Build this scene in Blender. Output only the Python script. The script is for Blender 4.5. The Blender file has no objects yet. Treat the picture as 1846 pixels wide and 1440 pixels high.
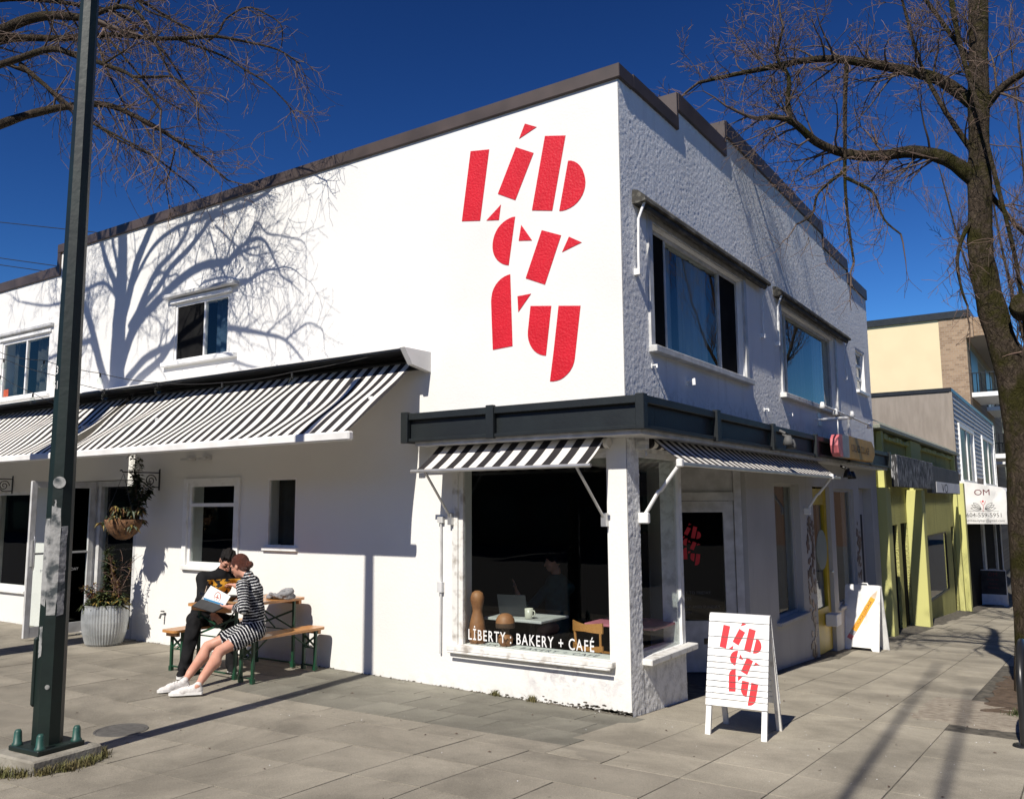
import bpy, math, random
import numpy as np
from mathutils import Vector, Matrix, Quaternion
R = math.radians
random.seed(7)
S = bpy.context.scene
COL = S.collection

# ------------------------------------------------------------------ camera
cam_d = bpy.data.cameras.new("camera")
cam = bpy.data.objects.new("camera", cam_d)
COL.objects.link(cam)
S.camera = cam
CAMF, CAMYAW, CAMPITCH, CAMROLL = 1526.6, -0.58976, 0.122198, 0.0067821
CAMPOS = Vector((3.4019, -6.9339, 1.85))
cam_d.sensor_width = 36.0
cam_d.lens = CAMF / 1846.0 * 36.0
cam_d.clip_start = 0.05
cam_d.clip_end = 2000
_f = Vector((math.sin(CAMYAW) * math.cos(CAMPITCH), math.cos(CAMYAW) * math.cos(CAMPITCH), math.sin(CAMPITCH)))
_r = Vector((math.cos(CAMYAW), -math.sin(CAMYAW), 0))
_d = _f.cross(_r)
_r2 = math.cos(CAMROLL) * _r + math.sin(CAMROLL) * _d
_d2 = -math.sin(CAMROLL) * _r + math.cos(CAMROLL) * _d
cam.matrix_world = Matrix(((_r2.x, -_d2.x, -_f.x, CAMPOS.x), (_r2.y, -_d2.y, -_f.y, CAMPOS.y), (_r2.z, -_d2.z, -_f.z, CAMPOS.z), (0, 0, 0, 1)))

# ------------------------------------------------------------------ sky, sun, exposure
SUN_EL, SUN_AZ = 45.0, 7.0          # light travels towards +y and slightly -x
LDIR = Vector((-math.sin(R(SUN_AZ)) * math.cos(R(SUN_EL)), math.cos(R(SUN_AZ)) * math.cos(R(SUN_EL)), -math.sin(R(SUN_EL))))
W = bpy.data.worlds.new("World")
S.world = W
W.use_nodes = True
nt = W.node_tree
nt.nodes.clear()
wo = nt.nodes.new("ShaderNodeOutputWorld")
bg = nt.nodes.new("ShaderNodeBackground")
sky = nt.nodes.new("ShaderNodeTexSky")
sky.sky_type = 'NISHITA'
sky.sun_disc = False
sky.sun_elevation = R(SUN_EL)
sky.sun_rotation = R(180 - SUN_AZ)
sky.air_density = 1.0
sky.dust_density = 0.0
sky.ozone_density = 1.5
sky.altitude = 0
bg.inputs["Strength"].default_value = 0.055
hs = nt.nodes.new("ShaderNodeHueSaturation")      # a clear, deep blue spring sky
hs.inputs["Hue"].default_value = 0.505
hs.inputs["Saturation"].default_value = 1.08
hs.inputs["Value"].default_value = 0.47
gm = nt.nodes.new("ShaderNodeGamma")
gm.inputs["Gamma"].default_value = 1.8
tn = nt.nodes.new("ShaderNodeVectorMath"); tn.operation = 'MULTIPLY'
tn.inputs[1].default_value = (0.80, 0.975, 1.06)
nt.links.new(sky.outputs[0], tn.inputs[0])
nt.links.new(tn.outputs[0], hs.inputs["Color"])
nt.links.new(hs.outputs[0], gm.inputs["Color"])
nt.links.new(gm.outputs[0], bg.inputs[0])
nt.links.new(bg.outputs[0], wo.inputs[0])
sun_d = bpy.data.lights.new("sun", 'SUN')
sun_d.energy = 4.2
sun_d.angle = R(0.53)
sun_d.color = (1.0, 0.94, 0.84)
sun = bpy.data.objects.new("sun", sun_d)
COL.objects.link(sun)
sun.rotation_euler = LDIR.to_track_quat('-Z', 'Y').to_euler()
sun.location = (2, -20, 25)
S.view_settings.view_transform = 'Standard'
S.view_settings.look = 'None'
S.view_settings.exposure = 0.5
S.view_settings.gamma = 1.0
S.view_settings.use_curve_mapping = False

# ------------------------------------------------------------------ ground shape
def g(x, y):
    h = 0.05 * min(1.0, max(0.0, -x / 3.6))
    k = 0.014 if x <= -3 else (0.068 if x >= 0 else 0.068 + (x / 3.0) * 0.054)
    if y < -2.6:
        y = -2.6 + (y + 2.6) * 0.45
    return h - k * y

# ------------------------------------------------------------------ materials
def new_mat(name):
    m = bpy.data.materials.new(name)
    m.use_nodes = True
    n = m.node_tree
    b = n.nodes["Principled BSDF"]
    return m, n, b

def node(n, typ, **kw):
    x = n.nodes.new(typ)
    for k, v in kw.items():
        setattr(x, k, v)
    return x

def c4(c):
    return (c[0], c[1], c[2], 1.0)

def mat(name, col, col2=None, rough=0.6, metal=0.0, nscale=6.0, detail=6.0, bump=0.0, bscale=40.0, bdist=0.01,
        spec=0.5, lo=0.35, hi=0.65, rand=0.0, stretch=None, coat=0.0, coords='Object'):
    """plain procedural material: two colours mixed by noise, bump from a finer noise"""
    m, n, b = new_mat(name)
    b.inputs["Roughness"].default_value = rough
    b.inputs["Metallic"].default_value = metal
    b.inputs["Specular IOR Level"].default_value = spec
    b.inputs["Coat Weight"].default_value = coat
    tc = node(n, "ShaderNodeTexCoord")
    src = tc.outputs[coords]
    if stretch:
        mp = node(n, "ShaderNodeMapping")
        mp.inputs["Scale"].default_value = stretch
        n.links.new(src, mp.inputs[0])
        src = mp.outputs[0]
    if col2 is None:
        col2 = tuple(c * 0.82 for c in col)
    ns = node(n, "ShaderNodeTexNoise")
    ns.inputs["Scale"].default_value = nscale
    ns.inputs["Detail"].default_value = detail
    n.links.new(src, ns.inputs["Vector"])
    mr = node(n, "ShaderNodeMapRange")
    mr.inputs[1].default_value = lo
    mr.inputs[2].default_value = hi
    n.links.new(ns.outputs["Fac"], mr.inputs[0])
    mx = node(n, "ShaderNodeMix", data_type='RGBA')
    mx.inputs["A"].default_value = c4(col)
    mx.inputs["B"].default_value = c4(col2)
    n.links.new(mr.outputs[0], mx.inputs["Factor"])
    out = mx.outputs["Result"]
    if rand > 0:
        oi = node(n, "ShaderNodeObjectInfo")
        mr2 = node(n, "ShaderNodeMapRange")
        mr2.inputs[3].default_value = 1 - rand
        mr2.inputs[4].default_value = 1 + rand * 0.6
        n.links.new(oi.outputs["Random"], mr2.inputs[0])
        vm = node(n, "ShaderNodeVectorMath", operation='SCALE')
        n.links.new(out, vm.inputs[0])
        n.links.new(mr2.outputs[0], vm.inputs["Scale"])
        out = vm.outputs[0]
    n.links.new(out, b.inputs["Base Color"])
    if bump > 0:
        n2 = node(n, "ShaderNodeTexNoise")
        n2.inputs["Scale"].default_value = bscale
        n2.inputs["Detail"].default_value = 4
        n.links.new(src, n2.inputs["Vector"])
        bp = node(n, "ShaderNodeBump")
        bp.inputs["Strength"].default_value = bump
        bp.inputs["Distance"].default_value = bdist
        n.links.new(n2.outputs["Fac"], bp.inputs["Height"])
        n.links.new(bp.outputs[0], b.inputs["Normal"])
    return m

def stucco(name, col, dirt, size=45.0, strength=0.9, dist=0.012, drips=0.0, grime_z=None, grime_amt=0.0, ghost=None):
    """rough cast plaster: lumpy bump, vertical dirt streaks, splash dirt near a height"""
    m, n, b = new_mat(name)
    b.inputs["Roughness"].default_value = 0.85
    b.inputs["Specular IOR Level"].default_value = 0.2
    tc = node(n, "ShaderNodeTexCoord")
    v = tc.outputs["Object"]
    a = node(n, "ShaderNodeTexNoise")
    a.inputs["Scale"].default_value = size
    a.inputs["Detail"].default_value = 5
    a.inputs["Roughness"].default_value = 0.75
    n.links.new(v, a.inputs["Vector"])
    vo = node(n, "ShaderNodeTexVoronoi", feature='SMOOTH_F1')
    vo.inputs["Scale"].default_value = size * 1.15
    n.links.new(v, vo.inputs["Vector"])
    ad = node(n, "ShaderNodeMath", operation='MULTIPLY_ADD')
    ad.inputs[1].default_value = -0.45
    n.links.new(vo.outputs["Distance"], ad.inputs[0])
    n.links.new(a.outputs["Fac"], ad.inputs[2])
    bp = node(n, "ShaderNodeBump")
    bp.inputs["Strength"].default_value = strength
    bp.inputs["Distance"].default_value = dist
    n.links.new(ad.outputs[0], bp.inputs["Height"])
    n.links.new(bp.outputs[0], b.inputs["Normal"])
    big = node(n, "ShaderNodeTexNoise")
    big.inputs["Scale"].default_value = 0.9
    big.inputs["Detail"].default_value = 7
    n.links.new(v, big.inputs["Vector"])
    mr = node(n, "ShaderNodeMapRange")
    mr.inputs[1].default_value = 0.45
    mr.inputs[2].default_value = 0.75
    mr.inputs[4].default_value = 0.35
    n.links.new(big.outputs["Fac"], mr.inputs[0])
    fac = mr.outputs[0]
    if drips > 0:
        mp = node(n, "ShaderNodeMapping")
        mp.inputs["Scale"].default_value = (5, 5, 0.35)
        n.links.new(v, mp.inputs[0])
        dn = node(n, "ShaderNodeTexNoise")
        dn.inputs["Scale"].default_value = 1.6
        dn.inputs["Detail"].default_value = 6
        n.links.new(mp.outputs[0], dn.inputs["Vector"])
        m2 = node(n, "ShaderNodeMapRange")
        m2.inputs[1].default_value = 0.52
        m2.inputs[2].default_value = 0.78
        m2.inputs[4].default_value = drips
        n.links.new(dn.outputs["Fac"], m2.inputs[0])
        mxm = node(n, "ShaderNodeMath", operation='MAXIMUM')
        n.links.new(fac, mxm.inputs[0])
        n.links.new(m2.outputs[0], mxm.inputs[1])
        fac = mxm.outputs[0]
    if grime_z is not None:
        sx = node(n, "ShaderNodeSeparateXYZ")
        n.links.new(v, sx.inputs[0])
        m3 = node(n, "ShaderNodeMapRange")
        m3.inputs[1].default_value = grime_z + 0.16
        m3.inputs[2].default_value = grime_z - 0.02
        n.links.new(sx.outputs["Z"], m3.inputs[0])
        gn = node(n, "ShaderNodeTexNoise")
        gn.inputs["Scale"].default_value = 9
        gn.inputs["Detail"].default_value = 8
        gn.inputs["Roughness"].default_value = 0.7
        n.links.new(v, gn.inputs["Vector"])
        m4 = node(n, "ShaderNodeMapRange")
        m4.inputs[1].default_value = 0.44
        m4.inputs[2].default_value = 0.62
        m4.inputs[4].default_value = grime_amt
        n.links.new(gn.outputs["Fac"], m4.inputs[0])
        mu = node(n, "ShaderNodeMath", operation='MULTIPLY')
        n.links.new(m3.outputs[0], mu.inputs[0])
        n.links.new(m4.outputs[0], mu.inputs[1])
        mx2 = node(n, "ShaderNodeMath", operation='MAXIMUM')
        n.links.new(fac, mx2.inputs[0])
        n.links.new(mu.outputs[0], mx2.inputs[1])
        fac = mx2.outputs[0]
    mx = node(n, "ShaderNodeMix", data_type='RGBA')
    mx.inputs["A"].default_value = c4(col)
    mx.inputs["B"].default_value = c4(dirt)
    n.links.new(fac, mx.inputs["Factor"])
    out = mx.outputs["Result"]
    if ghost:                       # half scrubbed paint marks in one place: (x0, x1, z0, z1)
        sg = node(n, "ShaderNodeSeparateXYZ"); n.links.new(v, sg.inputs[0])
        prev = None
        for ch, lo_, hi_ in (("X", ghost[0], ghost[1]), ("Z", ghost[2], ghost[3])):
            for e0, e1 in ((lo_ - 0.12, lo_ + 0.05), (hi_ + 0.12, hi_ - 0.05)):
                q = node(n, "ShaderNodeMapRange"); q.inputs[1].default_value = e0; q.inputs[2].default_value = e1
                n.links.new(sg.outputs[ch], q.inputs[0])
                if prev is None: prev = q.outputs[0]
                else:
                    w = node(n, "ShaderNodeMath", operation='MULTIPLY'); n.links.new(prev, w.inputs[0]); n.links.new(q.outputs[0], w.inputs[1]); prev = w.outputs[0]
        sn = node(n, "ShaderNodeTexNoise"); sn.inputs["Scale"].default_value = 7; sn.inputs["Detail"].default_value = 8; sn.inputs["Roughness"].default_value = 0.7; sn.inputs["Distortion"].default_value = 1.2
        n.links.new(v, sn.inputs["Vector"])
        sr = node(n, "ShaderNodeMapRange"); sr.inputs[1].default_value = 0.48; sr.inputs[2].default_value = 0.7; sr.inputs[4].default_value = 0.8
        n.links.new(sn.outputs["Fac"], sr.inputs[0])
        w = node(n, "ShaderNodeMath", operation='MULTIPLY'); n.links.new(prev, w.inputs[0]); n.links.new(sr.outputs[0], w.inputs[1])
        m5 = node(n, "ShaderNodeMix", data_type='RGBA'); m5.inputs["B"].default_value = (0.40, 0.37, 0.40, 1)
        n.links.new(out, m5.inputs["A"]); n.links.new(w.outputs[0], m5.inputs["Factor"]); out = m5.outputs["Result"]
    n.links.new(out, b.inputs["Base Color"])
    return m

def striped(name, axis, period, ca, cb, offset=0.0):
    m, n, b = new_mat(name)
    b.inputs["Roughness"].default_value = 0.85
    b.inputs["Specular IOR Level"].default_value = 0.15
    tc = node(n, "ShaderNodeTexCoord")
    sx = node(n, "ShaderNodeSeparateXYZ")
    n.links.new(tc.outputs["Object"], sx.inputs[0])
    ma = node(n, "ShaderNodeMath", operation='MULTIPLY_ADD')
    ma.inputs[1].default_value = 1.0 / period
    ma.inputs[2].default_value = 100 + offset
    n.links.new(sx.outputs[axis], ma.inputs[0])
    fr = node(n, "ShaderNodeMath", operation='FRACT')
    n.links.new(ma.outputs[0], fr.inputs[0])
    gt = node(n, "ShaderNodeMath", operation='GREATER_THAN')
    gt.inputs[1].default_value = 0.5
    n.links.new(fr.outputs[0], gt.inputs[0])
    ns = node(n, "ShaderNodeTexNoise")
    ns.inputs["Scale"].default_value = 5
    n.links.new(tc.outputs["Object"], ns.inputs["Vector"])
    mx = node(n, "ShaderNodeMix", data_type='RGBA')
    mx.inputs["A"].default_value = c4(ca)
    mx.inputs["B"].default_value = c4(cb)
    n.links.new(gt.outputs[0], mx.inputs["Factor"])
    mr = node(n, "ShaderNodeMapRange")
    mr.inputs[3].default_value = 0.88
    mr.inputs[4].default_value = 1.05
    n.links.new(ns.outputs["Fac"], mr.inputs[0])
    vm = node(n, "ShaderNodeVectorMath", operation='SCALE')
    n.links.new(mx.outputs["Result"], vm.inputs[0])
    n.links.new(mr.outputs[0], vm.inputs["Scale"])
    n.links.new(vm.outputs[0], b.inputs["Base Color"])
    # the cloth lets a little light through
    tr = node(n, "ShaderNodeBsdfTranslucent")
    n.links.new(vm.outputs[0], tr.inputs["Color"])
    ms = node(n, "ShaderNodeMixShader")
    ms.inputs[0].default_value = 0.12
    n.links.new(b.outputs[0], ms.inputs[1])
    n.links.new(tr.outputs[0], ms.inputs[2])
    n.links.new(ms.outputs[0], n.nodes["Material Output"].inputs[0])
    return m

def glass(name, tint=(0.9, 0.93, 0.92), ior=1.5):
    m, n, b = new_mat(name)
    n.nodes.remove(b)
    t = node(n, "ShaderNodeBsdfTransparent")
    t.inputs[0].default_value = c4(tint)
    gl = node(n, "ShaderNodeBsdfGlossy")
    gl.inputs["Roughness"].default_value = 0.004
    tc = node(n, "ShaderNodeTexCoord")
    ns = node(n, "ShaderNodeTexNoise")
    ns.inputs["Scale"].default_value = 1.3
    n.links.new(tc.outputs["Object"], ns.inputs["Vector"])
    bp = node(n, "ShaderNodeBump")
    bp.inputs["Strength"].default_value = 0.02
    bp.inputs["Distance"].default_value = 0.05
    n.links.new(ns.outputs["Fac"], bp.inputs["Height"])
    n.links.new(bp.outputs[0], gl.inputs["Normal"])
    fr = node(n, "ShaderNodeFresnel")
    fr.inputs["IOR"].default_value = ior
    ms = node(n, "ShaderNodeMixShader")
    ge = node(n, "ShaderNodeNewGeometry")
    fm_ = node(n, "ShaderNodeMath", operation='SUBTRACT'); fm_.inputs[0].default_value = 1.0
    n.links.new(ge.outputs["Backfacing"], fm_.inputs[1])
    fx = node(n, "ShaderNodeMath", operation='MULTIPLY')
    n.links.new(fr.outputs[0], fx.inputs[0]); n.links.new(fm_.outputs[0], fx.inputs[1])
    n.links.new(fx.outputs[0], ms.inputs[0])
    n.links.new(t.outputs[0], ms.inputs[1])
    n.links.new(gl.outputs[0], ms.inputs[2])
    n.links.new(ms.outputs[0], n.nodes["Material Output"].inputs[0])
    return m

def pavement_mat(name, col, col2, rand=0.12, spec=0.2):
    m, n, b = new_mat(name)
    b.inputs["Roughness"].default_value = 0.9
    b.inputs["Specular IOR Level"].default_value = spec
    tc = node(n, "ShaderNodeTexCoord")
    v = tc.outputs["Object"]
    a = node(n, "ShaderNodeTexNoise"); a.inputs["Scale"].default_value = 1.1; a.inputs["Detail"].default_value = 9; a.inputs["Roughness"].default_value = 0.62
    n.links.new(v, a.inputs["Vector"])
    f = node(n, "ShaderNodeTexNoise"); f.inputs["Scale"].default_value = 160; f.inputs["Detail"].default_value = 3
    n.links.new(v, f.inputs["Vector"])
    s = node(n, "ShaderNodeTexVoronoi"); s.inputs["Scale"].default_value = 4.2
    n.links.new(v, s.inputs["Vector"])
    mr = node(n, "ShaderNodeMapRange"); mr.inputs[1].default_value = 0.36; mr.inputs[2].default_value = 0.66
    n.links.new(a.outputs["Fac"], mr.inputs[0])
    mx = node(n, "ShaderNodeMix", data_type='RGBA'); mx.inputs["A"].default_value = c4(col); mx.inputs["B"].default_value = c4(col2)
    n.links.new(mr.outputs[0], mx.inputs["Factor"])
    mr2 = node(n, "ShaderNodeMapRange"); mr2.inputs[1].default_value = 0.3; mr2.inputs[2].default_value = 0.7; mr2.inputs[3].default_value = 0.72; mr2.inputs[4].default_value = 1.22
    n.links.new(f.outputs["Fac"], mr2.inputs[0])
    # chewing gum spots and small stains
    sp = node(n, "ShaderNodeMapRange"); sp.inputs[1].default_value = 0.035; sp.inputs[2].default_value = 0.055; sp.inputs[3].default_value = 0.6; sp.inputs[4].default_value = 1.0
    n.links.new(s.outputs["Distance"], sp.inputs[0])
    oi = node(n, "ShaderNodeObjectInfo")
    mr3 = node(n, "ShaderNodeMapRange"); mr3.inputs[3].default_value = 1 - rand; mr3.inputs[4].default_value = 1 + rand
    n.links.new(oi.outputs["Random"], mr3.inputs[0])
    m1 = node(n, "ShaderNodeMath", operation='MULTIPLY'); n.links.new(mr2.outputs[0], m1.inputs[0]); n.links.new(sp.outputs[0], m1.inputs[1])
    m2 = node(n, "ShaderNodeMath", operation='MULTIPLY'); n.links.new(m1.outputs[0], m2.inputs[0]); n.links.new(mr3.outputs[0], m2.inputs[1])
    # broad grime that runs across the slabs, in world space
    ge = node(n, "ShaderNodeNewGeometry")
    gn = node(n, "ShaderNodeTexNoise"); gn.inputs["Scale"].default_value = 0.75; gn.inputs["Detail"].default_value = 10; gn.inputs["Roughness"].default_value = 0.68; gn.inputs["Distortion"].default_value = 0.6
    n.links.new(ge.outputs["Position"], gn.inputs["Vector"])
    gr = node(n, "ShaderNodeMapRange"); gr.inputs[1].default_value = 0.40; gr.inputs[2].default_value = 0.62; gr.inputs[3].default_value = 1.12; gr.inputs[4].default_value = 0.74
    n.links.new(gn.outputs["Fac"], gr.inputs[0])
    m4 = node(n, "ShaderNodeMath", operation='MULTIPLY'); n.links.new(m2.outputs[0], m4.inputs[0]); n.links.new(gr.outputs[0], m4.inputs[1])
    vm = node(n, "ShaderNodeVectorMath", operation='SCALE'); n.links.new(mx.outputs["Result"], vm.inputs[0]); n.links.new(m4.outputs[0], vm.inputs["Scale"])
    n.links.new(vm.outputs[0], b.inputs["Base Color"])
    bp = node(n, "ShaderNodeBump"); bp.inputs["Strength"].default_value = 0.25; bp.inputs["Distance"].default_value = 0.004
    n.links.new(f.outputs["Fac"], bp.inputs["Height"]); n.links.new(bp.outputs[0], b.inputs["Normal"])
    return m

M = {}
M['white_stucco'] = stucco('white_stucco', (0.755, 0.747, 0.722), (0.62, 0.607, 0.575), 38, 0.4, 0.005, 0.05, 0.03, 0.9, (-1.05, -0.12, 0.14, 0.40))
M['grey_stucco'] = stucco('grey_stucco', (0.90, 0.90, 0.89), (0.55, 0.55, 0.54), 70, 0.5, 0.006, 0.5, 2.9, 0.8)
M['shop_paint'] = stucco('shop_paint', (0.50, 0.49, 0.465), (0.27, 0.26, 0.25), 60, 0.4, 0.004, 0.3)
M['lime_smooth'] = stucco('lime_smooth', (0.56, 0.55, 0.21), (0.42, 0.41, 0.20), 30, 0.2, 0.003, 0.35)
M['lime_rough'] = stucco('lime_rough', (0.58, 0.56, 0.21), (0.25, 0.25, 0.10), 20, 1.0, 0.07, 0.6)
M['brown_metal'] = mat('brown_metal', (0.075, 0.055, 0.048), (0.05, 0.037, 0.032), 0.5, 0, 3, bump=0.1, bscale=8)
M['teal_paint'] = mat('teal_paint', (0.011, 0.0155, 0.0175), (0.008, 0.011, 0.013), 0.5, 0, 5, bump=0.15, bscale=30)
M['white_paint'] = mat('white_paint', (0.80, 0.80, 0.79), (0.66, 0.65, 0.62), 0.45, 0, 7, lo=0.5, hi=0.8, bump=0.1, bscale=30)
M['grey_white_paint'] = mat('grey_white_paint', (0.62, 0.62, 0.62), (0.45, 0.45, 0.44), 0.5, 0, 7, bump=0.1)
M['old_wood_white'] = mat('old_wood_white', (0.70, 0.69, 0.66), (0.36, 0.33, 0.29), 0.7, 0, 10, lo=0.5, hi=0.72, bump=0.3, bscale=30)
M['aluminium'] = mat('aluminium', (0.62, 0.62, 0.62), (0.5, 0.5, 0.5), 0.35, 0.7, 6)
M['glass'] = glass('glass')
M['dark_interior'] = mat('dark_interior', (0.012, 0.012, 0.013), (0.018, 0.017, 0.016), 0.9, 0, 1, spec=0.05)  # near-black colour stands in for the darkness of unlit rooms
M['dark_floor'] = mat('dark_floor', (0.022, 0.02, 0.018), (0.035, 0.03, 0.027), 0.8, 0, 3, spec=0.1)  # floor colour carries the same room darkness
M['black_paint'] = mat('black_paint', (0.012, 0.012, 0.013), (0.02, 0.02, 0.02), 0.35, 0, 6)
M['mural_red'] = mat('mural_red', (0.60, 0.008, 0.022), (0.54, 0.006, 0.018), 0.55, 0, 5, bump=0.6, bscale=45, bdist=0.012, spec=0.4)
M['sign_red'] = mat('sign_red', (0.62, 0.015, 0.025), (0.55, 0.012, 0.02), 0.5, 0, 9)
M['stripes_x'] = striped('stripes_x', 0, 0.182, (0.80, 0.77, 0.72), (0.035, 0.032, 0.034))
M['stripes_long'] = striped('stripes_long', 0, 0.158, (0.80, 0.77, 0.72), (0.035, 0.032, 0.034))
M['stripes_y'] = striped('stripes_y', 1, 0.178, (0.80, 0.77, 0.72), (0.035, 0.032, 0.034))
M['cassette_dirty'] = mat('cassette_dirty', (0.045, 0.042, 0.036), (0.22, 0.21, 0.18), 0.85, 0, 6, lo=0.52, hi=0.8, bump=0.4, stretch=(3, 0.6, 3))
M['slab'] = pavement_mat('slab', (0.29, 0.262, 0.212), (0.215, 0.195, 0.158), 0.09)
M['slab_pale'] = pavement_mat('slab_pale', (0.37, 0.335, 0.268), (0.29, 0.262, 0.21), 0.05)
M['paver'] = pavement_mat('paver', (0.22, 0.21, 0.172), (0.165, 0.155, 0.128), 0.12)
M['joint'] = mat('joint', (0.045, 0.04, 0.032), (0.13, 0.115, 0.09), 0.95, 0, 12)
M['asphalt'] = mat('asphalt', (0.05, 0.05, 0.05), (0.07, 0.07, 0.068), 0.9, 0, 40, bump=0.4, bscale=120)
M['concrete'] = mat('concrete', (0.30, 0.28, 0.235), (0.19, 0.175, 0.145), 0.9, 0, 8, bump=0.5, bscale=60)
M['soil'] = mat('soil', (0.075, 0.05, 0.032), (0.13, 0.09, 0.06), 0.95, 0, 10, bump=0.8, bscale=40, bdist=0.03)
M['gravel_dust'] = mat('gravel_dust', (0.36, 0.315, 0.25), (0.24, 0.20, 0.155), 0.95, 0, 14, bump=0.8, bscale=90, bdist=0.015)
M['pole_green'] = mat('pole_green', (0.005, 0.0145, 0.0115), (0.003, 0.008, 0.007), 0.5, 0, 4, bump=0.25, bscale=18, lo=0.4, hi=0.7)
M['bolt_green'] = mat('bolt_green', (0.02, 0.085, 0.07), (0.012, 0.05, 0.04), 0.5, 0, 20)
M['paper_scrap'] = mat('paper_scrap', (0.30, 0.30, 0.295), (0.05, 0.06, 0.065), 0.9, 0, 13, lo=0.50, hi=0.66, bump=0.8, bscale=30)
M['iron_lid'] = mat('iron_lid', (0.085, 0.08, 0.075), (0.12, 0.115, 0.105), 0.75, 0.2, 20, bump=0.4, bscale=90)
M['bench_wood'] = mat('bench_wood', (0.56, 0.27, 0.085), (0.42, 0.18, 0.05), 0.38, 0, 5, stretch=(30, 2, 30), bump=0.1, bscale=20, coat=0.3)
M['bench_green'] = mat('bench_green', (0.010, 0.06, 0.03), (0.008, 0.045, 0.022), 0.4, 0, 9)
M['zinc'] = mat('zinc', (0.50, 0.52, 0.53), (0.34, 0.36, 0.37), 0.42, 0.45, 5, bump=0.1)
M['bark'] = mat('bark', (0.062, 0.048, 0.036), (0.022, 0.018, 0.014), 0.95, 0, 9, stretch=(3, 3, 0.6), bump=1.0, bscale=14, bdist=0.06)
M['bark_moss'] = None
M['twig'] = mat('twig', (0.12, 0.082, 0.06), (0.07, 0.048, 0.036), 0.85, 0, 5)
M['twig_light'] = mat('twig_light', (0.24, 0.155, 0.12), (0.14, 0.09, 0.07), 0.85, 0, 5)
M['leaf_dark'] = mat('leaf_dark', (0.035, 0.055, 0.022), (0.02, 0.032, 0.014), 0.6, 0, 6, rand=0.2)
M['leaf_mid'] = mat('leaf_mid', (0.075, 0.095, 0.03), (0.045, 0.06, 0.02), 0.55, 0, 14)
M['leaf_yellow'] = mat('leaf_yellow', (0.26, 0.17, 0.035), (0.14, 0.12, 0.03), 0.6, 0, 14)
M['leaf_red'] = mat('leaf_red', (0.17, 0.05, 0.035), (0.09, 0.04, 0.02), 0.6, 0, 14)
M['grass'] = mat('grass', (0.10, 0.105, 0.03), (0.15, 0.12, 0.05), 0.8, 0, 10)
M['coir'] = mat('coir', (0.20, 0.10, 0.045), (0.10, 0.05, 0.025), 0.95, 0, 30, bump=0.8, bscale=60)
M['skin'] = mat('skin', (0.58, 0.31, 0.225), (0.52, 0.255, 0.18), 0.5, 0, 9, spec=0.35)
M['skin'].node_tree.nodes["Principled BSDF"].inputs["Subsurface Weight"].default_value = 0.12
M['skin'].node_tree.nodes["Principled BSDF"].inputs["Subsurface Radius"].default_value = (0.012, 0.005, 0.003)
M['hair_auburn'] = mat('hair_auburn', (0.12, 0.03, 0.014), (0.055, 0.014, 0.008), 0.4, 0, 30, stretch=(0.6, 3, 5), bump=1.0, bscale=45, bdist=0.02)
M['hair_black'] = mat('hair_black', (0.006, 0.005, 0.005), (0.012, 0.010, 0.009), 0.7, 0, 30, bump=0.9, bscale=120, spec=0.2, stretch=(1, 1, 0.3))
M['black_cloth'] = mat('black_cloth', (0.010, 0.010, 0.011), (0.017, 0.017, 0.018), 0.9, 0, 8, bump=0.3, bscale=14, bdist=0.02, spec=0.1)
M['grey_cloth'] = mat('grey_cloth', (0.27, 0.27, 0.28), (0.20, 0.20, 0.21), 0.95, 0, 12, bump=0.5, bscale=30, spec=0.1)
M['teal_cloth'] = mat('teal_cloth', (0.015, 0.07, 0.085), (0.01, 0.05, 0.06), 0.9, 0, 12)
M['shoe_white'] = mat('shoe_white', (0.72, 0.70, 0.68), (0.55, 0.52, 0.50), 0.7, 0, 40, bump=0.2)
M['rubber_white'] = mat('rubber_white', (0.78, 0.77, 0.75), None, 0.5)
M['paper'] = mat('paper', (0.78, 0.78, 0.77), (0.72, 0.72, 0.72), 0.7)
M['ink_dark'] = mat('ink_dark', (0.03, 0.03, 0.04), None, 0.7)
M['ink_grey'] = mat('ink_grey', (0.10, 0.10, 0.10), None, 0.7)
M['ink_maroon'] = mat('ink_maroon', (0.16, 0.035, 0.04), None, 0.7)
M['print_text'] = mat('print_text', (0.20, 0.19, 0.19), (0.55, 0.55, 0.54), 0.8, 0, 60, lo=0.45, hi=0.5)
M['blue_print'] = mat('blue_print', (0.05, 0.22, 0.42), None, 0.6)
M['orange_ring'] = mat('orange_ring', (0.55, 0.10, 0.04), None, 0.6)
M['white_letter'] = mat('white_letter', (0.80, 0.80, 0.79), None, 0.6)
M['pencil_orange'] = mat('pencil_orange', (0.80, 0.33, 0.02), (0.85, 0.42, 0.04), 0.5, 0, 4)
M['pencil_yellow'] = mat('pencil_yellow', (0.55, 0.30, 0.04), (0.46, 0.24, 0.03), 0.5, 0, 4)
M['pencil_pink'] = mat('pencil_pink', (0.62, 0.16, 0.18), None, 0.5)
M['pencil_metal'] = mat('pencil_metal', (0.36, 0.37, 0.40), None, 0.5)
M['pencil_wood'] = mat('pencil_wood', (0.75, 0.58, 0.42), None, 0.6)
M['yellow_door'] = mat('yellow_door', (0.62, 0.44, 0.015), (0.5, 0.34, 0.012), 0.45, 0, 4)
M['taupe'] = mat('taupe', (0.29, 0.25, 0.21), (0.24, 0.205, 0.17), 0.9, 0, 2, bump=0.15, stretch=(4, 4, 0.8))
M['siding'] = mat('siding', (0.52, 0.53, 0.53), (0.38, 0.39, 0.39), 0.6, 0, 5, rand=0.12)
M['cream_wall'] = mat('cream_wall', (0.72, 0.60, 0.38), (0.69, 0.57, 0.36), 0.85, 0, 1)
M['far_green'] = mat('far_green', (0.30, 0.33, 0.28), (0.25, 0.28, 0.24), 0.85, 0, 2)
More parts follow.
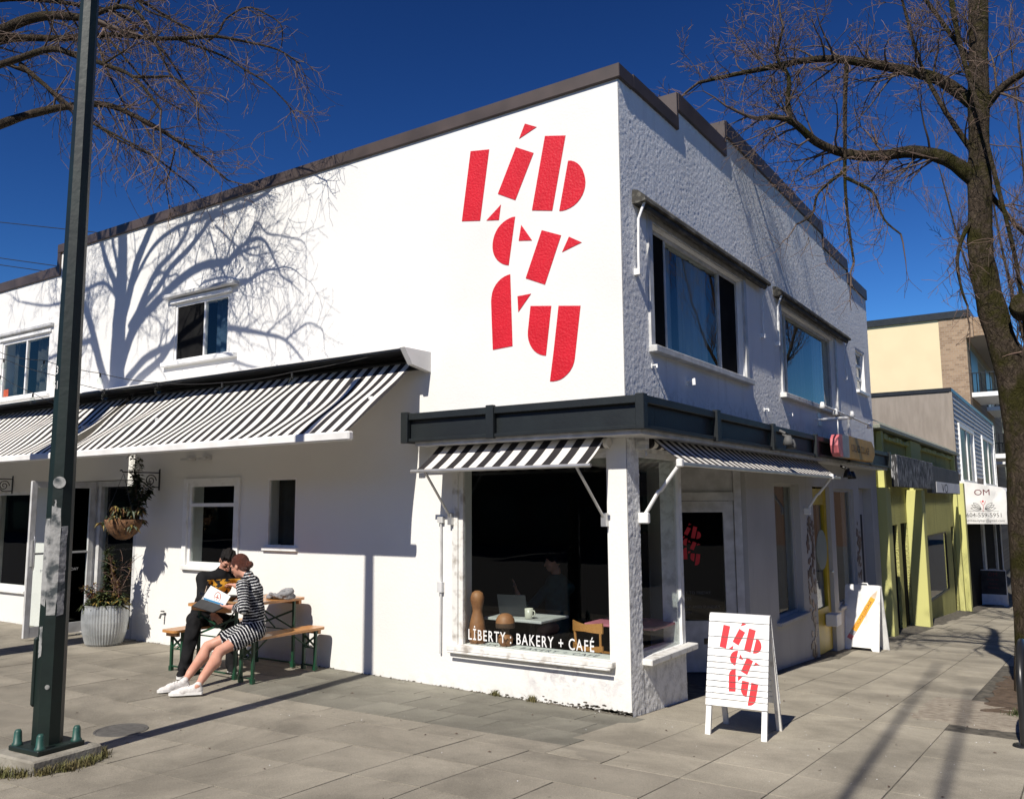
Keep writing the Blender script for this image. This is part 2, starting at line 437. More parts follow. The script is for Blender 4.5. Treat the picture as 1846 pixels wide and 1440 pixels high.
M['pole_wood'] = mat('pole_wood', (0.12, 0.085, 0.06), (0.075, 0.055, 0.04), 0.9, 0, 6, stretch=(6, 6, 0.6), bump=0.4)
M['cable'] = mat('cable', (0.012, 0.012, 0.012), None, 0.6)
M['awning_white'] = mat('awning_white', (0.80, 0.79, 0.77), None, 0.6, 0, 3)
M['curtain_blue'] = mat('curtain_blue', (0.035, 0.07, 0.125), (0.02, 0.045, 0.085), 0.9, 0, 3)
M['curtain_pale'] = mat('curtain_pale', (0.26, 0.29, 0.31), (0.15, 0.17, 0.19), 0.9, 0, 2, stretch=(6, 6, 0.3))
M['curtain_grey'] = mat('curtain_grey', (0.055, 0.055, 0.055), (0.03, 0.03, 0.03), 0.9, 0, 3)
M['curtain_dark'] = mat('curtain_dark', (0.05, 0.048, 0.042), (0.03, 0.03, 0.026), 0.9, 0, 3)
M['sign_black'] = mat('sign_black', (0.022, 0.023, 0.026), (0.34, 0.34, 0.35), 0.7, 0, 4, lo=0.52, hi=0.60, stretch=(7, 7, 1.4), bump=0.3, bscale=12)
M['sign_dark_grey'] = mat('sign_dark_grey', (0.045, 0.046, 0.05), (0.07, 0.07, 0.075), 0.7, 0, 6)
M['insect_screen'] = mat('insect_screen', (0.008, 0.008, 0.009), (0.014, 0.014, 0.014), 0.9, 0, 4, spec=0.05)
M['ply'] = mat('ply', (0.42, 0.26, 0.13), (0.33, 0.19, 0.09), 0.5, 0, 7, stretch=(10, 10, 1.5))
M['clay_wood'] = mat('clay_wood', (0.38, 0.17, 0.07), (0.27, 0.11, 0.045), 0.55, 0, 9, bump=0.2)
M['wood_dark'] = mat('wood_dark', (0.10, 0.055, 0.03), (0.06, 0.03, 0.018), 0.7, 0, 12)
M['pink_top'] = mat('pink_top', (0.50, 0.16, 0.21), None, 0.5)
M['cream_mug'] = mat('cream_mug', (0.66, 0.64, 0.55), None, 0.3, coat=0.4)
M['laptop_grey'] = mat('laptop_grey', (0.045, 0.05, 0.06), None, 0.45, 0.3)
M['copper_glow'] = mat('copper_glow', (0.55, 0.17, 0.02), (0.4, 0.1, 0.01), 0.6)
M['lime_coping'] = mat('lime_coping', (0.26, 0.28, 0.22), (0.17, 0.18, 0.14), 0.6, 0, 9, stretch=(3, 1, 3))
M['moss'] = mat('moss', (0.05, 0.055, 0.015), (0.07, 0.06, 0.02), 0.95, 0, 30)
M['mosaic'] = mat('mosaic', (0.06, 0.05, 0.05), (0.16, 0.07, 0.06), 0.4, 0, 4, rand=0.5)
M['hotdog_print'] = mat('yellow_print', (0.62, 0.30, 0.02), (0.010, 0.010, 0.011), 0.8, 0, 24, lo=0.50, hi=0.54, detail=2)

def bark_mat(name, moss_amt):
    """broken, plated bark: dark cracks between lighter flakes, moss in patches"""
    m, n, b = new_mat(name)
    b.inputs["Roughness"].default_value = 0.95
    b.inputs["Specular IOR Level"].default_value = 0.1
    tc = node(n, "ShaderNodeTexCoord")
    wz = node(n, "ShaderNodeTexNoise"); wz.inputs["Scale"].default_value = 5; wz.inputs["Detail"].default_value = 3
    n.links.new(tc.outputs["Object"], wz.inputs["Vector"])
    ws = node(n, "ShaderNodeVectorMath", operation='SCALE'); ws.inputs["Scale"].default_value = 0.22
    n.links.new(wz.outputs["Color"], ws.inputs[0])
    wa = node(n, "ShaderNodeVectorMath", operation='ADD')
    n.links.new(tc.outputs["Object"], wa.inputs[0]); n.links.new(ws.outputs[0], wa.inputs[1])
    mp = node(n, "ShaderNodeMapping"); mp.inputs["Scale"].default_value = (1.0, 1.0, 0.28)
    n.links.new(wa.outputs[0], mp.inputs[0])
    r = node(n, "ShaderNodeTexNoise"); r.inputs["Scale"].default_value = 34; r.inputs["Detail"].default_value = 7; r.inputs["Roughness"].default_value = 0.7
    n.links.new(mp.outputs[0], r.inputs["Vector"])
    vo = node(n, "ShaderNodeTexVoronoi", feature='DISTANCE_TO_EDGE'); vo.inputs["Scale"].default_value = 17
    n.links.new(mp.outputs[0], vo.inputs["Vector"])
    ck = node(n, "ShaderNodeMapRange"); ck.inputs[1].default_value = 0.0; ck.inputs[2].default_value = 0.12; ck.inputs[3].default_value = 0.74
    n.links.new(vo.outputs["Distance"], ck.inputs[0])
    hm = node(n, "ShaderNodeMath", operation='MULTIPLY'); n.links.new(ck.outputs[0], hm.inputs[0]); n.links.new(r.outputs["Fac"], hm.inputs[1])
    cr = node(n, "ShaderNodeMapRange"); cr.inputs[1].default_value = 0.22; cr.inputs[2].default_value = 0.62
    n.links.new(hm.outputs[0], cr.inputs[0])
    mx = node(n, "ShaderNodeMix", data_type='RGBA'); mx.inputs["A"].default_value = (0.012, 0.009, 0.007, 1); mx.inputs["B"].default_value = (0.115, 0.088, 0.064, 1)
    n.links.new(cr.outputs[0], mx.inputs["Factor"])
    o = node(n, "ShaderNodeTexNoise"); o.inputs["Scale"].default_value = 2.2; o.inputs["Detail"].default_value = 9; o.inputs["Roughness"].default_value = 0.72
    n.links.new(tc.outputs["Object"], o.inputs["Vector"])
    mr = node(n, "ShaderNodeMapRange"); mr.inputs[1].default_value = 0.46; mr.inputs[2].default_value = 0.58; mr.inputs[4].default_value = moss_amt
    n.links.new(o.outputs["Fac"], mr.inputs[0])
    m2 = node(n, "ShaderNodeMix", data_type='RGBA'); m2.inputs["B"].default_value = (0.042, 0.040, 0.010, 1)
    n.links.new(mx.outputs["Result"], m2.inputs["A"]); n.links.new(mr.outputs[0], m2.inputs["Factor"])
    n.links.new(m2.outputs["Result"], b.inputs["Base Color"])
    bp = node(n, "ShaderNodeBump"); bp.inputs["Strength"].default_value = 1.0; bp.inputs["Distance"].default_value = 0.09
    n.links.new(hm.outputs[0], bp.inputs["Height"]); n.links.new(bp.outputs[0], b.inputs["Normal"])
    return m
M['bark_moss'] = bark_mat('bark_moss', 0.92)
M['bark_grey'] = bark_mat('bark_grey', 0.35)

def brick_mat():
    m, n, b = new_mat('tan_brick')
    b.inputs["Roughness"].default_value = 0.9
    tc = node(n, "ShaderNodeTexCoord")
    mp = node(n, "ShaderNodeMapping"); mp.inputs["Rotation"].default_value = (R(90), 0, 0)
    n.links.new(tc.outputs["Object"], mp.inputs[0])
    br = node(n, "ShaderNodeTexBrick")
    br.inputs["Scale"].default_value = 2.2
    br.inputs["Color1"].default_value = (0.36, 0.25, 0.16, 1); br.inputs["Color2"].default_value = (0.24, 0.16, 0.10, 1); br.inputs["Mortar"].default_value = (0.34, 0.30, 0.25, 1)
    br.inputs["Mortar Size"].default_value = 0.012
    n.links.new(mp.outputs[0], br.inputs["Vector"]); n.links.new(br.outputs["Color"], b.inputs["Base Color"])
    bp = node(n, "ShaderNodeBump"); bp.inputs["Strength"].default_value = 0.5; bp.invert = True
    n.links.new(br.outputs["Fac"], bp.inputs["Height"]); n.links.new(bp.outputs[0], b.inputs["Normal"])
    return m
M['tan_brick'] = brick_mat()

def knit_stripes(name):
    """black dress with thin white stripes that follow the body's height"""
    m, n, b = new_mat(name)
    b.inputs["Roughness"].default_value = 0.9
    b.inputs["Specular IOR Level"].default_value = 0.1
    at = node(n, "ShaderNodeAttribute"); at.attribute_name = "along"
    ma = node(n, "ShaderNodeMath", operation='MULTIPLY'); ma.inputs[1].default_value = 1 / 0.0285
    n.links.new(at.outputs["Fac"], ma.inputs[0])
    fr = node(n, "ShaderNodeMath", operation='FRACT'); n.links.new(ma.outputs[0], fr.inputs[0])
    gt = node(n, "ShaderNodeMath", operation='GREATER_THAN'); gt.inputs[1].default_value = 0.735
    n.links.new(fr.outputs[0], gt.inputs[0])
    mx = node(n, "ShaderNodeMix", data_type='RGBA'); mx.inputs["A"].default_value = (0.011, 0.012, 0.017, 1); mx.inputs["B"].default_value = (0.62, 0.62, 0.62, 1)
    n.links.new(gt.outputs[0], mx.inputs["Factor"]); n.links.new(mx.outputs["Result"], b.inputs["Base Color"])
    return m
M['dress'] = knit_stripes('striped_dress')

# ------------------------------------------------------------------ mesh helpers
class MB:
    """collects shapes and links them as ONE mesh object"""
    def __init__(self):
        self.v, self.f, self.mi, self.sm = [], [], [], []
    def add(self, vs, fs, mi=0, smooth=False):
        o = len(self.v)
        self.v.extend([tuple(p) for p in vs])
        for f in fs:
            self.f.append(tuple(i + o for i in f)); self.mi.append(mi); self.sm.append(smooth)
        return self
    def box(self, x0, x1, y0, y1, z0, z1, mi=0):
        if x0 > x1: x0, x1 = x1, x0
        if y0 > y1: y0, y1 = y1, y0
        if z0 > z1: z0, z1 = z1, z0
        vs = [(x0, y0, z0), (x1, y0, z0), (x1, y1, z0), (x0, y1, z0), (x0, y0, z1), (x1, y0, z1), (x1, y1, z1), (x0, y1, z1)]
        return self.add(vs, [(0, 3, 2, 1), (4, 5, 6, 7), (0, 1, 5, 4), (1, 2, 6, 5), (2, 3, 7, 6), (3, 0, 4, 7)], mi)
    def bbox_bevel(self, x0, x1, y0, y1, z0, z1, b=0.005, mi=0):
        """box with chamfered edges"""
        xs, ys, zs = (x0, x1), (y0, y1), (z0, z1)
        vs, idx = [], {}
        for i in (0, 1):
            for j in (0, 1):
                for k in (0, 1):
                    sx, sy, sz = (1, -1)[i], (1, -1)[j], (1, -1)[k]
                    for ax, p in enumerate(((0, b, b), (b, 0, b), (b, b, 0))):
                        idx[i, j, k, ax] = len(vs)
                        vs.append((xs[i] + sx * p[0], ys[j] + sy * p[1], zs[k] + sz * p[2]))
        fs = []
        for s in (0, 1):
            fs.append([idx[s, 0, 0, 0], idx[s, 1, 0, 0], idx[s, 1, 1, 0], idx[s, 0, 1, 0]])
            fs.append([idx[0, s, 0, 1], idx[1, s, 0, 1], idx[1, s, 1, 1], idx[0, s, 1, 1]])
            fs.append([idx[0, 0, s, 2], idx[1, 0, s, 2], idx[1, 1, s, 2], idx[0, 1, s, 2]])
        for i in (0, 1):
            for j in (0, 1):
                fs.append([idx[i, j, 0, 0], idx[i, j, 0, 1], idx[i, j, 1, 1], idx[i, j, 1, 0]])
                fs.append([idx[i, 0, j, 0], idx[i, 0, j, 2], idx[i, 1, j, 2], idx[i, 1, j, 0]])
                fs.append([idx[0, i, j, 1], idx[0, i, j, 2], idx[1, i, j, 2], idx[1, i, j, 1]])
                for k in (0, 1):
                    fs.append([idx[i, j, k, 0], idx[i, j, k, 1], idx[i, j, k, 2]])
        c = Vector(((x0 + x1) / 2, (y0 + y1) / 2, (z0 + z1) / 2))
        out = []
        for f in fs:
            p = [Vector(vs[t]) for t in f]
            nrm = (p[1] - p[0]).cross(p[2] - p[0])
            m_ = sum(p, Vector()) / len(p)
            out.append(tuple(f) if nrm.dot(m_ - c) > 0 else tuple(reversed(f)))
        return self.add(vs, out, mi)
    def tube(self, pts, rad, seg=8, mi=0, cap=True, smooth=True):
        pts = [Vector(p) for p in pts]
        n = len(pts)
        if not hasattr(rad, '__len__'):
            rad = [rad] * n
        t0 = (pts[1] - pts[0]).normalized()
        up = Vector((0, 0, 1)) if abs(t0.z) < 0.9 else Vector((1, 0, 0))
        u = t0.cross(up).normalized()
        vs = []
        for i, p in enumerate(pts):
            if i == 0: t = pts[1] - pts[0]
            elif i == n - 1: t = pts[-1] - pts[-2]
            else: t = pts[i + 1] - pts[i - 1]
            t = t.normalized() if t.length > 1e-9 else t0
            u = u - t * u.dot(t)
            u = u.normalized() if u.length > 1e-6 else t.orthogonal().normalized()
            w = t.cross(u)
            for k in range(seg):
                a = 2 * math.pi * k / seg
                vs.append(p + (u * math.cos(a) + w * math.sin(a)) * rad[i])
        fs = []
        for i in range(n - 1):
            for k in range(seg):
                k2 = (k + 1) % seg
                fs.append((i * seg + k, i * seg + k2, (i + 1) * seg + k2, (i + 1) * seg + k))
        self.add(vs, fs, mi, smooth)
        if cap:
            self.add(vs[:seg], [tuple(reversed(range(seg)))], mi)
            self.add(vs[-seg:], [tuple(range(seg))], mi)
        return self
    def bar(self, a, b, w, h, mi=0, up=(0, 0, 1)):
        """rectangular bar from a to b"""
        a, b = Vector(a), Vector(b)
        t = (b - a).normalized(); up = Vector(up)
        s = t.cross(up)
        s = s.normalized() if s.length > 1e-5 else t.orthogonal().normalized()
        q = s.cross(t)
        vs = [p + s * (i * w / 2) + q * (j * h / 2) for p in (a, b) for i, j in ((-1, -1), (1, -1), (1, 1), (-1, 1))]
        return self.add(vs, [(0, 1, 2, 3), (7, 6, 5, 4), (0, 4, 5, 1), (1, 5, 6, 2), (2, 6, 7, 3), (3, 7, 4, 0)], mi)
    def lathe(self, prof, seg=24, c=(0, 0, 0), mi=0, smooth=True, flute=0.0, nfl=0):
        vs = []
        for r, z in prof:
            for k in range(seg):
                a = 2 * math.pi * k / seg
                rr = r * (1 + (flute * (1 if k % 2 else -1) if flute else 0))
                vs.append((c[0] + rr * math.cos(a), c[1] + rr * math.sin(a), c[2] + z))
        fs = []
        for i in range(len(prof) - 1):
            for k in range(seg):
                k2 = (k + 1) % seg
                fs.append((i * seg + k, i * seg + k2, (i + 1) * seg + k2, (i + 1) * seg + k))
        return self.add(vs, fs, mi, smooth)
    def prism(self, poly, frame, depth, mi=0):
        """polygon in (u,v) placed by frame (origin,U,V,N) and given thickness along N"""
        o, U, V, N = [Vector(q) for q in frame]
        a = [o + U * p[0] + V * p[1] + N * depth for p in poly]
        b = [o + U * p[0] + V * p[1] for p in poly]
        n = len(poly)
        area = sum(poly[i][0] * poly[(i + 1) % n][1] - poly[(i + 1) % n][0] * poly[i][1] for i in range(n))
        rev = (area < 0) != (U.cross(V).dot(N) < 0)
        fs = [tuple(range(n)), tuple(range(2 * n - 1, n - 1, -1))] + [(i, i + n, (i + 1) % n + n, (i + 1) % n) for i in range(n)]
        if rev: fs = [tuple(reversed(f)) for f in fs]
        return self.add(a + b, fs, mi)
    def build(self, name, mats, parent=None, world=False, loc=None, rot=None, kind=None, label=None):
        me = bpy.data.meshes.new(name)
        me.from_pydata(self.v, [], self.f)
        if not isinstance(mats, (list, tuple)): mats = [mats]
        for m in mats: me.materials.append(M[m] if isinstance(m, str) else m)
        me.polygons.foreach_set("material_index", self.mi)
        me.polygons.foreach_set("use_smooth", self.sm)
        me.update()
        return link(name, me, parent, world, loc, rot, kind, label)

def link(name, me, parent=None, world=False, loc=None, rot=None, kind=None, label=None):
    o = bpy.data.objects.new(name, me)
    COL.objects.link(o)
    if loc is not None: o.location = loc
    if rot is not None: o.rotation_euler = rot
    if parent is not None:
        o.parent = parent
        if world: o.matrix_parent_inverse = PINV[parent.name]
    if kind: o['kind'] = kind
    if label: o['label'] = label
    return o

PINV = {}
def reg(o):
    """remember the inverse world matrix, so that parts built in world space can be parented"""
    m = Matrix.LocRotScale(o.location, o.rotation_euler, None)
    PINV[o.name] = m.inverted()
    return o

def thing(name, label, cat, loc=(0, 0, 0), rz=0.0, group=None):
    o = bpy.data.objects.new(name, None)
    COL.objects.link(o)
    o.empty_display_size = 0.2
    o.location = loc
    o.rotation_euler = (0, 0, rz)
    o['label'] = label; o['category'] = cat
    if group: o['group'] = group
    return reg(o)

def tag(o, label, cat, group=None):
    o['label'] = label; o['category'] = cat
    if group: o['group'] = group
    return o

def kids(o):
    return [c for c in bpy.data.objects if c.parent == o]

def copy_thing(o, loc, rz, label):
    def cp(src, par):
        c = src.copy(); COL.objects.link(c)
        if par is not None: c.parent = par
        for k in kids(src): cp(k, c)
        return c
    c = cp(o, None)
    c.location = loc; c.rotation_euler = (0, 0, rz); c['label'] = label
    return reg(c)

def text_polys(txt, size, align='CENTER', spacing=1.0, bold=0.0):
    """outline text as a flat mesh (verts, faces) in the xy plane"""
    cu = bpy.data.curves.new("lettering_curve", 'FONT')
    cu.body = txt; cu.size = size; cu.align_x = align; cu.space_character = spacing
    cu.resolution_u = 3; cu.offset = bold
    ob = bpy.data.objects.new("lettering_curve", cu)
    COL.objects.link(ob)
    bpy.context.view_layer.update()
    dg = bpy.context.evaluated_depsgraph_get()
    me = ob.evaluated_get(dg).to_mesh()
    vs = [tuple(v.co) for v in me.vertices]
    fs = [tuple(p.vertices) for p in me.polygons]
    ob.evaluated_get(dg).to_mesh_clear()
    bpy.data.objects.remove(ob); bpy.data.curves.remove(cu)
    return vs, fs

def text_on(mb, txt, size, frame, align='CENTER', mi=0, spacing=1.0, sx=1.0, bold=0.0):
    o, U, V = [Vector(q) for q in frame]
    vs, fs = text_polys(txt, size, align, spacing, bold)
    mb.add([o + U * (v[0] * sx) + V * v[1] for v in vs], fs, mi)

def wall(axis, pos, u0, u1, z0, z1, holes, thick):
    """wall with rectangular openings. axis 'A': outer face y=pos looking to -y; 'B': outer face x=pos looking to +x"""
    us = sorted({u0, u1} | {min(max(h[k], u0), u1) for h in holes for k in (0, 1)})
    zs = sorted({z0, z1} | {min(max(h[k], z0), z1) for h in holes for k in (2, 3)})
    def P(u, z, d):
        return (u, pos + d, z) if axis == 'A' else (pos - d, u, z)
    def solid(i, j):
        if i < 0 or j < 0 or i >= len(us) - 1 or j >= len(zs) - 1: return False
        u, z = (us[i] + us[i + 1]) / 2, (zs[j] + zs[j + 1]) / 2
        return not any(h[0] < u < h[1] and h[2] < z < h[3] for h in holes)
    mb = MB()
    for i in range(len(us) - 1):
        for j in range(len(zs) - 1):
            if not solid(i, j): continue
            a, b, c, d = us[i], us[i + 1], zs[j], zs[j + 1]
            q = [(0, 1, 2, 3)]
            mb.add([P(a, c, 0), P(b, c, 0), P(b, d, 0), P(a, d, 0)], q)
            mb.add([P(a, d, thick), P(b, d, thick), P(b, c, thick), P(a, c, thick)], q)
            if not solid(i - 1, j): mb.add([P(a, c, thick), P(a, c, 0), P(a, d, 0), P(a, d, thick)], q)
            if not solid(i + 1, j): mb.add([P(b, c, 0), P(b, c, thick), P(b, d, thick), P(b, d, 0)], q)
            if not solid(i, j - 1): mb.add([P(a, c, thick), P(b, c, thick), P(b, c, 0), P(a, c, 0)], q)
            if not solid(i, j + 1): mb.add([P(a, d, 0), P(b, d, 0), P(b, d, thick), P(a, d, thick)], q)
    return mb

class Ax:
    """builds boxes against facade A (u = x, out = -y) or facade B (u = y, out = +x)"""
    def __init__(s, axis, pos=0.0): s.a, s.p = axis, pos
    def box(s, mb, u0, u1, d0, d1, z0, z1, mi=0, bev=0):
        """d = distance out of the wall (negative: into it)"""
        if s.a == 'A': x0, x1, y0, y1 = u0, u1, s.p - d1, s.p - d0
        else: x0, x1, y0, y1 = s.p + d0, s.p + d1, u0, u1
        if bev: mb.bbox_bevel(x0, x1, y0, y1, z0, z1, bev, mi)
        else: mb.box(x0, x1, y0, y1, z0, z1, mi)
        return mb
    def pt(s, u, d, z):
        return Vector((u, s.p - d, z)) if s.a == 'A' else Vector((s.p + d, u, z))
    def frame(s, u=0, d=0, z=0):
        """origin,U,V,N"""
        if s.a == 'A': return (s.pt(u, d, z), Vector((1, 0, 0)), Vector((0, 0, 1)), Vector((0, -1, 0)))
        return (s.pt(u, d, z), Vector((0, 1, 0)), Vector((0, 0, 1)), Vector((1, 0, 0)))
FA, FB = Ax('A'), Ax('B')

def window(ax, u0, u1, z0, z1, parent, depth=0.07, fw=0.045, mull=(), trans=(), mat_f='white_paint', sill=None, curtains=(), label=None, gl='glass', screens=()):
    """framed window in an opening: frame > glass panes; optional outside sill; curtains behind; dark box behind it"""
    mb = MB()
    d1 = -depth + 0.05
    d0 = -depth
    ax.box(mb, u0, u0 + fw, d0, d1, z0, z1); ax.box(mb, u1 - fw, u1, d0, d1, z0, z1)
    ax.box(mb, u0 + fw, u1 - fw, d0, d1, z0, z0 + fw); ax.box(mb, u0 + fw, u1 - fw, d0, d1, z1 - fw, z1)
    for m_ in mull: ax.box(mb, m_ - fw * 0.45, m_ + fw * 0.45, d0 + 0.002, d1 - 0.004, z0 + fw, z1 - fw)
    for t_ in trans: ax.box(mb, u0 + fw, u1 - fw, d0 + 0.003, d1 - 0.003, t_ - fw * 0.5, t_ + fw * 0.5)
    fr = mb.build('window_frame', mat_f, parent, True, label=label)
    cuts_u = [u0] + list(mull) + [u1]
    cuts_z = [z0] + list(trans) + [z1]
    for a, b in zip(cuts_u[:-1], cuts_u[1:]):
        for c, e in zip(cuts_z[:-1], cuts_z[1:]):
            p = MB()
            ax.box(p, a + fw * 0.4, b - fw * 0.4, d0 + 0.02, d0 + 0.026, c + fw * 0.4, e - fw * 0.4)
            p.build('pane', gl, fr)
            if cuts_u.index(a) in screens:
                p = MB(); ax.box(p, a + fw * 0.45, b - fw * 0.45, d0 + 0.032, d0 + 0.036, c + fw * 0.45, e - fw * 0.45); p.build('insect_screen', 'insect_screen', fr)
    if sill:
        s = MB()
        ax.box(s, u0 - sill[0], u1 + sill[0], -0.02, sill[1], z0 - sill[2], z0 - 0.002, 0, 0.006)
        s.build('sill', sill[3] if len(sill) > 3 else mat_f, fr)
    for cu in curtains:
        s = MB()
        a, b, m_ = cu[:3]
        n_ = max(6, int((b - a) / 0.05))
        vs, fs = [], []
        for i in range(n_ + 1):
            u = a + (b - a) * i / n_
            dd = -depth - 0.10 - 0.025 * math.sin(i * 1.9) - 0.01 * math.sin(i * 0.7)
            vs += [ax.pt(u, dd, z0 + 0.02), ax.pt(u, dd, z1 - 0.01)]
            if i: fs.append((2 * i - 2, 2 * i, 2 * i + 1, 2 * i - 1))
        s.add(vs, fs, 0, True)
        s.build('curtain', m_, fr)
    return fr

# ================================================================== GROUND
def sheet(name, xs, ys, zf, m, kind='structure'):
    vs = [(x, y, zf(x, y)) for y in ys for x in xs]
    nx = len(xs)
    fs = [(j * nx + i, j * nx + i + 1, (j + 1) * nx + i + 1, (j + 1) * nx + i) for j in range(len(ys) - 1) for i in range(nx - 1)]
    mb = MB(); mb.add(vs, fs, 0, True)
    return mb.build(name, m, kind=kind)
fr_ = lambda a, b, s: [a + (b - a) * i / max(1, round((b - a) / s)) for i in range(max(1, round((b - a) / s)) + 1)]
KX, KY = 3.75, -5.05            # kerb lines of the two streets
def gs(x, y): return g(x, max(y, -9))
road_x = sorted(set([-400, -120, -40] + fr_(-16, 8, 2.0) + [14, 22, 40, 120, 400]))
road_y = sorted(set([-400, -120, -40, -20] + fr_(-12, 60, 3.0) + [100, 400]))
def road_z(x, y):
    yy = min(max(y, -12), 45)
    return g(min(max(x, -14), 10), yy) - 0.17
road = sheet('road', road_x, road_y, road_z, 'asphalt')
# the pavement: a base sheet (seen as the joints) and the slabs as its parts
px = sorted(set(fr_(-16, 0, 0.8) + fr_(0, KX, 0.75)))
pave = MB()
def pave_patch(xs, ys, dz=-0.0055):
    nx = len(xs)
    vs = [(x, y, g(x, y) + dz) for y in ys for x in xs]
    fs = [(j * nx + i, j * nx + i + 1, (j + 1) * nx + i + 1, (j + 1) * nx + i) for j in range(len(ys) - 1) for i in range(nx - 1)]
    pave.add(vs, fs)
pave_patch(fr_(-16, KX, 0.5), fr_(KY, 0.5, 0.5))
pave_patch(fr_(-1.2, KX, 0.55), [0.5] + fr_(1, 48, 1.0))
pavement = pave.build('pavement', 'joint', kind='structure')
kerb = MB()
def kerb_run(pts):
    for a, b in zip(pts[:-1], pts[1:]):
        za, zb = g(*a), g(*b)
        t = (Vector(b) - Vector(a)).normalized(); n_ = Vector((t.y, -t.x))
        w = 0.15
        q = [(a[0], a[1], za), (b[0], b[1], zb), (b[0] + n_.x * w, b[1] + n_.y * w, zb), (a[0] + n_.x * w, a[1] + n_.y * w, za)]
        lo = [(p[0], p[1], p[2] - 0.3) for p in q]
        kerb.add(q + lo, [(3, 2, 1, 0), (2, 3, 7, 6), (0, 1, 5, 4), (1, 2, 6, 5), (3, 0, 4, 7)])
kerb_run([(x, KY) for x in fr_(-16, KX, 1.0)])
kerb_run([(KX, y) for y in fr_(KY, 48, 1.0)])
kerb.build('kerb', 'concrete', kind='structure')

PIT = (2.28, 3.55, 2.35, 6.15)         # tree pit: x0,x1,y0,y1
LID = (-3.08, -2.86, 0.20)
slab_rng = random.Random(3)
def slab(x0, x1, y0, y1, m, gap=0.0042, name='slab', th=0.02):
    o = [slab_rng.uniform(-0.0022, 0.0022) for _ in range(4)]
    x0 += gap; x1 -= gap; y0 += gap; y1 -= gap
    cs = [(x0, y0), (x1, y0), (x1, y1), (x0, y1)]
    cx, cy = (x0 + x1) / 2, (y0 + y1) / 2
    cz = g(cx, cy)
    b = 0.0015
    top = []
    for (x, y), d in zip(cs, o):
        top.append((x - cx + (b if x < cx else -b), y - cy + (b if y < cy else -b), g(x, y) - cz + d))
    mid = [(x - cx, y - cy, g(x, y) - cz + d - b) for (x, y), d in zip(cs, o)]
    bot = [(p[0], p[1], p[2] - th) for p in mid]
    mb = MB()
    mb.add(top + mid + bot, [(0, 1, 2, 3)] + [(4 + i, 4 + (i + 1) % 4, (i + 1) % 4, i) for i in range(4)] + [(8 + i, 8 + (i + 1) % 4, 4 + (i + 1) % 4, 4 + i) for i in range(4)])
    return mb.build(name, m, pavement, loc=(cx, cy, cz))
# pavers along the white wall
row_y = [-1.36, -0.92, -0.46, -0.004]
for r in range(3):
    off = -0.22 if r % 2 else 0.0
    x = 0.13
    while x > -3.75:
        w = 0.445
        xa = x - (w + off if (off and x == 0.13) else w)
        slab(max(xa, -3.75), x, row_y[r], row_y[r + 1], 'paver', 0.003, 'paver')
        x = xa
# slabs in front of the facade and round the corner
XS = [1.70 - 0.565 * i for i in range(0, 24)]
YS_front = [-1.36, -1.66, -2.27, -2.87, -3.47, -4.06, -4.6, -5.05]
done = set()
for j in range(len(YS_front) - 1):
    y1, y0 = YS_front[j], YS_front[j + 1]
    i = 0
    while i < len(XS) - 1:
        n_ = 1
        if j == 0: n_ = 2 if slab_rng.random() < 0.6 else 1
        elif slab_rng.random() < 0.16 and i + 2 < len(XS): n_ = 2
        n_ = min(n_, len(XS) - 1 - i)
        xr, xl = XS[i], XS[i + n_]
        i += n_
        if j == 0 and xl > 0.0: continue
        if xl < -10.9: break
        if -3.9 < xl and y0 < -4.3 and xr < -2.0: pass
        slab(xl, xr, y0, y1, 'slab')
# slabs left of the pavers up to the wall
for j, (y0, y1) in enumerate([(-1.36, -0.68), (-0.68, -0.004)]):
    x = -3.75
    while x > -10.9:
        slab(x - 0.62, x, y0, y1, 'slab'); x -= 0.62
# street side
col_x = [0.02, 0.57, 1.135, 1.70, 2.27, 2.95, KX]
ys = [-1.66, -1.09] + [-1.09 + 1.22 * k for k in range(1, 10)]
for i in range(len(col_x) - 1):
    for j in range(len(ys) - 1):
        x0, x1, y0, y1 = col_x[i], col_x[i + 1], ys[j], ys[j + 1]
        if i == 0:
            if y1 < -0.9: x0 = 0.13
        if i >= 4 and not (y1 < PIT[2] or y0 > PIT[3] + 0.1): continue
        slab(x0, x1, y0, y1, 'slab_pale')
for j in range(len(YS_front) - 2):
    y1, y0 = YS_front[j + 1], YS_front[j + 2]
    for i in (3, 4, 5): slab(col_x[i], col_x[i + 1], y0, y1, 'slab_pale')
# strip between pavers and the joint at x = 0.57
slab(0.13, 0.57, -1.66, -1.36, 'slab'); slab(-0.56, 0.13, -1.66, -1.36, 'slab')
# rest of the side street pavement, far: one part
far = MB()
yy = ys[-1]
while yy < 47:
    for i in range(len(col_x) - 1):
        x0, x1 = col_x[i] + 0.005, col_x[i + 1] - 0.005
        q = [(x0, yy + 0.005), (x1, yy + 0.005), (x1, yy + 1.195), (x0, yy + 1.195)]
        o_ = slab_rng.uniform(-0.003, 0.003)
        far.add([(a, b, g(a, b) + o_) for a, b in q], [(0, 1, 2, 3)])
    yy += 1.2
far.build('distant_slabs', 'slab_pale', pavement, kind='stuff')
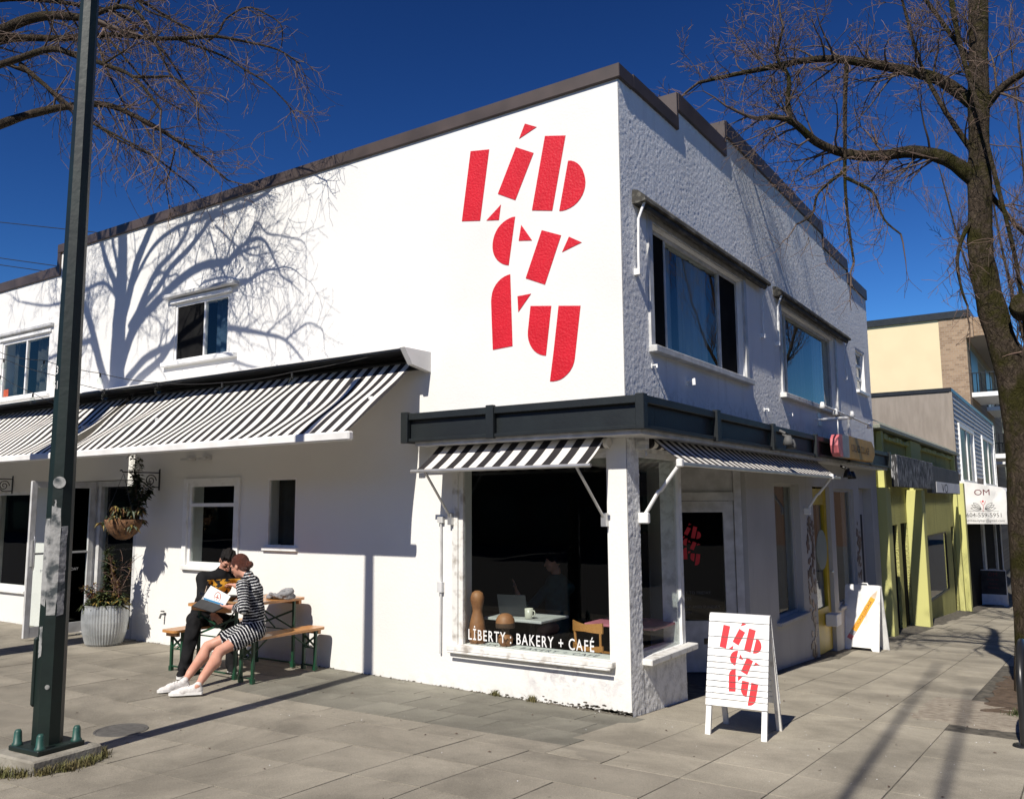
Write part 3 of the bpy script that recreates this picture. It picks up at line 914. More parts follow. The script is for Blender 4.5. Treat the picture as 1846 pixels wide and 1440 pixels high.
# tree pit: soil, gravel apron
def patch(name, x0, x1, y0, y1, dz, m, step=0.12, rough=0.012, seed=1, parent=None, kind='stuff', ragged=0.0):
    r = random.Random(seed)
    xs, ys_ = fr_(x0, x1, step), fr_(y0, y1, step)
    mb = MB(); nx = len(xs); ny = len(ys_)
    vs = []
    for j, y in enumerate(ys_):
        for i, x in enumerate(xs):
            e = min(i, nx - 1 - i, j, ny - 1 - j)
            jx = r.uniform(-1, 1) * (ragged if e == 0 else step * 0.2); jy = r.uniform(-1, 1) * (ragged if e == 0 else step * 0.2)
            h = dz + (r.uniform(-rough, rough) if e else -0.012)
            vs.append((x + jx, y + jy, g(x + jx, y + jy) + h))
    mb.add(vs, [(j * nx + i, j * nx + i + 1, (j + 1) * nx + i + 1, (j + 1) * nx + i) for j in range(ny - 1) for i in range(nx - 1)], 0, True)
    return mb.build(name, m, parent, kind=kind)
patch('soil', PIT[0] + 0.12, PIT[1], PIT[2] + 0.3, PIT[3], 0.012, 'soil', 0.13, 0.02, 4, ragged=0.05)
patch('gravel', 1.86, 2.95, 1.72, 3.45, 0.006, 'gravel_dust', 0.11, 0.004, 5, ragged=0.06)
patch('gravel', 2.85, 3.7, 1.85, 3.2, 0.007, 'gravel_dust', 0.11, 0.006, 6, ragged=0.06)

def blades(name, spots, n, hmin, hmax, m, seed=1, wid=0.006):
    r = random.Random(seed); mb = MB()
    for _ in range(n):
        x, y, s = spots[r.randrange(len(spots))]
        x += r.gauss(0, s); y += r.gauss(0, s)
        z = g(x, y) - 0.004
        h = r.uniform(hmin, hmax); a = r.uniform(0, 6.28); l = r.uniform(0.2, 1.0) * h
        dx, dy = math.cos(a), math.sin(a)
        w = wid * r.uniform(0.6, 1.3)
        p = Vector((x, y, z)); s_ = Vector((-dy, dx, 0)) * w
        m_ = p + Vector((dx * l * 0.4, dy * l * 0.4, h * 0.7)); t = p + Vector((dx * l, dy * l, h))
        mb.add([p - s_, p + s_, m_ + s_ * 0.7, m_ - s_ * 0.7, t], [(0, 1, 2, 3), (3, 2, 4)])
    return mb.build(name, m, kind='stuff')

# ================================================================== THE CORNER BUILDING
bld = thing('corner_building', 'white two storey corner building with big red lettering on its sunlit wall', 'building', (0, 0, 0))
WT = 0.22
holesA = [(-1.90, -0.205, 0.46, 2.32), (-6.34, -5.40, 1.09, 2.14), (-4.81, -4.31, 1.36, 2.17), (-6.82, -5.67, 3.80, 4.60),
          (-9.60, -7.50, 0.06, 2.22)]
wallA = wall('A', 0.0, -9.90, -0.003, -0.4, 5.90, holesA, WT).build('wall', 'white_stucco', bld, True)
wallA2 = wall('A', 0.0, -16, -9.90, -0.4, 5.52, [(-11.60, -10.09, 3.63, 4.60), (-11.6, -10.40, 0.56, 2.10)], WT).build('wall', 'white_stucco', bld, True)
# facade B: parapet steps made as cut-outs above the stepped line
steps = [(0.0, 1.42, 5.90), (1.42, 2.95, 6.13), (2.95, 7.71, 6.40), (7.71, 9.48, 6.17), (9.48, 11.15, 5.93)]
holesB = [(a, b, z, 7.0) for a, b, z in steps]
upB = [(0.68, 3.37, 3.37, 4.62), (5.0, 8.14, 3.36, 4.62), (9.9, 10.62, 3.94, 4.72)]
holesB += upB
lowB = [(0.24, 1.20, 0.46, 2.32), (1.24, 3.24, -1.2, 2.26), (4.38, 5.57, 0.30, 2.10), (6.30, 7.34, -1.2, 2.08), (7.62, 9.05, 0.15, 2.06), (9.50, 10.60, -1.2, 2.09)]
wall('B', 0.0, WT, 11.15, 2.45, 7.0, [h if h[3] == 7.0 else h for h in holesB], WT).build('wall', 'grey_stucco', bld, True)
wall('B', 0.0, WT, 1.24, -1.6, 2.45, lowB[:1], WT).build('wall', 'grey_stucco', bld, True)
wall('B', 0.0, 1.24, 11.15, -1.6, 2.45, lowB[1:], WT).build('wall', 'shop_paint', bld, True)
cb = MB()                        # the corner pier's street side, between the two facades
cb.add([(0, 0, -0.6), (0, WT, -0.6), (0, WT, 5.90), (0, 0, 5.90)], [(0, 1, 2, 3)])
cb.build('corner_face', 'grey_stucco', bld, True)
# rough cast coat of the street side: real lumps that catch the grazing sun
def rough_cast(name, y0, y1, z0, ztop, holes, st, seed, amp=0.00072, base=0.005):
    rg = np.random.default_rng(seed)
    ny, nz = int((y1 - y0) / st) + 1, int((7.0 - z0) / st) + 1
    h = rg.normal(size=(ny, nz))
    h = (h + 0.42 * (np.roll(h, 1, 0) + np.roll(h, -1, 0) + np.roll(h, 1, 1) + np.roll(h, -1, 1)) + 0.18 * (np.roll(np.roll(h, 1, 0), 1, 1) + np.roll(np.roll(h, -1, 0), -1, 1) + np.roll(np.roll(h, 1, 0), -1, 1) + np.roll(np.roll(h, -1, 0), 1, 1)))
    h /= h.std()
    Y = y0 + np.arange(ny) * st; Z = z0 + np.arange(nz) * st
    ok = np.zeros((ny - 1, nz - 1), bool)
    yc, zc = Y[:-1] + st / 2, Z[:-1] + st / 2
    for a, b, t_ in ztop: ok |= (((yc > a) & (yc < b))[:, None] & (zc < t_)[None, :])
    for a, b, c, d in holes: ok &= ~(((yc > a) & (yc < b))[:, None] & ((zc > c) & (zc < d))[None, :])
    X = np.clip(base + amp * h, 0.0015, 0.03)
    idx = np.arange(ny * nz).reshape(ny, nz)
    q = np.stack([idx[:-1, :-1], idx[1:, :-1], idx[1:, 1:], idx[:-1, 1:]], -1)[ok]
    co = np.stack([X, np.repeat(Y[:, None], nz, 1) + rg.uniform(-.3, .3, (ny, nz)) * st, np.repeat(Z[None, :], ny, 0) + rg.uniform(-.3, .3, (ny, nz)) * st], -1).reshape(-1, 3)
    use = np.unique(q); mp = -np.ones(ny * nz, np.int64); mp[use] = np.arange(len(use)); q = mp[q]; co = co[use]
    me = bpy.data.meshes.new(name)
    me.vertices.add(len(co)); me.vertices.foreach_set("co", co.astype(np.float32).ravel())
    me.loops.add(q.size); me.loops.foreach_set("vertex_index", q.astype(np.int32).ravel())
    me.polygons.add(len(q)); me.polygons.foreach_set("loop_start", np.arange(0, q.size, 4, dtype=np.int32)); me.polygons.foreach_set("loop_total", np.full(len(q), 4, np.int32))
    me.materials.append(M['grey_stucco']); me.update(calc_edges=True); me.validate()
    me.polygons.foreach_set("use_smooth", np.ones(len(q), bool))
    return link(name, me, bld, True)
rough_cast('render_coat', 0.004, 11.13, 2.80, [(a, b, z) for a, b, z in steps], [(0.60, 3.45, 3.30, 4.72), (4.92, 8.22, 3.29, 4.72), (9.86, 10.66, 3.90, 4.76)], 0.012, 1)
rough_cast('render_coat', 0.004, 1.235, -0.12, [(0, 0.25, 2.42), (0.25, 1.235, 0.40)], [], 0.012, 2, 0.0011)

# roof and closing walls
rf = MB()
rf.box(-15.9, -WT - 0.003, WT + 0.003, 10.9, 5.30, 5.40)
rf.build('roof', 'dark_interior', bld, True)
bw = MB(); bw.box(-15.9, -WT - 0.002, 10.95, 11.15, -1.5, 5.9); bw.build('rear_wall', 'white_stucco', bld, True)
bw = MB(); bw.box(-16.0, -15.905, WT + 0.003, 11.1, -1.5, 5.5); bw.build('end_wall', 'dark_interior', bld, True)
bw = MB(); bw.box(-15.9, -WT - 0.002, 10.80, 10.945, -1.5, 5.29); bw.build('dark_backing', 'dark_interior', bld, True)  # dark sheet added before the rear wall so no bright wall shows through
# interior: floors, partitions, ceilings (room darkness put into near-black colours)
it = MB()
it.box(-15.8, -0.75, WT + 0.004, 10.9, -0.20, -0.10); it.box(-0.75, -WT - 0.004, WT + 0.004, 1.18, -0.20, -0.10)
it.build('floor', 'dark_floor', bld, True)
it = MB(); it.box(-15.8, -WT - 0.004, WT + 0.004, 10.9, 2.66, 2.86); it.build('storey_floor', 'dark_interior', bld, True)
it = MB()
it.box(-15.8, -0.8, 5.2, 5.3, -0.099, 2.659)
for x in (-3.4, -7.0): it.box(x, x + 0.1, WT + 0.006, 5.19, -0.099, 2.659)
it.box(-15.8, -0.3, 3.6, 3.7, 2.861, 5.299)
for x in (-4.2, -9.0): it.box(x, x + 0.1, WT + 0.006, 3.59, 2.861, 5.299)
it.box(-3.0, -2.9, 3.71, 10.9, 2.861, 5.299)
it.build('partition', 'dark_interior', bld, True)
# parapet caps (brown sheet metal)
cap = MB()
cap.bbox_bevel(-9.95, 0.035, -0.035, 0.28, 5.87, 6.01, 0.006)
cap.build('parapet_cap', 'brown_metal', bld, True)
cap = MB(); cap.bbox_bevel(-16, -9.955, -0.03, 0.28, 5.50, 5.66, 0.006); cap.box(-9.952, -9.87, -0.028, 0.27, 5.50, 5.868)
cap.build('parapet_cap', 'brown_metal', bld, True)
for a, b, z in steps:
    cap = MB(); b2 = b if b > 11 else b
    top = z + (0.13 if a == 0 else 0.19)
    cap.bbox_bevel(-0.30, 0.035, a + (0.282 if a == 0 else 0.0), b2 - 0.004, z - 0.02, top, 0.006)
    if a > 0:
        pz = [s for s in steps if abs(s[1] - a) < 1e-6][0][2]
        if pz < z: cap.box(-0.29, 0.03, a - 0.045, a - 0.003, pz + 0.10, top - 0.02)
    nx_ = [s for s in steps if abs(s[0] - b) < 1e-6]
    if nx_ and nx_[0][2] < z: cap.box(-0.29, 0.03, b - 0.002, b + 0.05, nx_[0][2] + 0.1, top - 0.02)
    cap.build('parapet_cap', 'brown_metal', bld, True)

# windows of the sunlit facade
def head_trim(u0, u1, z, d=0.05, h=0.05, m='grey_white_paint', ax=FA):
    mb = MB(); ax.box(mb, u0, u1, 0.002, d, z, z + h, 0, 0.006); mb.build('window_hood', m, bld, True)
window(FA, -6.82, -5.67, 3.80, 4.60, bld, 0.065, 0.035, (-6.19,), sill=(0.20, 0.07, 0.06), curtains=[(-6.12, -5.72, 'curtain_blue'), (-6.72, -6.6, 'curtain_grey')], mat_f='white_paint', screens=(0,))
head_trim(-6.98, -5.48, 4.69, 0.10)
head_trim(-6.90, -5.60, 4.612, 0.035, 0.06, 'white_paint')
window(FA, -11.60, -10.09, 3.63, 4.60, bld, 0.065, 0.04, (-10.83,), sill=(0.1, 0.06, 0.05), curtains=[(-10.75, -10.15, 'curtain_grey'), (-11.5, -11.3, 'curtain_grey')])
head_trim(-11.75, -9.98, 4.70, 0.06)
head_trim(-11.70, -10.04, 4.612, 0.03, 0.05, 'white_paint')
st = MB(); FA.box(st, -11.54, -11.38, -0.036, -0.034, 3.68, 3.80); st.build('sticker', 'orange_ring', bld, True)
window(FA, -6.34, -5.40, 1.09, 2.14, bld, 0.052, 0.045, (), (1.86,), sill=(0.07, 0.05, 0.06))
tr = MB(); FA.box(tr, -6.43, -6.345, 0.002, 0.03, 1.03, 2.2); FA.box(tr, -5.395, -5.31, 0.002, 0.03, 1.03, 2.2); FA.box(tr, -6.345, -5.395, 0.002, 0.028, 2.142, 2.20)
tr.build('window_trim', 'white_paint', bld, True)
window(FA, -4.81, -4.31, 1.36, 2.17, bld, 0.052, 0.02, (), sill=(0.05, 0.04, 0.05), curtains=[(-4.78, -4.34, 'curtain_grey')])
window(FA, -11.6, -10.40, 0.56, 2.10, bld, 0.12, 0.06, (), sill=(0.06, 0.05, 0.05))
# shop entrance on the left: fixed light, frame and an open glazed leaf
fm = MB()
for a, b in ((-8.60, -8.53), (-8.46, -8.40), (-7.56, -7.50), (-9.60, -9.53)): FA.box(fm, a, b, -0.10, 0.0, 0.06, 2.21)
FA.box(fm, -9.53, -7.56, -0.098, -0.004, 2.13, 2.208)
FA.box(fm, -8.40, -7.56, -0.098, -0.004, 0.061, 0.16)
FA.box(fm, -8.53, -8.46, -0.08, -0.02, 0.062, 2.125)
ef = fm.build('entrance_frame', 'grey_white_paint', bld, True)
p = MB(); FA.box(p, -8.40, -7.56, -0.06, -0.052, 0.16, 2.13); p.build('pane', 'glass', ef)
lx0, lx1 = -8.545, -8.505
lf = MB()
for a, b in ((-0.93, -0.85), (-0.10, -0.02)): lf.bbox_bevel(lx0, lx1, a, b, 0.10, 2.20, 0.005)
lf.box(lx0 + 0.001, lx1 - 0.001, -0.85, -0.10, 2.11, 2.198); lf.box(lx0 + 0.001, lx1 - 0.001, -0.85, -0.10, 0.102, 0.24); lf.box(lx0 + 0.002, lx1 - 0.002, -0.85, -0.10, 1.20, 1.225)
leaf = lf.build('open_door', 'grey_white_paint', bld, True, label='glazed shop door swung open towards the pavement')
p = MB(); p.box(-8.528, -8.522, -0.86, -0.09, 0.23, 2.12); p.build('pane', 'glass', leaf)
p = MB(); p.box(-8.505, -8.46, -0.90, -0.865, 1.05, 1.4); p.tube([(-8.46, -0.88, 1.0), (-8.44, -0.88, 1.05), (-8.44, -0.88, 1.4), (-8.46, -0.88, 1.45)], 0.01, 6); p.build('handle', 'aluminium', leaf)
tx = MB(); FR = ((-8.5215, -0.52, 0.98), (0, 1, 0), (0, 0, 1))
for k, s in enumerate(("MONDAY TO FRIDAY", "7 AM - 5 PM")): text_on(tx, s, 0.055, ((-8.5205, -0.48, 0.96 - k * 0.085), (0, 1, 0), (0, 0, 1)))
tx.build('lettering', 'white_letter', leaf, kind='stuff')
sp = MB(); FA.box(sp, -9.0, -7.4, -0.3, 0.14, -0.2, 0.058); sp.build('threshold', 'concrete', bld, True)
bk = MB(); bk.box(-9.3, -9.0, 0.5, 0.9, -0.098, 0.8); bk.build('counter', 'wood_dark', bld, True)
bk = MB(); bk.box(-8.35, -7.9, 0.9, 1.3, 0.55, 0.6, 0); bk.box(-8.3, -8.27, 0.95, 1.0, -0.098, 0.549); bk.box(-8.0, -7.97, 0.95, 1.0, -0.098, 0.549); bk.build('stool', 'bench_wood', bld, True)

# corner display window: jamb, sill ledge, panes
sl = MB()
sl.bbox_bevel(-2.0, -0.15, -0.075, 0.03, 0.40, 0.458, 0.008); sl.bbox_bevel(-1.97, -0.16, -0.10, -0.077, 0.385, 0.405, 0.004)
sl.build('window_sill', 'old_wood_white', bld, True)
sl = MB(); sl.box(-1.90, -0.206, 0.032, 0.26, 0.41, 0.4595); sl.build('display_ledge', 'white_paint', bld, True)
fm = MB()
FA.box(fm, -1.90, -1.85, -0.045, -0.0, 0.462, 2.318); FA.box(fm, -1.849, -0.206, -0.045, -0.0, 2.262, 2.318)
FA.box(fm, -1.97, -1.902, 0.002, 0.02, 0.46, 2.2)
wf = fm.build('display_window', 'old_wood_white', bld, True)
p = MB(); FA.box(p, -1.87, -0.206, -0.032, -0.026, 0.461, 2.28); p.build('pane', 'glass', wf)
lt = MB(); text_on(lt, "LİBERTY : BAKERY + CAFÉ", 0.145, ((-1.09, 0.0245, 0.512), (1, 0, 0), (0, 0, 1)), spacing=1.22, sx=0.70, bold=0.0015)
lt.build('lettering', 'white_letter', wf, kind='stuff', label='white painted shop name along the foot of the display window')
sl = MB(); sl.bbox_bevel(-0.02, 0.10, 0.22, 1.32, 0.40, 0.458, 0.008); sl.build('window_sill', 'old_wood_white', bld, True)
fm = MB(); FB.box(fm, 1.16, 1.20, -0.045, 0.0, 0.462, 2.318); FB.box(fm, 0.241, 1.159, -0.045, 0.0, 2.27, 2.318)
wf2 = fm.build('display_window', 'white_paint', bld, True)
p = MB(); FB.box(p, 0.241, 1.18, -0.032, -0.026, 0.461, 2.28); p.build('pane', 'glass', wf2)
# entrance recess with a door set at an angle
dv = Vector((0.83, 0.556, 0)).normalized(); dn = Vector((dv.y, -dv.x, 0))
dR = Vector((-0.06, 3.20, 0)); dW = 1.12
dL = dR - dv * dW
def dbox(mb, s0, s1, n0, n1, z0, z1, mi=0):
    a = [dL + dv * s + dn * n for s, n in ((s0, n0), (s1, n0), (s1, n1), (s0, n1))]
    vs = [(q.x, q.y, z) for z in (z0, z1) for q in a]
    mb.add(vs, [(0, 1, 2, 3), (7, 6, 5, 4), (1, 0, 4, 5), (2, 1, 5, 6), (3, 2, 6, 7), (0, 3, 7, 4)], mi)
rc = MB()
rc.add([(-0.004, 1.215, -0.3), (dL.x, dL.y, -0.3), (dL.x, dL.y, 2.30), (-0.004, 1.215, 2.30)], [(0, 1, 2, 3)])
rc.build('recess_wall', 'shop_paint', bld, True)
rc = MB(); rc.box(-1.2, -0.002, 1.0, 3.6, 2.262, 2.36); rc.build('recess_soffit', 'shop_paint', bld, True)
rc = MB(); rc.add([(0.0, 1.25, -0.115), (0, 3.25, -0.19), (-1.3, 3.4, -0.15), (-1.2, 1.2, -0.115)], [(0, 1, 2, 3)]); rc.build('recess_floor', 'asphalt', bld, True)
fm = MB()
dbox(fm, 0.0, 0.05, -0.05, 0.05, -0.16, 2.26); dbox(fm, dW - 0.09, dW, -0.05, 0.05, -0.16, 2.26); dbox(fm, 0.05, dW - 0.09, -0.05, 0.04, 1.87, 1.97); dbox(fm, 0.05, dW - 0.09, -0.01, 0.0, 1.97, 2.26)
fm.build('door_frame', 'grey_white_paint', bld, True)
dm = MB()
dbox(dm, 0.055, 0.16, -0.02, 0.022, -0.14, 1.865); dbox(dm, dW - 0.22, dW - 0.095, -0.02, 0.022, -0.14, 1.865)
dbox(dm, 0.16, dW - 0.22, -0.02, 0.021, 1.73, 1.865); dbox(dm, 0.16, dW - 0.22, -0.02, 0.021, -0.14, 0.45)
door = dm.build('cafe_door', 'grey_white_paint', bld, True, label='glazed white cafe door in the corner recess')
p = MB(); dbox(p, 0.15, dW - 0.21, -0.004, 0.003, 0.44, 1.74); p.build('pane', 'glass', door)
p = MB(); q = dL + dv * 0.10 + dn * 0.06; p.tube([(q.x, q.y, 0.62), (q.x, q.y, 0.95)], 0.013, 6); dbox(p, 0.085, 0.115, 0.022, 0.03, 0.98, 1.03); dbox(p, 0.62, 0.68, 0.022, 0.026, 0.18, 0.25); p.build('handle', 'black_paint', door)

# windows of the side facade
window(FB, 0.68, 3.37, 3.37, 4.62, bld, 0.11, 0.04, (1.14, 2.74), sill=(0.14, 0.09, 0.07), curtains=[(1.2, 1.62, 'curtain_pale'), (1.8, 2.7, 'curtain_pale')], mat_f='grey_white_paint', screens=(0, 2))
window(FB, 5.0, 8.14, 3.36, 4.62, bld, 0.11, 0.04, (5.48,), sill=(0.14, 0.09, 0.07, 'old_wood_white'), curtains=[(5.05, 5.45, 'curtain_pale'), (5.6, 6.9, 'curtain_dark'), (7.5, 8.05, 'curtain_pale')], mat_f='grey_white_paint')
window(FB, 9.9, 10.62, 3.94, 4.72, bld, 0.10, 0.05, (), (4.2, 4.45), sill=(0.1, 0.06, 0.06))
for u0, u1, z0, z1 in ((0.55, 3.48, 3.37, 4.62), (4.92, 8.25, 3.36, 4.62)):
    tr = MB(); FB.box(tr, u0, u0 + 0.09, 0.002, 0.03, z0, z1 + 0.08); FB.box(tr, u1 - 0.09, u1, 0.002, 0.03, z0, z1 + 0.08); FB.box(tr, u0 + 0.09, u1 - 0.09, 0.002, 0.028, z1 + 0.005, z1 + 0.08)
    tr.build('window_trim', 'grey_white_paint', bld, True)
window(FB, 4.38, 5.57, 0.30, 2.10, bld, 0.14, 0.04, (), sill=(0.12, 0.06, 0.05), mat_f='shop_paint', curtains=[(5.0, 5.5, 'curtain_dark')])
window(FB, 7.62, 9.05, 0.15, 2.06, bld, 0.10, 0.05, (), sill=(0.05, 0.04, 0.05), mat_f='shop_paint')
# yellow shop door, mail slot box
yd = MB()
FB.box(yd, 6.31, 6.43, -0.12, -0.06, -0.45, 2.05); FB.box(yd, 7.18, 7.33, -0.12, -0.06, -0.45, 2.05); FB.box(yd, 6.43, 7.18, -0.118, -0.062, 1.80, 2.05); FB.box(yd, 6.43, 7.18, -0.118, -0.062, -0.45, 0.22)
yo = yd.build('yellow_door', 'yellow_door', bld, True, label='yellow framed shop door')
p = MB(); FB.box(p, 6.42, 7.19, -0.094, -0.088, 0.21, 1.81); p.build('pane', 'glass', yo)
p = MB(); FB.box(p, 6.9, 7.2, -0.05, 0.12, -0.06, 0.12, 0, 0.008); p.build('mail_box', 'white_paint', yo)
p = MB(); p.tube([FB.pt(7.22, -0.03, 0.75), FB.pt(7.22, 0.03, 0.75), FB.pt(7.1, 0.03, 0.75)], 0.012, 6); p.build('handle', 'aluminium', yo)
p = MB(); p.prism([(0.30 * math.cos(t * 0.3142), 0.30 * math.sin(t * 0.3142)) for t in range(20)], ((0.012, 6.62, 1.12), (0, 1, 0), (0, 0, 1), (1, 0, 0)), 0.01)
p.build('round_sign', 'far_green', yo)
dk = MB(); FB.box(dk, 9.51, 10.59, -0.215, -0.16, -0.8, 2.08); dk.build('side_door', 'shop_paint', bld, True)
dk = MB(); FB.box(dk, 9.7, 10.4, -0.158, -0.15, 0.0, 1.6); dk.build('side_door_panel', 'curtain_grey', bld, True)
# little coloured tiles stuck on the shop piers
rr = random.Random(21)
tl0 = None
def tile_strip(u0, u1, z0, z1, n, d=0.003):
    global tl0
    for _ in range(n):
        u, z, s = rr.uniform(u0, u1), rr.uniform(z0, z1), rr.uniform(0.022, 0.045)
        if tl0 is None:
            mb = MB(); mb.prism([(-1, -1), (0.9, -1.1), (1.1, 0.8), (-0.8, 1.1)], ((0, 0, 0), (0, 1, 0), (0, 0, 1), (1, 0, 0)), 0.15); tl0 = mb.build('tile', 'mosaic', bld)
            o = tl0
        else:
            o = tl0.copy(); COL.objects.link(o)
        o.location = (d, u, z); o.scale = (s * 0.9, s * 1.1, s); o.rotation_euler = (rr.uniform(0, 6.28), 0, 0)
tile_strip(5.85, 6.25, -0.4, 1.6, 110); tile_strip(9.1, 9.45, -0.4, 1.5, 60)

# dark green fascia band round the corner: boards, rails and posts
dpt = 0.33
fb = MB(); fb.box(-2.30, dpt - 0.045, -dpt + 0.045, -0.002, 2.50, 2.72); fb.box(0.002, dpt - 0.045, 0.0, 10.85, 2.50, 2.72)
band = fb.build('fascia_board', 'teal_paint', bld, True)
def rail(mb, z0, z1):
    mb.bbox_bevel(-2.30, dpt, -dpt, -dpt + 0.043, z0, z1, 0.005); mb.bbox_bevel(dpt - 0.043, dpt, -dpt + 0.045, 10.85, z0, z1, 0.005)
r_ = MB(); rail(r_, 2.705, 2.775); r_.build('fascia_rail', 'teal_paint', bld, True)
r_ = MB(); rail(r_, 2.48, 2.515); r_.build('fascia_rail', 'teal_paint', bld, True)
fl = MB(); fl.box(-2.31, dpt - 0.02, -dpt + 0.02, -0.003, 2.74, 2.768); fl.box(0.003, dpt - 0.02, 0.0, 10.85, 2.74, 2.768); fl.build('fascia_top', 'teal_paint', bld, True)
for x in (-2.345, -1.27):
    p = MB(); p.bbox_bevel(x - 0.045, x + 0.045, -dpt - 0.02, -dpt + 0.03, 2.47, 2.79, 0.005)
    if x < -2: p.box(x - 0.044, x + 0.04, -dpt + 0.031, -0.004, 2.475, 2.785)
    p.build('fascia_post', 'teal_paint', bld, True)
p = MB(); p.bbox_bevel(dpt - 0.07, dpt + 0.012, -dpt - 0.012, -dpt + 0.07, 2.475, 2.785, 0.005); p.build('fascia_post', 'teal_paint', bld, True)
for y in (1.45, 3.35, 5.35, 7.35, 9.1, 10.82):
    p = MB(); p.add([(dpt + 0.022, y - 0.05, 2.47), (dpt + 0.022, y + 0.05, 2.47), (dpt + 0.022, y + 0.05, 2.79), (dpt + 0.022, y - 0.05, 2.79),
                     (dpt - 0.03, y - 0.05, 2.47), (dpt - 0.03, y + 0.05, 2.47), (dpt - 0.03, y + 0.05, 2.79), (dpt - 0.03, y - 0.05, 2.79)],
                    [(0, 1, 2, 3), (5, 4, 7, 6), (4, 0, 3, 7), (1, 5, 6, 2), (3, 2, 6, 7), (4, 5, 1, 0)])
    p.build('fascia_post', 'teal_paint', bld, True)
# soffit
so = MB(); so.box(-2.25, dpt - 0.05, -dpt + 0.05, -0.004, 2.44, 2.498); so.box(0.004, dpt - 0.05, 0.0, 10.8, 2.44, 2.498); so.build('soffit', 'grey_white_paint', bld, True)

# conduit and small fittings on the walls
cd = MB(); cd.tube([(-2.115, -0.02, 1.70), (-2.113, -0.02, 0.95), (-2.118, -0.02, 0.35)], 0.011, 6); cd.box(-2.145, -2.085, -0.045, -0.003, 0.96, 1.06); cd.box(-2.15, -2.08, -0.04, -0.003, 1.66, 1.72)
cd.build('conduit', 'grey_white_paint', bld, True)
sg = MB(); sg.tube([(-6.76, -0.003, 0.44), (-6.76, -0.06, 0.44), (-6.76, -0.08, 0.39)], 0.014, 6); sg.box(-6.79, -6.73, -0.05, -0.03, 0.47, 0.485); sg.build('garden_tap', 'ink_grey', bld, True)
def hook(ax, u, z, d=0.12, s=1.0):
    mb = MB(); mb.tube([ax.pt(u, 0.002, z), ax.pt(u, d, z + 0.01)], 0.016 * s, 6); mb.tube([ax.pt(u, d - 0.01, z), ax.pt(u, d + 0.02 * s, z + 0.02 * s), ax.pt(u, d + 0.025 * s, z - 0.05 * s)], 0.022 * s, 7); ax.box(mb, u - 0.04 * s, u + 0.04 * s, 0.001, 0.012, z - 0.05 * s, z + 0.05 * s)
    mb.build('wall_bracket', 'white_paint', bld, True)
hook(FB, 0.60, 3.17, 0.045, 0.45); hook(FB, 5.2, 3.08, 0.05, 0.5); hook(FB, 4.1, 3.05, 0.05, 0.5)
hook(FB, 1.48, 3.12, 0.06, 0.9)
def floodlight(ax, u, z, d, m='ink_grey'):
    mb = MB(); mb.tube([ax.pt(u, d, z + 0.12), ax.pt(u, d + 0.07, z + 0.08)], 0.02, 6); c = ax.pt(u, d + 0.10, z)
    mb.lathe([(0.0, 0.06), (0.035, 0.055), (0.055, 0.0), (0.07, -0.06), (0.05, -0.062), (0.0, -0.05)], 10, c)
    mb.build('flood_lamp', m, bld, True)
floodlight(FB, 3.55, 2.60, dpt + 0.02); floodlight(FB, 3.68, 2.56, dpt + 0.02)
floodlight(FB, 6.95, 2.28, dpt - 0.05, 'black_paint'); floodlight(FB, 7.15, 2.26, dpt - 0.03, 'black_paint')
# underside lamps beneath the long awning
for u in (-6.33, -6.0):
    mb = MB(); FA.box(mb, u - 0.1, u + 0.1, 0.001, 0.10, 2.44, 2.47); mb.build('wall_vent', 'grey_white_paint', bld, True)

# mural lettering: thin painted shapes on the stucco
MS = 0.18059
def ray_dir(px_, py_):
    c = Vector(((px_ - 923) / CAMF, (py_ - 720) / CAMF, 1.0))
    return _r2 * c.x + _d2 * c.y + _f * c.z
def to_wall(px_, py_):
    d = ray_dir(px_, py_); t = -CAMPOS.y / d.y; q = CAMPOS + d * t
    return (q.x, q.z)
SH = [
 [(270, 405), (455, 387), (365, 1097), (183, 1102)],
 [(722, 365), (898, 422), (716, 892), (542, 830)],
 [(812, 130), (928, 163), (754, 280)],
 [(1012, 253), (1217, 248), (1085, 997), (882, 994)],
 [(1243, 499), (1275, 499), (1305, 507), (1335, 524), (1362, 550), (1385, 585), (1402, 630), (1412, 675), (1416, 715), (1412, 760), (1402, 800), (1386, 840), (1364, 878), (1334, 915), (1300, 946), (1262, 970), (1222, 988), (1185, 998), (1155, 1000)],
 [(572, 938), (552, 1090), (428, 1095)],
 [(714, 1057), (685, 1062), (655, 1075), (625, 1092), (596, 1113), (568, 1140), (544, 1170), (524, 1205), (508, 1243), (497, 1283), (490, 1325), (489, 1365), (493, 1400), (502, 1434), (516, 1462), (536, 1489), (562, 1512), (592, 1529), (622, 1538), (650, 1541)],
 [(775, 1140), (882, 1293), (750, 1297)],
 [(980, 1192), (1173, 1243), (1012, 1734), (820, 1671)],
 [(1252, 1257), (1378, 1313), (1183, 1410)],
 [(665, 1631), (688, 2346), (492, 2384), (480, 2060), (475, 1900), (478, 1862), (486, 1815), (500, 1775), (520, 1738), (545, 1705), (575, 1676), (608, 1654), (638, 1640)],
 [(738, 1851), (873, 1825), (746, 2008)],
 [(868, 1948), (1075, 1946), (1022, 2441), (992, 2439), (960, 2430), (930, 2414), (903, 2391), (880, 2362), (860, 2325), (847, 2285), (841, 2240), (842, 2200)],
 [(1148, 1946), (1367, 1945), (1325, 2330), (1310, 2470), (1302, 2510), (1288, 2550), (1266, 2590), (1238, 2625), (1205, 2655), (1170, 2678), (1130, 2692), (1095, 2698), (1062, 2697), (1100, 2390)],
]
SHW = [[to_wall(800 + a * MS, 200 + b * MS) for a, b in s] for s in SH]
for s in SHW:
    mb = MB(); mb.prism(s, ((0, -0.001, 0), (1, 0, 0), (0, 0, 1), (0, -1, 0)), 0.0045)
    mb.build('mural_letter', 'mural_red', bld, True)
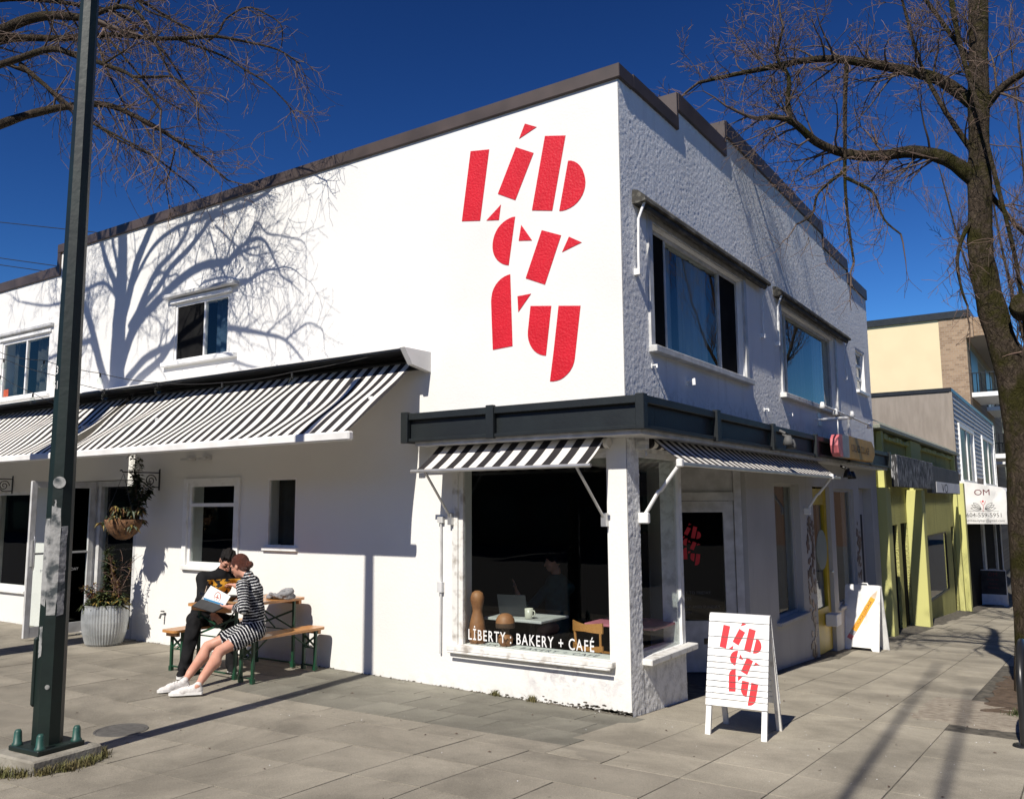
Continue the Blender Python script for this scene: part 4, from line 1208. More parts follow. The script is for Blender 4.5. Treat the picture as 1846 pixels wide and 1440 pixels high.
_ux = [p[0] for s in SHW for p in s]; _uz = [p[1] for s in SHW for p in s]
SX0, SX1, SZ0, SZ1 = min(_ux), max(_ux), min(_uz), max(_uz)
SHN = [[((p[0] - SX0) / (SX1 - SX0), (p[1] - SZ0) / (SZ1 - SZ0)) for p in s] for s in SHW]
# the same lettering on the cafe door, and opening hours
mb = MB(); o_ = dL + dv * 0.33 + dn * 0.004
for s in SHN: mb.prism([(a * 0.30, b * 0.50) for a, b in s], ((o_.x, o_.y, 1.10), dv, (0, 0, 1), dn), 0.0015)
mb.build('door_lettering', 'sign_red', door)
mb = MB()
for k, s in enumerate(("MONDAY TO FRIDAY", "7 AM - 5 PM", "SATURDAY AND SUNDAY", "7 AM - 5 PM")):
    q = dL + dv * 0.22 + dn * 0.0045
    text_on(mb, s, 0.052, ((q.x, q.y, 0.76 - k * 0.068 - (0.03 if k > 1 else 0)), dv, (0, 0, 1)), 'LEFT')
mb.build('opening_hours', 'ink_grey', door, kind='stuff')

# ================================================================== AWNINGS
def cloth_sheet(ax, u0, u1, top, bot, nu, nv, sag, wr, seed, m, parent, name='canopy'):
    """top,bot = (d,z); a slack cloth with small random waves"""
    r = random.Random(seed)
    ph = [(r.uniform(0.5, 3.0), r.uniform(0, 6.28), r.uniform(2, 7), r.uniform(0, 6.28)) for _ in range(6)]
    vs = []
    for j in range(nv + 1):
        v = j / nv
        for i in range(nu + 1):
            u = u0 + (u1 - u0) * i / nu
            w = sum(math.sin(a * u * 2 + b + c * v) for a, b, c, e in ph) / 6
            edge = math.sin(math.pi * v)
            d = top[0] + (bot[0] - top[0]) * v; z = top[1] + (bot[1] - top[1]) * v - sag * edge + wr * w * edge
            uu = u + wr * 0.6 * math.sin(v * 5 + u * 3.1 + seed) * edge
            vs.append(ax.pt(uu, d + wr * 0.5 * w * edge, z))
    n1 = nu + 1
    fs = [(j * n1 + i, j * n1 + i + 1, (j + 1) * n1 + i + 1, (j + 1) * n1 + i) for j in range(nv) for i in range(nu)]
    mb = MB(); mb.add(vs, fs, 0, True)
    return mb.build(name, m, parent, True)
def long_awning(u0, u1, label, endface):
    t = thing('striped_awning', label, 'awning', (u0, 0, 3.3))
    ca = MB()
    FA.box(ca, u0, u1, 0.003, 0.425, 3.446, 3.458)
    ca.build('hood', 'awning_white', t, True)
    ca = MB(); FA.box(ca, u0, u1, 0.003, 0.06, 3.28, 3.444); FA.box(ca, u0, u1, 0.06, 0.415, 3.428, 3.4445)
    ca.build('cassette', 'black_paint', t, True)  # black underside and back put the shade beneath the white hood into colour
    for u in ((u1, ) if endface else ()):
        e = MB(); e.prism([(0.0, 3.245), (-0.30, 3.29), (-0.43, 3.455), (0.0, 3.462)], ((u + 0.035, 0, 0), (0, 1, 0), (0, 0, 1), (1, 0, 0)), 0.03)
        e.prism([(0.0, 3.245), (-0.30, 3.29), (-0.43, 3.455), (0.0, 3.462)], ((u + 0.0, 0, 0), (0, 1, 0), (0, 0, 1), (1, 0, 0)), 0.034)
        e.build('end_cap', 'awning_white', t, True)
    rl = MB(); rl.tube([FA.pt(u0 + 0.02, 0.075, 3.365), FA.pt(u1 - 0.02, 0.075, 3.365)], 0.035, 10); rl.build('roller', 'black_paint', t, True)  # roller coloured black as part of the shade under the hood
    cloth_sheet(FA, u0 + 0.1, u1 - 0.06, (0.09, 3.365), (1.13, 2.53), 130, 18, 0.03, 0.05, int(abs(u0) * 10), 'stripes_long', t)
    fb_ = MB(); FA.box(fb_, u0 + 0.02, u1 + 0.02, 1.09, 1.165, 2.455, 2.545, 0, 0.015); fb_.build('front_bar', 'awning_white', t, True)
    for u in (u0 + 0.9, u1 - 0.75):
        am = MB(); e = FA.pt(u + 0.55, 0.62, 2.90)
        am.tube([FA.pt(u, 0.05, 3.24), e], 0.022, 7); am.tube([e, FA.pt(u, 1.09, 2.50)], 0.020, 7); am.lathe([(0, -0.04), (0.035, -0.04), (0.035, 0.04), (0, 0.04)], 8, e)
        am.build('folding_arm', 'grey_white_paint', t, True)
    return t
long_awning(-7.62, -2.34, 'long black and white striped awning over the picnic table', True)
long_awning(-14.2, -7.65, 'striped awning running out of view at the left edge', False)

t = thing('striped_awning', 'small striped awning above the corner display window', 'awning', (-1.15, 0, 2.4))
rl = MB(); rl.tube([(-2.10, -0.06, 2.395), (-0.14, -0.06, 2.395)], 0.05, 12); rl.build('roller', 'stripes_x', t, True)
cloth_sheet(FA, -2.09, -0.16, (0.10, 2.43), (0.45, 2.185), 40, 8, 0.012, 0.004, 5, 'stripes_x', t)
fb_ = MB(); fb_.tube([(-2.15, -0.455, 2.175), (-0.12, -0.455, 2.175)], 0.018, 8); fb_.build('front_bar', 'aluminium', t, True)
for u in (-1.975, -0.215):
    am = MB(); am.tube([(u, -0.03, 1.70), (u + (0.0 if u < -1 else -0.05), -0.45, 2.165)], 0.013, 7); am.box(u - 0.025, u + 0.025, -0.06, 0.0, 1.64, 1.76); am.build('arm', 'aluminium', t, True)
t = thing('striped_awning', 'dark striped awning over the cafe door on the shaded side', 'awning', (0, 3.2, 2.4))
rl = MB(); rl.tube([(0.07, 0.30, 2.40), (0.07, 6.30, 2.40)], 0.052, 12); rl.build('roller', 'stripes_y', t, True)
rl = MB(); rl.bbox_bevel(0.003, 0.12, 0.17, 0.24, 2.33, 2.47, 0.01); rl.lathe([(0, -0.02), (0.055, -0.02), (0.055, 0.02), (0, 0.02)], 14, (0.07, 0.20, 2.40)); rl.tube([(0.07, 0.26, 2.36), (0.075, 0.26, 2.28)], 0.01, 6); rl.build('crank', 'grey_white_paint', t, True)
cloth_sheet(FB, 0.32, 6.22, (0.11, 2.44), (0.41, 2.215), 90, 8, 0.012, 0.006, 9, 'stripes_y', t)
fb_ = MB(); fb_.bbox_bevel(0.395, 0.435, 0.22, 6.25, 2.175, 2.21, 0.006); fb_.build('front_bar', 'aluminium', t, True)
for u in (0.235, 5.78):
    am = MB(); am.tube([(0.06, u, 1.74), (0.20, u, 1.95), (0.225, u, 1.96), (0.41, u, 2.19)], 0.019, 8); am.bbox_bevel(0.0, 0.10, u - 0.03, u + 0.03, 1.66, 1.76, 0.01); am.bbox_bevel(0.385, 0.445, u - 0.03, u + 0.03, 2.165, 2.24, 0.01); am.build('arm', 'white_paint', t, True)
def roller_shade(y0, y1, label):
    t = thing('rolled_awning', label, 'awning', (0, (y0 + y1) / 2, 4.8), group=None)
    c = MB()
    prof = [(0.0, 4.70), (0.01, 4.84), (0.07, 4.825), (0.14, 4.75), (0.145, 4.715), (0.06, 4.70)]
    c.add([(x, y, z) for y in (y0, y1) for x, z in prof], [(0, 1, 2, 3, 4, 5), (11, 10, 9, 8, 7, 6)] + [(i, i + 6, (i + 1) % 6 + 6, (i + 1) % 6) for i in range(6)])
    c.build('cassette', 'cassette_dirty', t, True)
    c = MB(); c.tube([(0.085, y0 + 0.1, 4.685), (0.085, y1 - 0.1, 4.685)], 0.035, 10); c.build('roller', 'cassette_dirty', t, True)
    for y in (y0 + 0.06, y1 - 0.06):
        a = MB(); a.tube([(0.11, y, 4.74), (0.10, y - 0.0, 4.70), (0.055, y - 0.03, 4.55), (0.045, y - 0.03, 4.2), (0.045, y - 0.03, 4.05)], 0.014, 7); a.box(0.0, 0.065, y - 0.055, y - 0.005, 4.0, 4.06); a.build('arm', 'white_paint', t, True)
    return t
roller_shade(0.24, 4.18, 'rolled up grimy awning above the three pane corner window')
roller_shade(4.72, 8.9, 'rolled up grimy awning above the second upper window')

# ================================================================== PENCIL SIGN and its lamps
t = thing('pencil_sign', 'hanging pencil shaped sign with pink eraser and yellow lettered body', 'sign', (0.45, 7.0, 2.8))
ft = 0.11
def sign_piece(name, poly, m):
    mb = MB(); mb.prism(poly, ((0.40, 0, 0), (0, 1, 0), (0, 0, 1), (1, 0, 0)), ft); return mb.build(name, m, t, True)
sign_piece('eraser', [(6.15, 2.50), (6.15, 2.835), (5.97, 2.82), (5.88, 2.76), (5.86, 2.66), (5.90, 2.55), (5.99, 2.505)], 'pencil_pink')
sign_piece('ferrule', [(6.153, 2.50), (6.57, 2.50), (6.57, 2.835), (6.153, 2.835)], 'pencil_metal')
sign_piece('pencil_body', [(6.573, 2.50), (8.25, 2.50), (8.46, 2.62), (8.46, 2.72), (8.25, 2.835), (6.573, 2.835)], 'pencil_yellow')
mb = MB(); text_on(mb, "COLLAGE COLLAGE", 0.155, ((0.514, 7.34, 2.61), (0, 1, 0), (0, 0, 1)), sx=0.92); mb.build('lettering', 'ink_dark', t, True)
mb = MB(); mb.tube([(0.45, 6.9, 2.835), (0.45, 6.9, 3.12)], 0.022, 8); mb.tube([(0.003, 6.9, 3.14), (0.50, 6.9, 3.14)], 0.025, 8); mb.box(0.002, 0.02, 6.8, 7.0, 3.04, 3.24); mb.tube([(0.35, 6.62, 2.83), (0.35, 6.62, 3.10), (0.02, 6.62, 3.12)], 0.012, 6); mb.build('bracket', 'white_paint', t, True)
mb = MB(); mb.tube([(0.50, 5.1, 3.17), (0.50, 8.25, 3.12)], 0.014, 6); mb.build('lamp_bar', 'white_paint', t, True)
for y, z in ((5.1, 3.17), (5.85, 3.14), (8.2, 3.11), (6.92, 3.2)):
    mb = MB(); mb.lathe([(0, 0.045), (0.025, 0.04), (0.034, 0.0), (0.045, -0.045), (0.0, -0.05)], 10, (0.50, y, z)); mb.build('lamp', 'white_paint', t, True)

# ================================================================== NEIGHBOURS ALONG THE SIDE STREET
lime = thing('lime_shop_building', 'low lime green rough plaster shop building with black signs, beside the grey facade', 'building', (0, 18, -1))
limeholes = [(12.1, 12.78, -0.35, 1.36), (12.82, 13.5, -2.5, 1.33), (13.9, 14.75, -2.5, 1.35), (17.7, 21.4, -0.75, 0.95), (22.5, 23.2, -2.5, 1.05)]
wall('B', -0.06, 11.16, 24.0, -2.4, 3.3, limeholes, 0.07).build('wall', 'lime_rough', lime, True)
for a, b, w in ((11.63, 11.80, 0.0), (15.16, 16.6, 0.0), (23.35, 23.59, 0.0)):
    mb = MB(); mb.add([(0.10, a, -2.4), (0.10, b, -2.4), (0.06, b, 3.28), (0.06, a, 3.28), (-0.05, a, -2.4), (-0.05, b, -2.4), (-0.05, b, 3.28), (-0.05, a, 3.28)],
                      [(0, 1, 2, 3), (4, 0, 3, 7), (1, 5, 6, 2)])
    mb.build('pilaster', 'lime_smooth', lime, True)
# piers that stand out from the front between the bays
for a, b, x1, zt in ((11.19, 11.62, 0.17, 2.12), (14.75, 15.15, 0.30, 2.10), (23.6, 24.0, 0.24, 2.4)):
    mb = MB(); mb.bbox_bevel(-0.058, x1, a, b, -2.4, zt, 0.012); mb.build('pier', 'lime_smooth', lime, True)
mb = MB(); mb.bbox_bevel(-0.6, 0.13, 11.17, 24.05, 3.30, 3.38, 0.01); mb.add([(0.13, 11.17, 3.38), (0.13, 24.05, 3.38), (-0.25, 24.05, 3.60), (-0.25, 11.17, 3.60)], [(0, 1, 2, 3)]); mb.build('coping', 'lime_coping', lime, True)
mb = MB()
for i in range(40): 
    y = 11.7 + i * 0.3
    mb.box(-0.05, 0.035 + 0.02 * math.sin(i * 2.1), y, y + 0.3, 3.14, 3.22 + 0.02 * math.sin(i * 1.3))
mb.build('ledge', 'lime_smooth', lime, True)
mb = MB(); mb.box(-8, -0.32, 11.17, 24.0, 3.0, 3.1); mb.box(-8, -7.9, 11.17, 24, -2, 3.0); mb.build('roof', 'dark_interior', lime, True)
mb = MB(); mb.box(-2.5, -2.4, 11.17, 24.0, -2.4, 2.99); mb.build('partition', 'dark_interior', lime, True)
for a, b, z0, z1 in ((12.1, 12.78, -0.35, 1.36), (17.7, 21.4, -0.75, 0.95)):
    window(Ax('B', -0.06), a, b, z0, z1, lime, 0.055, 0.05, (), mat_f='black_paint')
for a, b, z1 in ((12.82, 13.5, 1.33), (13.9, 14.75, 1.35), (22.5, 23.2, 1.05)):
    mb = MB(); mb.box(-0.25, -0.12, a, b, -2.4, z1); mb.build('door', 'dark_interior', lime, True)
def sign_board(y0, y1, z0, z1, m, x=0.12, th=0.12):
    mb = MB(); mb.bbox_bevel(x, x + th, y0, y1, z0, z1, 0.01); return mb.build('sign_panel', m, lime, True)
sign_board(11.35, 16.25, 2.13, 2.77, 'sign_black', 0.25)
sign_board(16.55, 22.3, 2.04, 2.73, 'sign_dark_grey', 0.16)
mb = MB(); mb.box(0.281, 0.287, 17.3, 22.25, 2.06, 2.34); sp_ = mb.build('sign_patch', 'paper', lime, True)
mb = MB(); text_on(mb, "VO", 0.34, ((0.289, 18.9, 2.07), (0, 1, 0), (0, 0, 1)), sx=2.6); mb.build('lettering', 'ink_dark', sp_)

# grey clapboard building with a taupe side wall
sid = thing('clapboard_building', 'grey clapboard building with taupe side wall and white awning', 'building', (0, 32, -2))
mb = MB(); mb.box(-14, -0.02, 24.08, 39.6, -3.2, 5.40); sw = mb.build('wall', 'taupe', sid, True)
mb = MB(); mb.bbox_bevel(-14, 0.05, 24.04, 39.7, 5.40, 5.54, 0.01); mb.build('roof_edge', 'black_paint', sid, True)
z = 2.72; bz = None
wins = [(25.4, 29.7, 2.55, 4.35), (33.3, 38.4, 2.55, 4.42)]
k = 0
while z < 5.38:
    segs = [(24.10, 39.55)]
    for a, b, w0, w1 in wins:
        if z + 0.16 > w0 - 0.05 and z < w1 + 0.05:
            ns_ = []
            for s0, s1 in segs:
                if a - 0.15 < s1 and b + 0.15 > s0:
                    if a - 0.15 > s0: ns_.append((s0, a - 0.15))
                    if b + 0.15 < s1: ns_.append((b + 0.15, s1))
                else: ns_.append((s0, s1))
            segs = ns_
    for s0, s1 in segs:
        mb = MB(); mb.add([(0.045, s0, z), (0.045, s1, z), (0.012, s1, z + 0.165), (0.012, s0, z + 0.165), (-0.015, s0, z), (-0.015, s1, z)], [(0, 1, 2, 3), (4, 5, 1, 0), (4, 0, 3), (1, 5, 2)])
        mb.build('clapboard', 'siding', sid, True)
    z += 0.165; k += 1
for a, b, w0, w1 in wins:
    mb = MB(); mb.box(0.0, 0.09, a - 0.15, a, w0 - 0.12, w1 + 0.12); mb.box(0.0, 0.09, b, b + 0.15, w0 - 0.12, w1 + 0.12); mb.box(0.0, 0.088, a, b, w1, w1 + 0.12); mb.box(0.0, 0.1, a, b, w0 - 0.12, w0); mb.box(0, 0.07, (a + b) / 2 - 0.06, (a + b) / 2 + 0.06, w0, w1)
    fr = mb.build('window_frame', 'white_paint', sid, True)
    mb = MB(); mb.box(0.0, 0.03, a, b, w0, w1); mb.build('pane', 'black_paint', fr)
    mb = MB(); mb.box(0.031, 0.04, b - 0.9, b - 0.02, w0 + 0.02, w1 - 0.02); mb.build('curtain', 'grey_white_paint', fr)
for y in (24.06, 39.45):
    mb = MB(); mb.box(-0.02, 0.06, y, y + 0.12, -3, 5.39); mb.build('corner_board', 'taupe' if y < 30 else 'white_paint', sid, True)
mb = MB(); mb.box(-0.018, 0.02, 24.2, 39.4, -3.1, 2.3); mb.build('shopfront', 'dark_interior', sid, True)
for a, b in ((30.5, 31.2), (36.0, 36.4)):
    mb = MB(); mb.box(0.02, 0.1, a, b, -3, 2.2); mb.build('shopfront_post', 'siding', sid, True)
# box awning; its end panel faces the corner and carries the lettering
aw = thing('box_awning', 'white box awning with lotus drawing and phone number on its end panel', 'awning', (0.5, 30, 1.8))
AX1 = 1.34
prof = [(0.03, 1.09), (AX1, 1.09), (AX1, 2.14), (1.24, 2.25), (0.03, 2.50)]
mb = MB(); mb.prism(prof, ((0, 24.75, 0), (1, 0, 0), (0, 0, 1), (0, -1, 0)), 0.02); ep = mb.build('end_panel', 'awning_white', aw, True)
mb = MB(); mb.add([(x, y, z) for y in (24.752, 39.3) for x, z in prof], [(1, 2, 7, 6), (2, 3, 8, 7), (3, 4, 9, 8)]); mb.build('awning_cover', 'awning_white', aw, True)
LY = 24.727
def aw_text(s, size, x, z, m, sx=1.0, sp=1.0):
    mb = MB(); text_on(mb, s, size, ((x, LY, z), (1, 0, 0), (0, 0, 1)), sx=sx, spacing=sp); mb.build('lettering', m, ep)
aw_text("OM", 0.27, 0.66, 2.02, 'ink_maroon', 1.1)
aw_text("604-559-5951", 0.185, 0.68, 1.315, 'ink_grey', 1.0)
aw_text("ombeautybar@gmail.com", 0.108, 0.69, 1.165, 'ink_grey', 1.0)
lot = MB(); r2 = MB()
def petal(mb, cx, cz, ang, ln, wd):
    pts = []
    for s in (1, -1):
        row = []
        for i in range(9):
            t_ = i / 8; l_ = ln * t_; w_ = wd * math.sin(math.pi * t_) * s
            row.append((cx + l_ * math.sin(ang) + w_ * math.cos(ang), LY, cz + l_ * math.cos(ang) - w_ * math.sin(ang)))
        mb.tube(row, 0.006, 4, cap=False)
for a in (-1.45, -1.1, -0.8, 0.8, 1.1, 1.45): petal(lot, 0.66 + 0.05 * math.copysign(1, a), 1.56, a, 0.31, 0.055)
lot.tube([(0.22, LY, 1.50), (0.66, LY, 1.507), (1.10, LY, 1.50)], 0.004, 4)
lot.build('lotus', 'ink_grey', ep)
r2.tube([(0.59, LY, 1.83), (0.62, LY, 1.76), (0.66, LY, 1.70), (0.68, LY, 1.62), (0.65, LY, 1.54), (0.66, LY, 1.49)], 0.006, 4); r2.tube([(0.74, LY, 1.83), (0.72, LY, 1.76), (0.68, LY, 1.70)], 0.006, 4)
r2.prism([(0.03 * math.cos(i * 0.628), 0.03 * math.sin(i * 0.628)) for i in range(10)], ((0.665, LY, 1.82), (1, 0, 0), (0, 0, 1), (0, -1, 0)), 0.003)
r2.build('figure_mark', 'sign_red', ep)

# three storey apartment block
apt = thing('apartment_building', 'taller cream apartment block with tan brick edge and balconies', 'building', (-5, 45, -2))
mb = MB(); mb.box(-22, -2.07, 40.2, 60, -4, 10.95); mb.build('wall', 'cream_wall', apt, True)
mb = MB(); mb.box(-2.068, -0.87, 40.17, 60, -4, 10.95); mb.build('brick_wall', 'tan_brick', apt, True)
mb = MB(); mb.box(-22.1, -0.62, 40.08, 60.2, 10.95, 11.3); mb.build('roof_edge', 'black_paint', apt, True)
mb = MB(); mb.box(-0.868, 0.45, 40.5, 56, 10.0, 10.94); mb.box(-0.868, -0.55, 40.16, 40.5, 9.9, 10.94); mb.build('balcony_canopy', 'tan_brick', apt, True)
for zf in (7.0, 3.9):
    for y0, y1 in ((41, 45.5), (49, 54)):
        mb = MB(); mb.box(-0.866, 0.42, y0, y1, zf, zf + 0.22); bf = mb.build('balcony', 'white_paint', apt, True)
        mb = MB(); n_ = 16
        mb.bar((0.38, y0 + 0.03, zf + 1.2), (0.38, y1 - 0.03, zf + 1.2), 0.05, 0.05); mb.bar((-0.86, y0 + 0.03, zf + 1.2), (0.38, y0 + 0.03, zf + 1.2), 0.05, 0.05)
        for i in range(n_ + 1):
            y = y0 + 0.03 + (y1 - y0 - 0.06) * i / n_; mb.bar((0.38, y, zf + 0.22), (0.38, y, zf + 1.2), 0.03, 0.03)
        for i in range(7): x = -0.8 + 1.15 * i / 6; mb.bar((x, y0 + 0.03, zf + 0.22), (x, y0 + 0.03, zf + 1.2), 0.03, 0.03)
        mb.build('railing', 'black_paint', bf)
        mb = MB(); mb.box(-0.865, -0.85, y0 + 0.5, y1 - 0.5, zf + 0.23, zf + 2.5); mb.build('window', 'black_paint', apt, True)
dist = thing('distant_building', 'pale green distant building glimpsed beside the tree trunk', 'building', (0, 68, -3))
mb = MB(); mb.box(-6, 2.9, 64, 75, -5, 8.2); mb.build('wall', 'far_green', dist, True)
mb = MB(); mb.box(-6.2, 3.1, 63.8, 75.2, 8.2, 8.7); mb.build('roof_edge', 'white_paint', dist, True)
for zf in (4.5, 1.5):
    mb = MB(); mb.box(0.8, 3.0, 62.9, 63.99, zf, zf + 0.25); bf = mb.build('balcony', 'white_paint', dist, True)
    mb = MB()
    for i in range(12): mb.bar((0.85 + i * 0.19, 62.95, zf + 0.25), (0.85 + i * 0.19, 62.95, zf + 1.3), 0.04, 0.04)
    mb.bar((0.8, 62.95, zf + 1.3), (3.0, 62.95, zf + 1.3), 0.06, 0.06); mb.build('railing', 'black_paint', bf)

# houses on the other sides of both streets (they show in the shop windows)
def far_house(name, label, x0, x1, y0, y1, h, m, face, z0=-1.5):
    t = thing(name, label, 'building', ((x0 + x1) / 2, (y0 + y1) / 2, z0))
    mb = MB(); mb.box(x0, x1, y0, y1, z0, h); mb.build('wall', m, t, True)
    mb = MB(); mb.box(x0 - 0.2, x1 + 0.2, y0 - 0.2, y1 + 0.2, h, h + 0.3); mb.build('roof_edge', 'black_paint', t, True)
    n_ = int((y1 - y0 if face == 'W' else x1 - x0) / 3.2)
    for i in range(n_):
        for a, b in ((0.2, 2.2), (3.4, 4.9)):
            mb = MB()
            if face == 'W': mb.box(x0 - 0.04, x0 - 0.001, y0 + 0.7 + i * 3.2, y0 + 2.9 + i * 3.2, a, b)
            else: mb.box(x0 + 0.7 + i * 3.2, x0 + 2.9 + i * 3.2, y1 + 0.001, y1 + 0.04, a, b)
            mb.build('window', 'black_paint', t, True)
far_house('opposite_shop_row', 'two storey shop row across the side street, mirrored in the windows', 17, 26, -3, 22, 6.5, 'taupe', 'W')
far_house('opposite_brick_block', 'brick block across the side street further down the hill', 17, 26, 23, 45, 8.5, 'tan_brick', 'W', -3)
far_house('opposite_corner_house', 'dark brown house across the main street behind the viewer', -12, 8, -36, -26, 9.0, 'wood_dark', 'N')
far_house('opposite_terrace', 'long dark terrace across the main street, mirrored in the cafe windows', -34, -13, -36, -26, 8.0, 'wood_dark', 'N')
far_house('opposite_warehouse', 'dark warehouse across the main street, mirrored in the left shop windows', -75, -36, -36, -26, 9.5, 'wood_dark', 'N')
far_house('opposite_end_block', 'dark block far down the side street, mirrored in the shop windows', 12, 40, 95, 105, 9.0, 'wood_dark', 'W', -9)
far_house('opposite_low_shop', 'low dark shop on the opposite corner, mirrored in the side windows', 17, 27, -36, -6, 7.5, 'wood_dark', 'W')

# ================================================================== STREET POLES AND WIRES
lp = thing('lamp_post', 'dark green octagonal lamp post with torn poster remains and bolts on a concrete footing', 'lamp post', (-2.68, -3.66, 0.1))
PX, PY = -2.68, -3.66
def octo(r): return [(r * math.cos(R(22.5 + 45 * i)), r * math.sin(R(22.5 + 45 * i))) for i in range(8)]
def pole_r(z): return 0.098 - 0.0062 * (z - 0.2)
mb = MB(); vs = []
zs_ = [0.21, 1.0, 2.0, 3.5, 5.0, 6.55]
for z_ in zs_:
    for a, b in octo(pole_r(z_)): vs.append((PX + a, PY + b, z_))
mb.add(vs, [(i * 8 + k, i * 8 + (k + 1) % 8, (i + 1) * 8 + (k + 1) % 8, (i + 1) * 8 + k) for i in range(len(zs_) - 1) for k in range(8)] + [tuple(range(len(vs) - 8, len(vs)))])
mb.build('pole', 'pole_green', lp, True)
rz_ = R(4)
def rotp(x, y, c=(PX, PY)): return (c[0] + x * math.cos(rz_) - y * math.sin(rz_), c[1] + x * math.sin(rz_) + y * math.cos(rz_))
def rbox(mb, x0, x1, y0, y1, z0, z1, b=0.006, taper=0.0):
    m2 = MB(); m2.bbox_bevel(x0, x1, y0, y1, z0, z1, b)
    zc = z1
    mb.add([(*rotp(v[0] * (1 + taper * (z1 - v[2])), v[1] * (1 + taper * (z1 - v[2]))), v[2]) for v in m2.v], m2.f)
gz = g(PX, PY)
mb = MB(); rbox(mb, -0.25, 0.25, -0.25, 0.25, gz - 0.08, gz + 0.10, 0.012, 0.3); mb.build('footing', 'concrete', lp, True)
mb = MB(); rbox(mb, -0.17, 0.17, -0.17, 0.17, gz + 0.1005, gz + 0.135, 0.006); mb.build('base_plate', 'pole_green', lp, True)
b0 = None
for sx in (-1, 1):
    for sy in (-1, 1):
        q = rotp(sx * 0.13, sy * 0.13)
        if b0 is None:
            mb = MB(); mb.lathe([(0.036, 0.0), (0.035, 0.012), (0.028, 0.017), (0.024, 0.085), (0.016, 0.10), (0, 0.102)], 12); b0 = mb.build('anchor_bolt', 'bolt_green', lp)
            o = b0
        else:
            o = b0.copy(); COL.objects.link(o)
        o.location = Vector((q[0], q[1], gz + 0.135)) - lp.location
mb = MB(); pr = pole_r(0.6)
mb.bbox_bevel(PX - 0.055, PX + 0.055, PY - 0.02, PY + 0.02, 0.48, 0.95, 0.015)
mb2 = MB(); ca_, sa_ = math.cos(R(215)), math.sin(R(215))
mb2.add([(PX + ca_ * (pr * 0.96 + (v[1] - PY)) - sa_ * (v[0] - PX), PY + sa_ * (pr * 0.96 + (v[1] - PY)) + ca_ * (v[0] - PX), v[2]) for v in mb.v], mb.f)
mb2.build('hand_hole_cover', 'pole_green', lp, True)
# torn poster paper following the faces of the pole
rp = random.Random(11)
def face_patch(k, z0, z1, m, name, seed, s0=0.02, s1=0.98, jag=0.05, off=0.0025):
    """ragged paper on face k of the octagon"""
    r = random.Random(seed)
    n = 22
    L_, R_ = [], []
    for i in range(n + 1):
        z = z0 + (z1 - z0) * i / n
        rr_ = pole_r(z) + off
        a = Vector((rr_ * math.cos(R(22.5 + 45 * k)), rr_ * math.sin(R(22.5 + 45 * k)), 0)); b = Vector((rr_ * math.cos(R(67.5 + 45 * k)), rr_ * math.sin(R(67.5 + 45 * k)), 0))
        e = 1 if 0 < i < n else 0
        ta = s0 + (r.uniform(0, jag * 2.2) if s0 > 0.05 or i < 3 or i > n - 3 else 0); tb = s1 - (r.uniform(0, jag * 2.2) if s1 < 0.95 or i < 3 or i > n - 3 else 0)
        L_.append(Vector((PX, PY, z + r.uniform(-0.02, 0.02))) + a.lerp(b, ta)); R_.append(Vector((PX, PY, z + r.uniform(-0.02, 0.02))) + a.lerp(b, tb))
    vs = L_ + R_
    mb = MB(); mb.add(vs, [(i, i + n + 1, i + n + 2, i + 1) for i in range(n)])
    return mb.build(name, m, lp, True)
# faces: k=5 looks to -y, k=6 to (+x,-y), k=7 to +x
face_patch(5, 1.17, 1.78, 'paper_scrap', 'poster_scrap', 1, 0.05, 1.0)
face_patch(6, 1.12, 1.84, 'paper_scrap', 'poster_scrap', 2, 0.0, 1.0)
face_patch(7, 1.10, 1.70, 'paper_scrap', 'poster_scrap', 3, 0.0, 0.75)
face_patch(6, 1.80, 1.89, 'paper_scrap', 'poster_scrap', 4, 0.25, 0.5)
face_patch(5, 0.82, 1.02, 'paper_scrap', 'poster_scrap', 5, 0.25, 0.85)
for k, z, t_, r_c, m in ((6, 2.02, 0.85, 0.042, 'paper_scrap'), (6, 0.62, 0.75, 0.016, 'paper_scrap')):
    rr_ = pole_r(z) + 0.004; a = Vector((rr_ * math.cos(R(22.5 + 45 * k)), rr_ * math.sin(R(22.5 + 45 * k)), 0)); b = Vector((rr_ * math.cos(R(67.5 + 45 * k)), rr_ * math.sin(R(67.5 + 45 * k)), 0))
    u_ = (b - a).normalized(); n_ = u_.cross(Vector((0, 0, 1)))
    o_ = Vector((PX, PY, z)) + a.lerp(b, 0.62)
    mb = MB(); mb.prism([(r_c * math.cos(i * 0.3142), r_c * math.sin(i * 0.3142)) for i in range(20)], (o_, u_, (0, 0, 1), n_), 0.002); mb.build('round_sticker', m, lp, True)
a5 = R(22.5 + 45 * 5); 
for s, z, t_ in (("3", 2.80, 0.40), ("51", 2.69, 0.34)):
    rr_ = pole_r(z) + 0.003; a = Vector((rr_ * math.cos(a5), rr_ * math.sin(a5), 0)); b = Vector((rr_ * math.cos(a5 + R(45)), rr_ * math.sin(a5 + R(45)), 0))
    u_ = (b - a).normalized(); o_ = Vector((PX, PY, z)) + a.lerp(b, t_)
    mb = MB(); text_on(mb, s, 0.085, (o_, u_, (0, 0, 1)), sx=0.8); mb.build('number', 'white_letter', lp, True)
mb = MB(); mb.lathe([(pole_r(6.55) + 0.02, 0), (pole_r(6.55) + 0.02, 0.05), (0.02, 0.12), (0, 0.12)], 8, (PX, PY, 6.55)); mb.build('cap', 'pole_green', lp, True)
blades('grass', [(PX + 0.34 * math.cos(a * 0.4 - 2.9), PY + 0.34 * math.sin(a * 0.4 - 2.9), 0.03) for a in range(11)], 1500, 0.015, 0.07, 'grass', 5, 0.004)

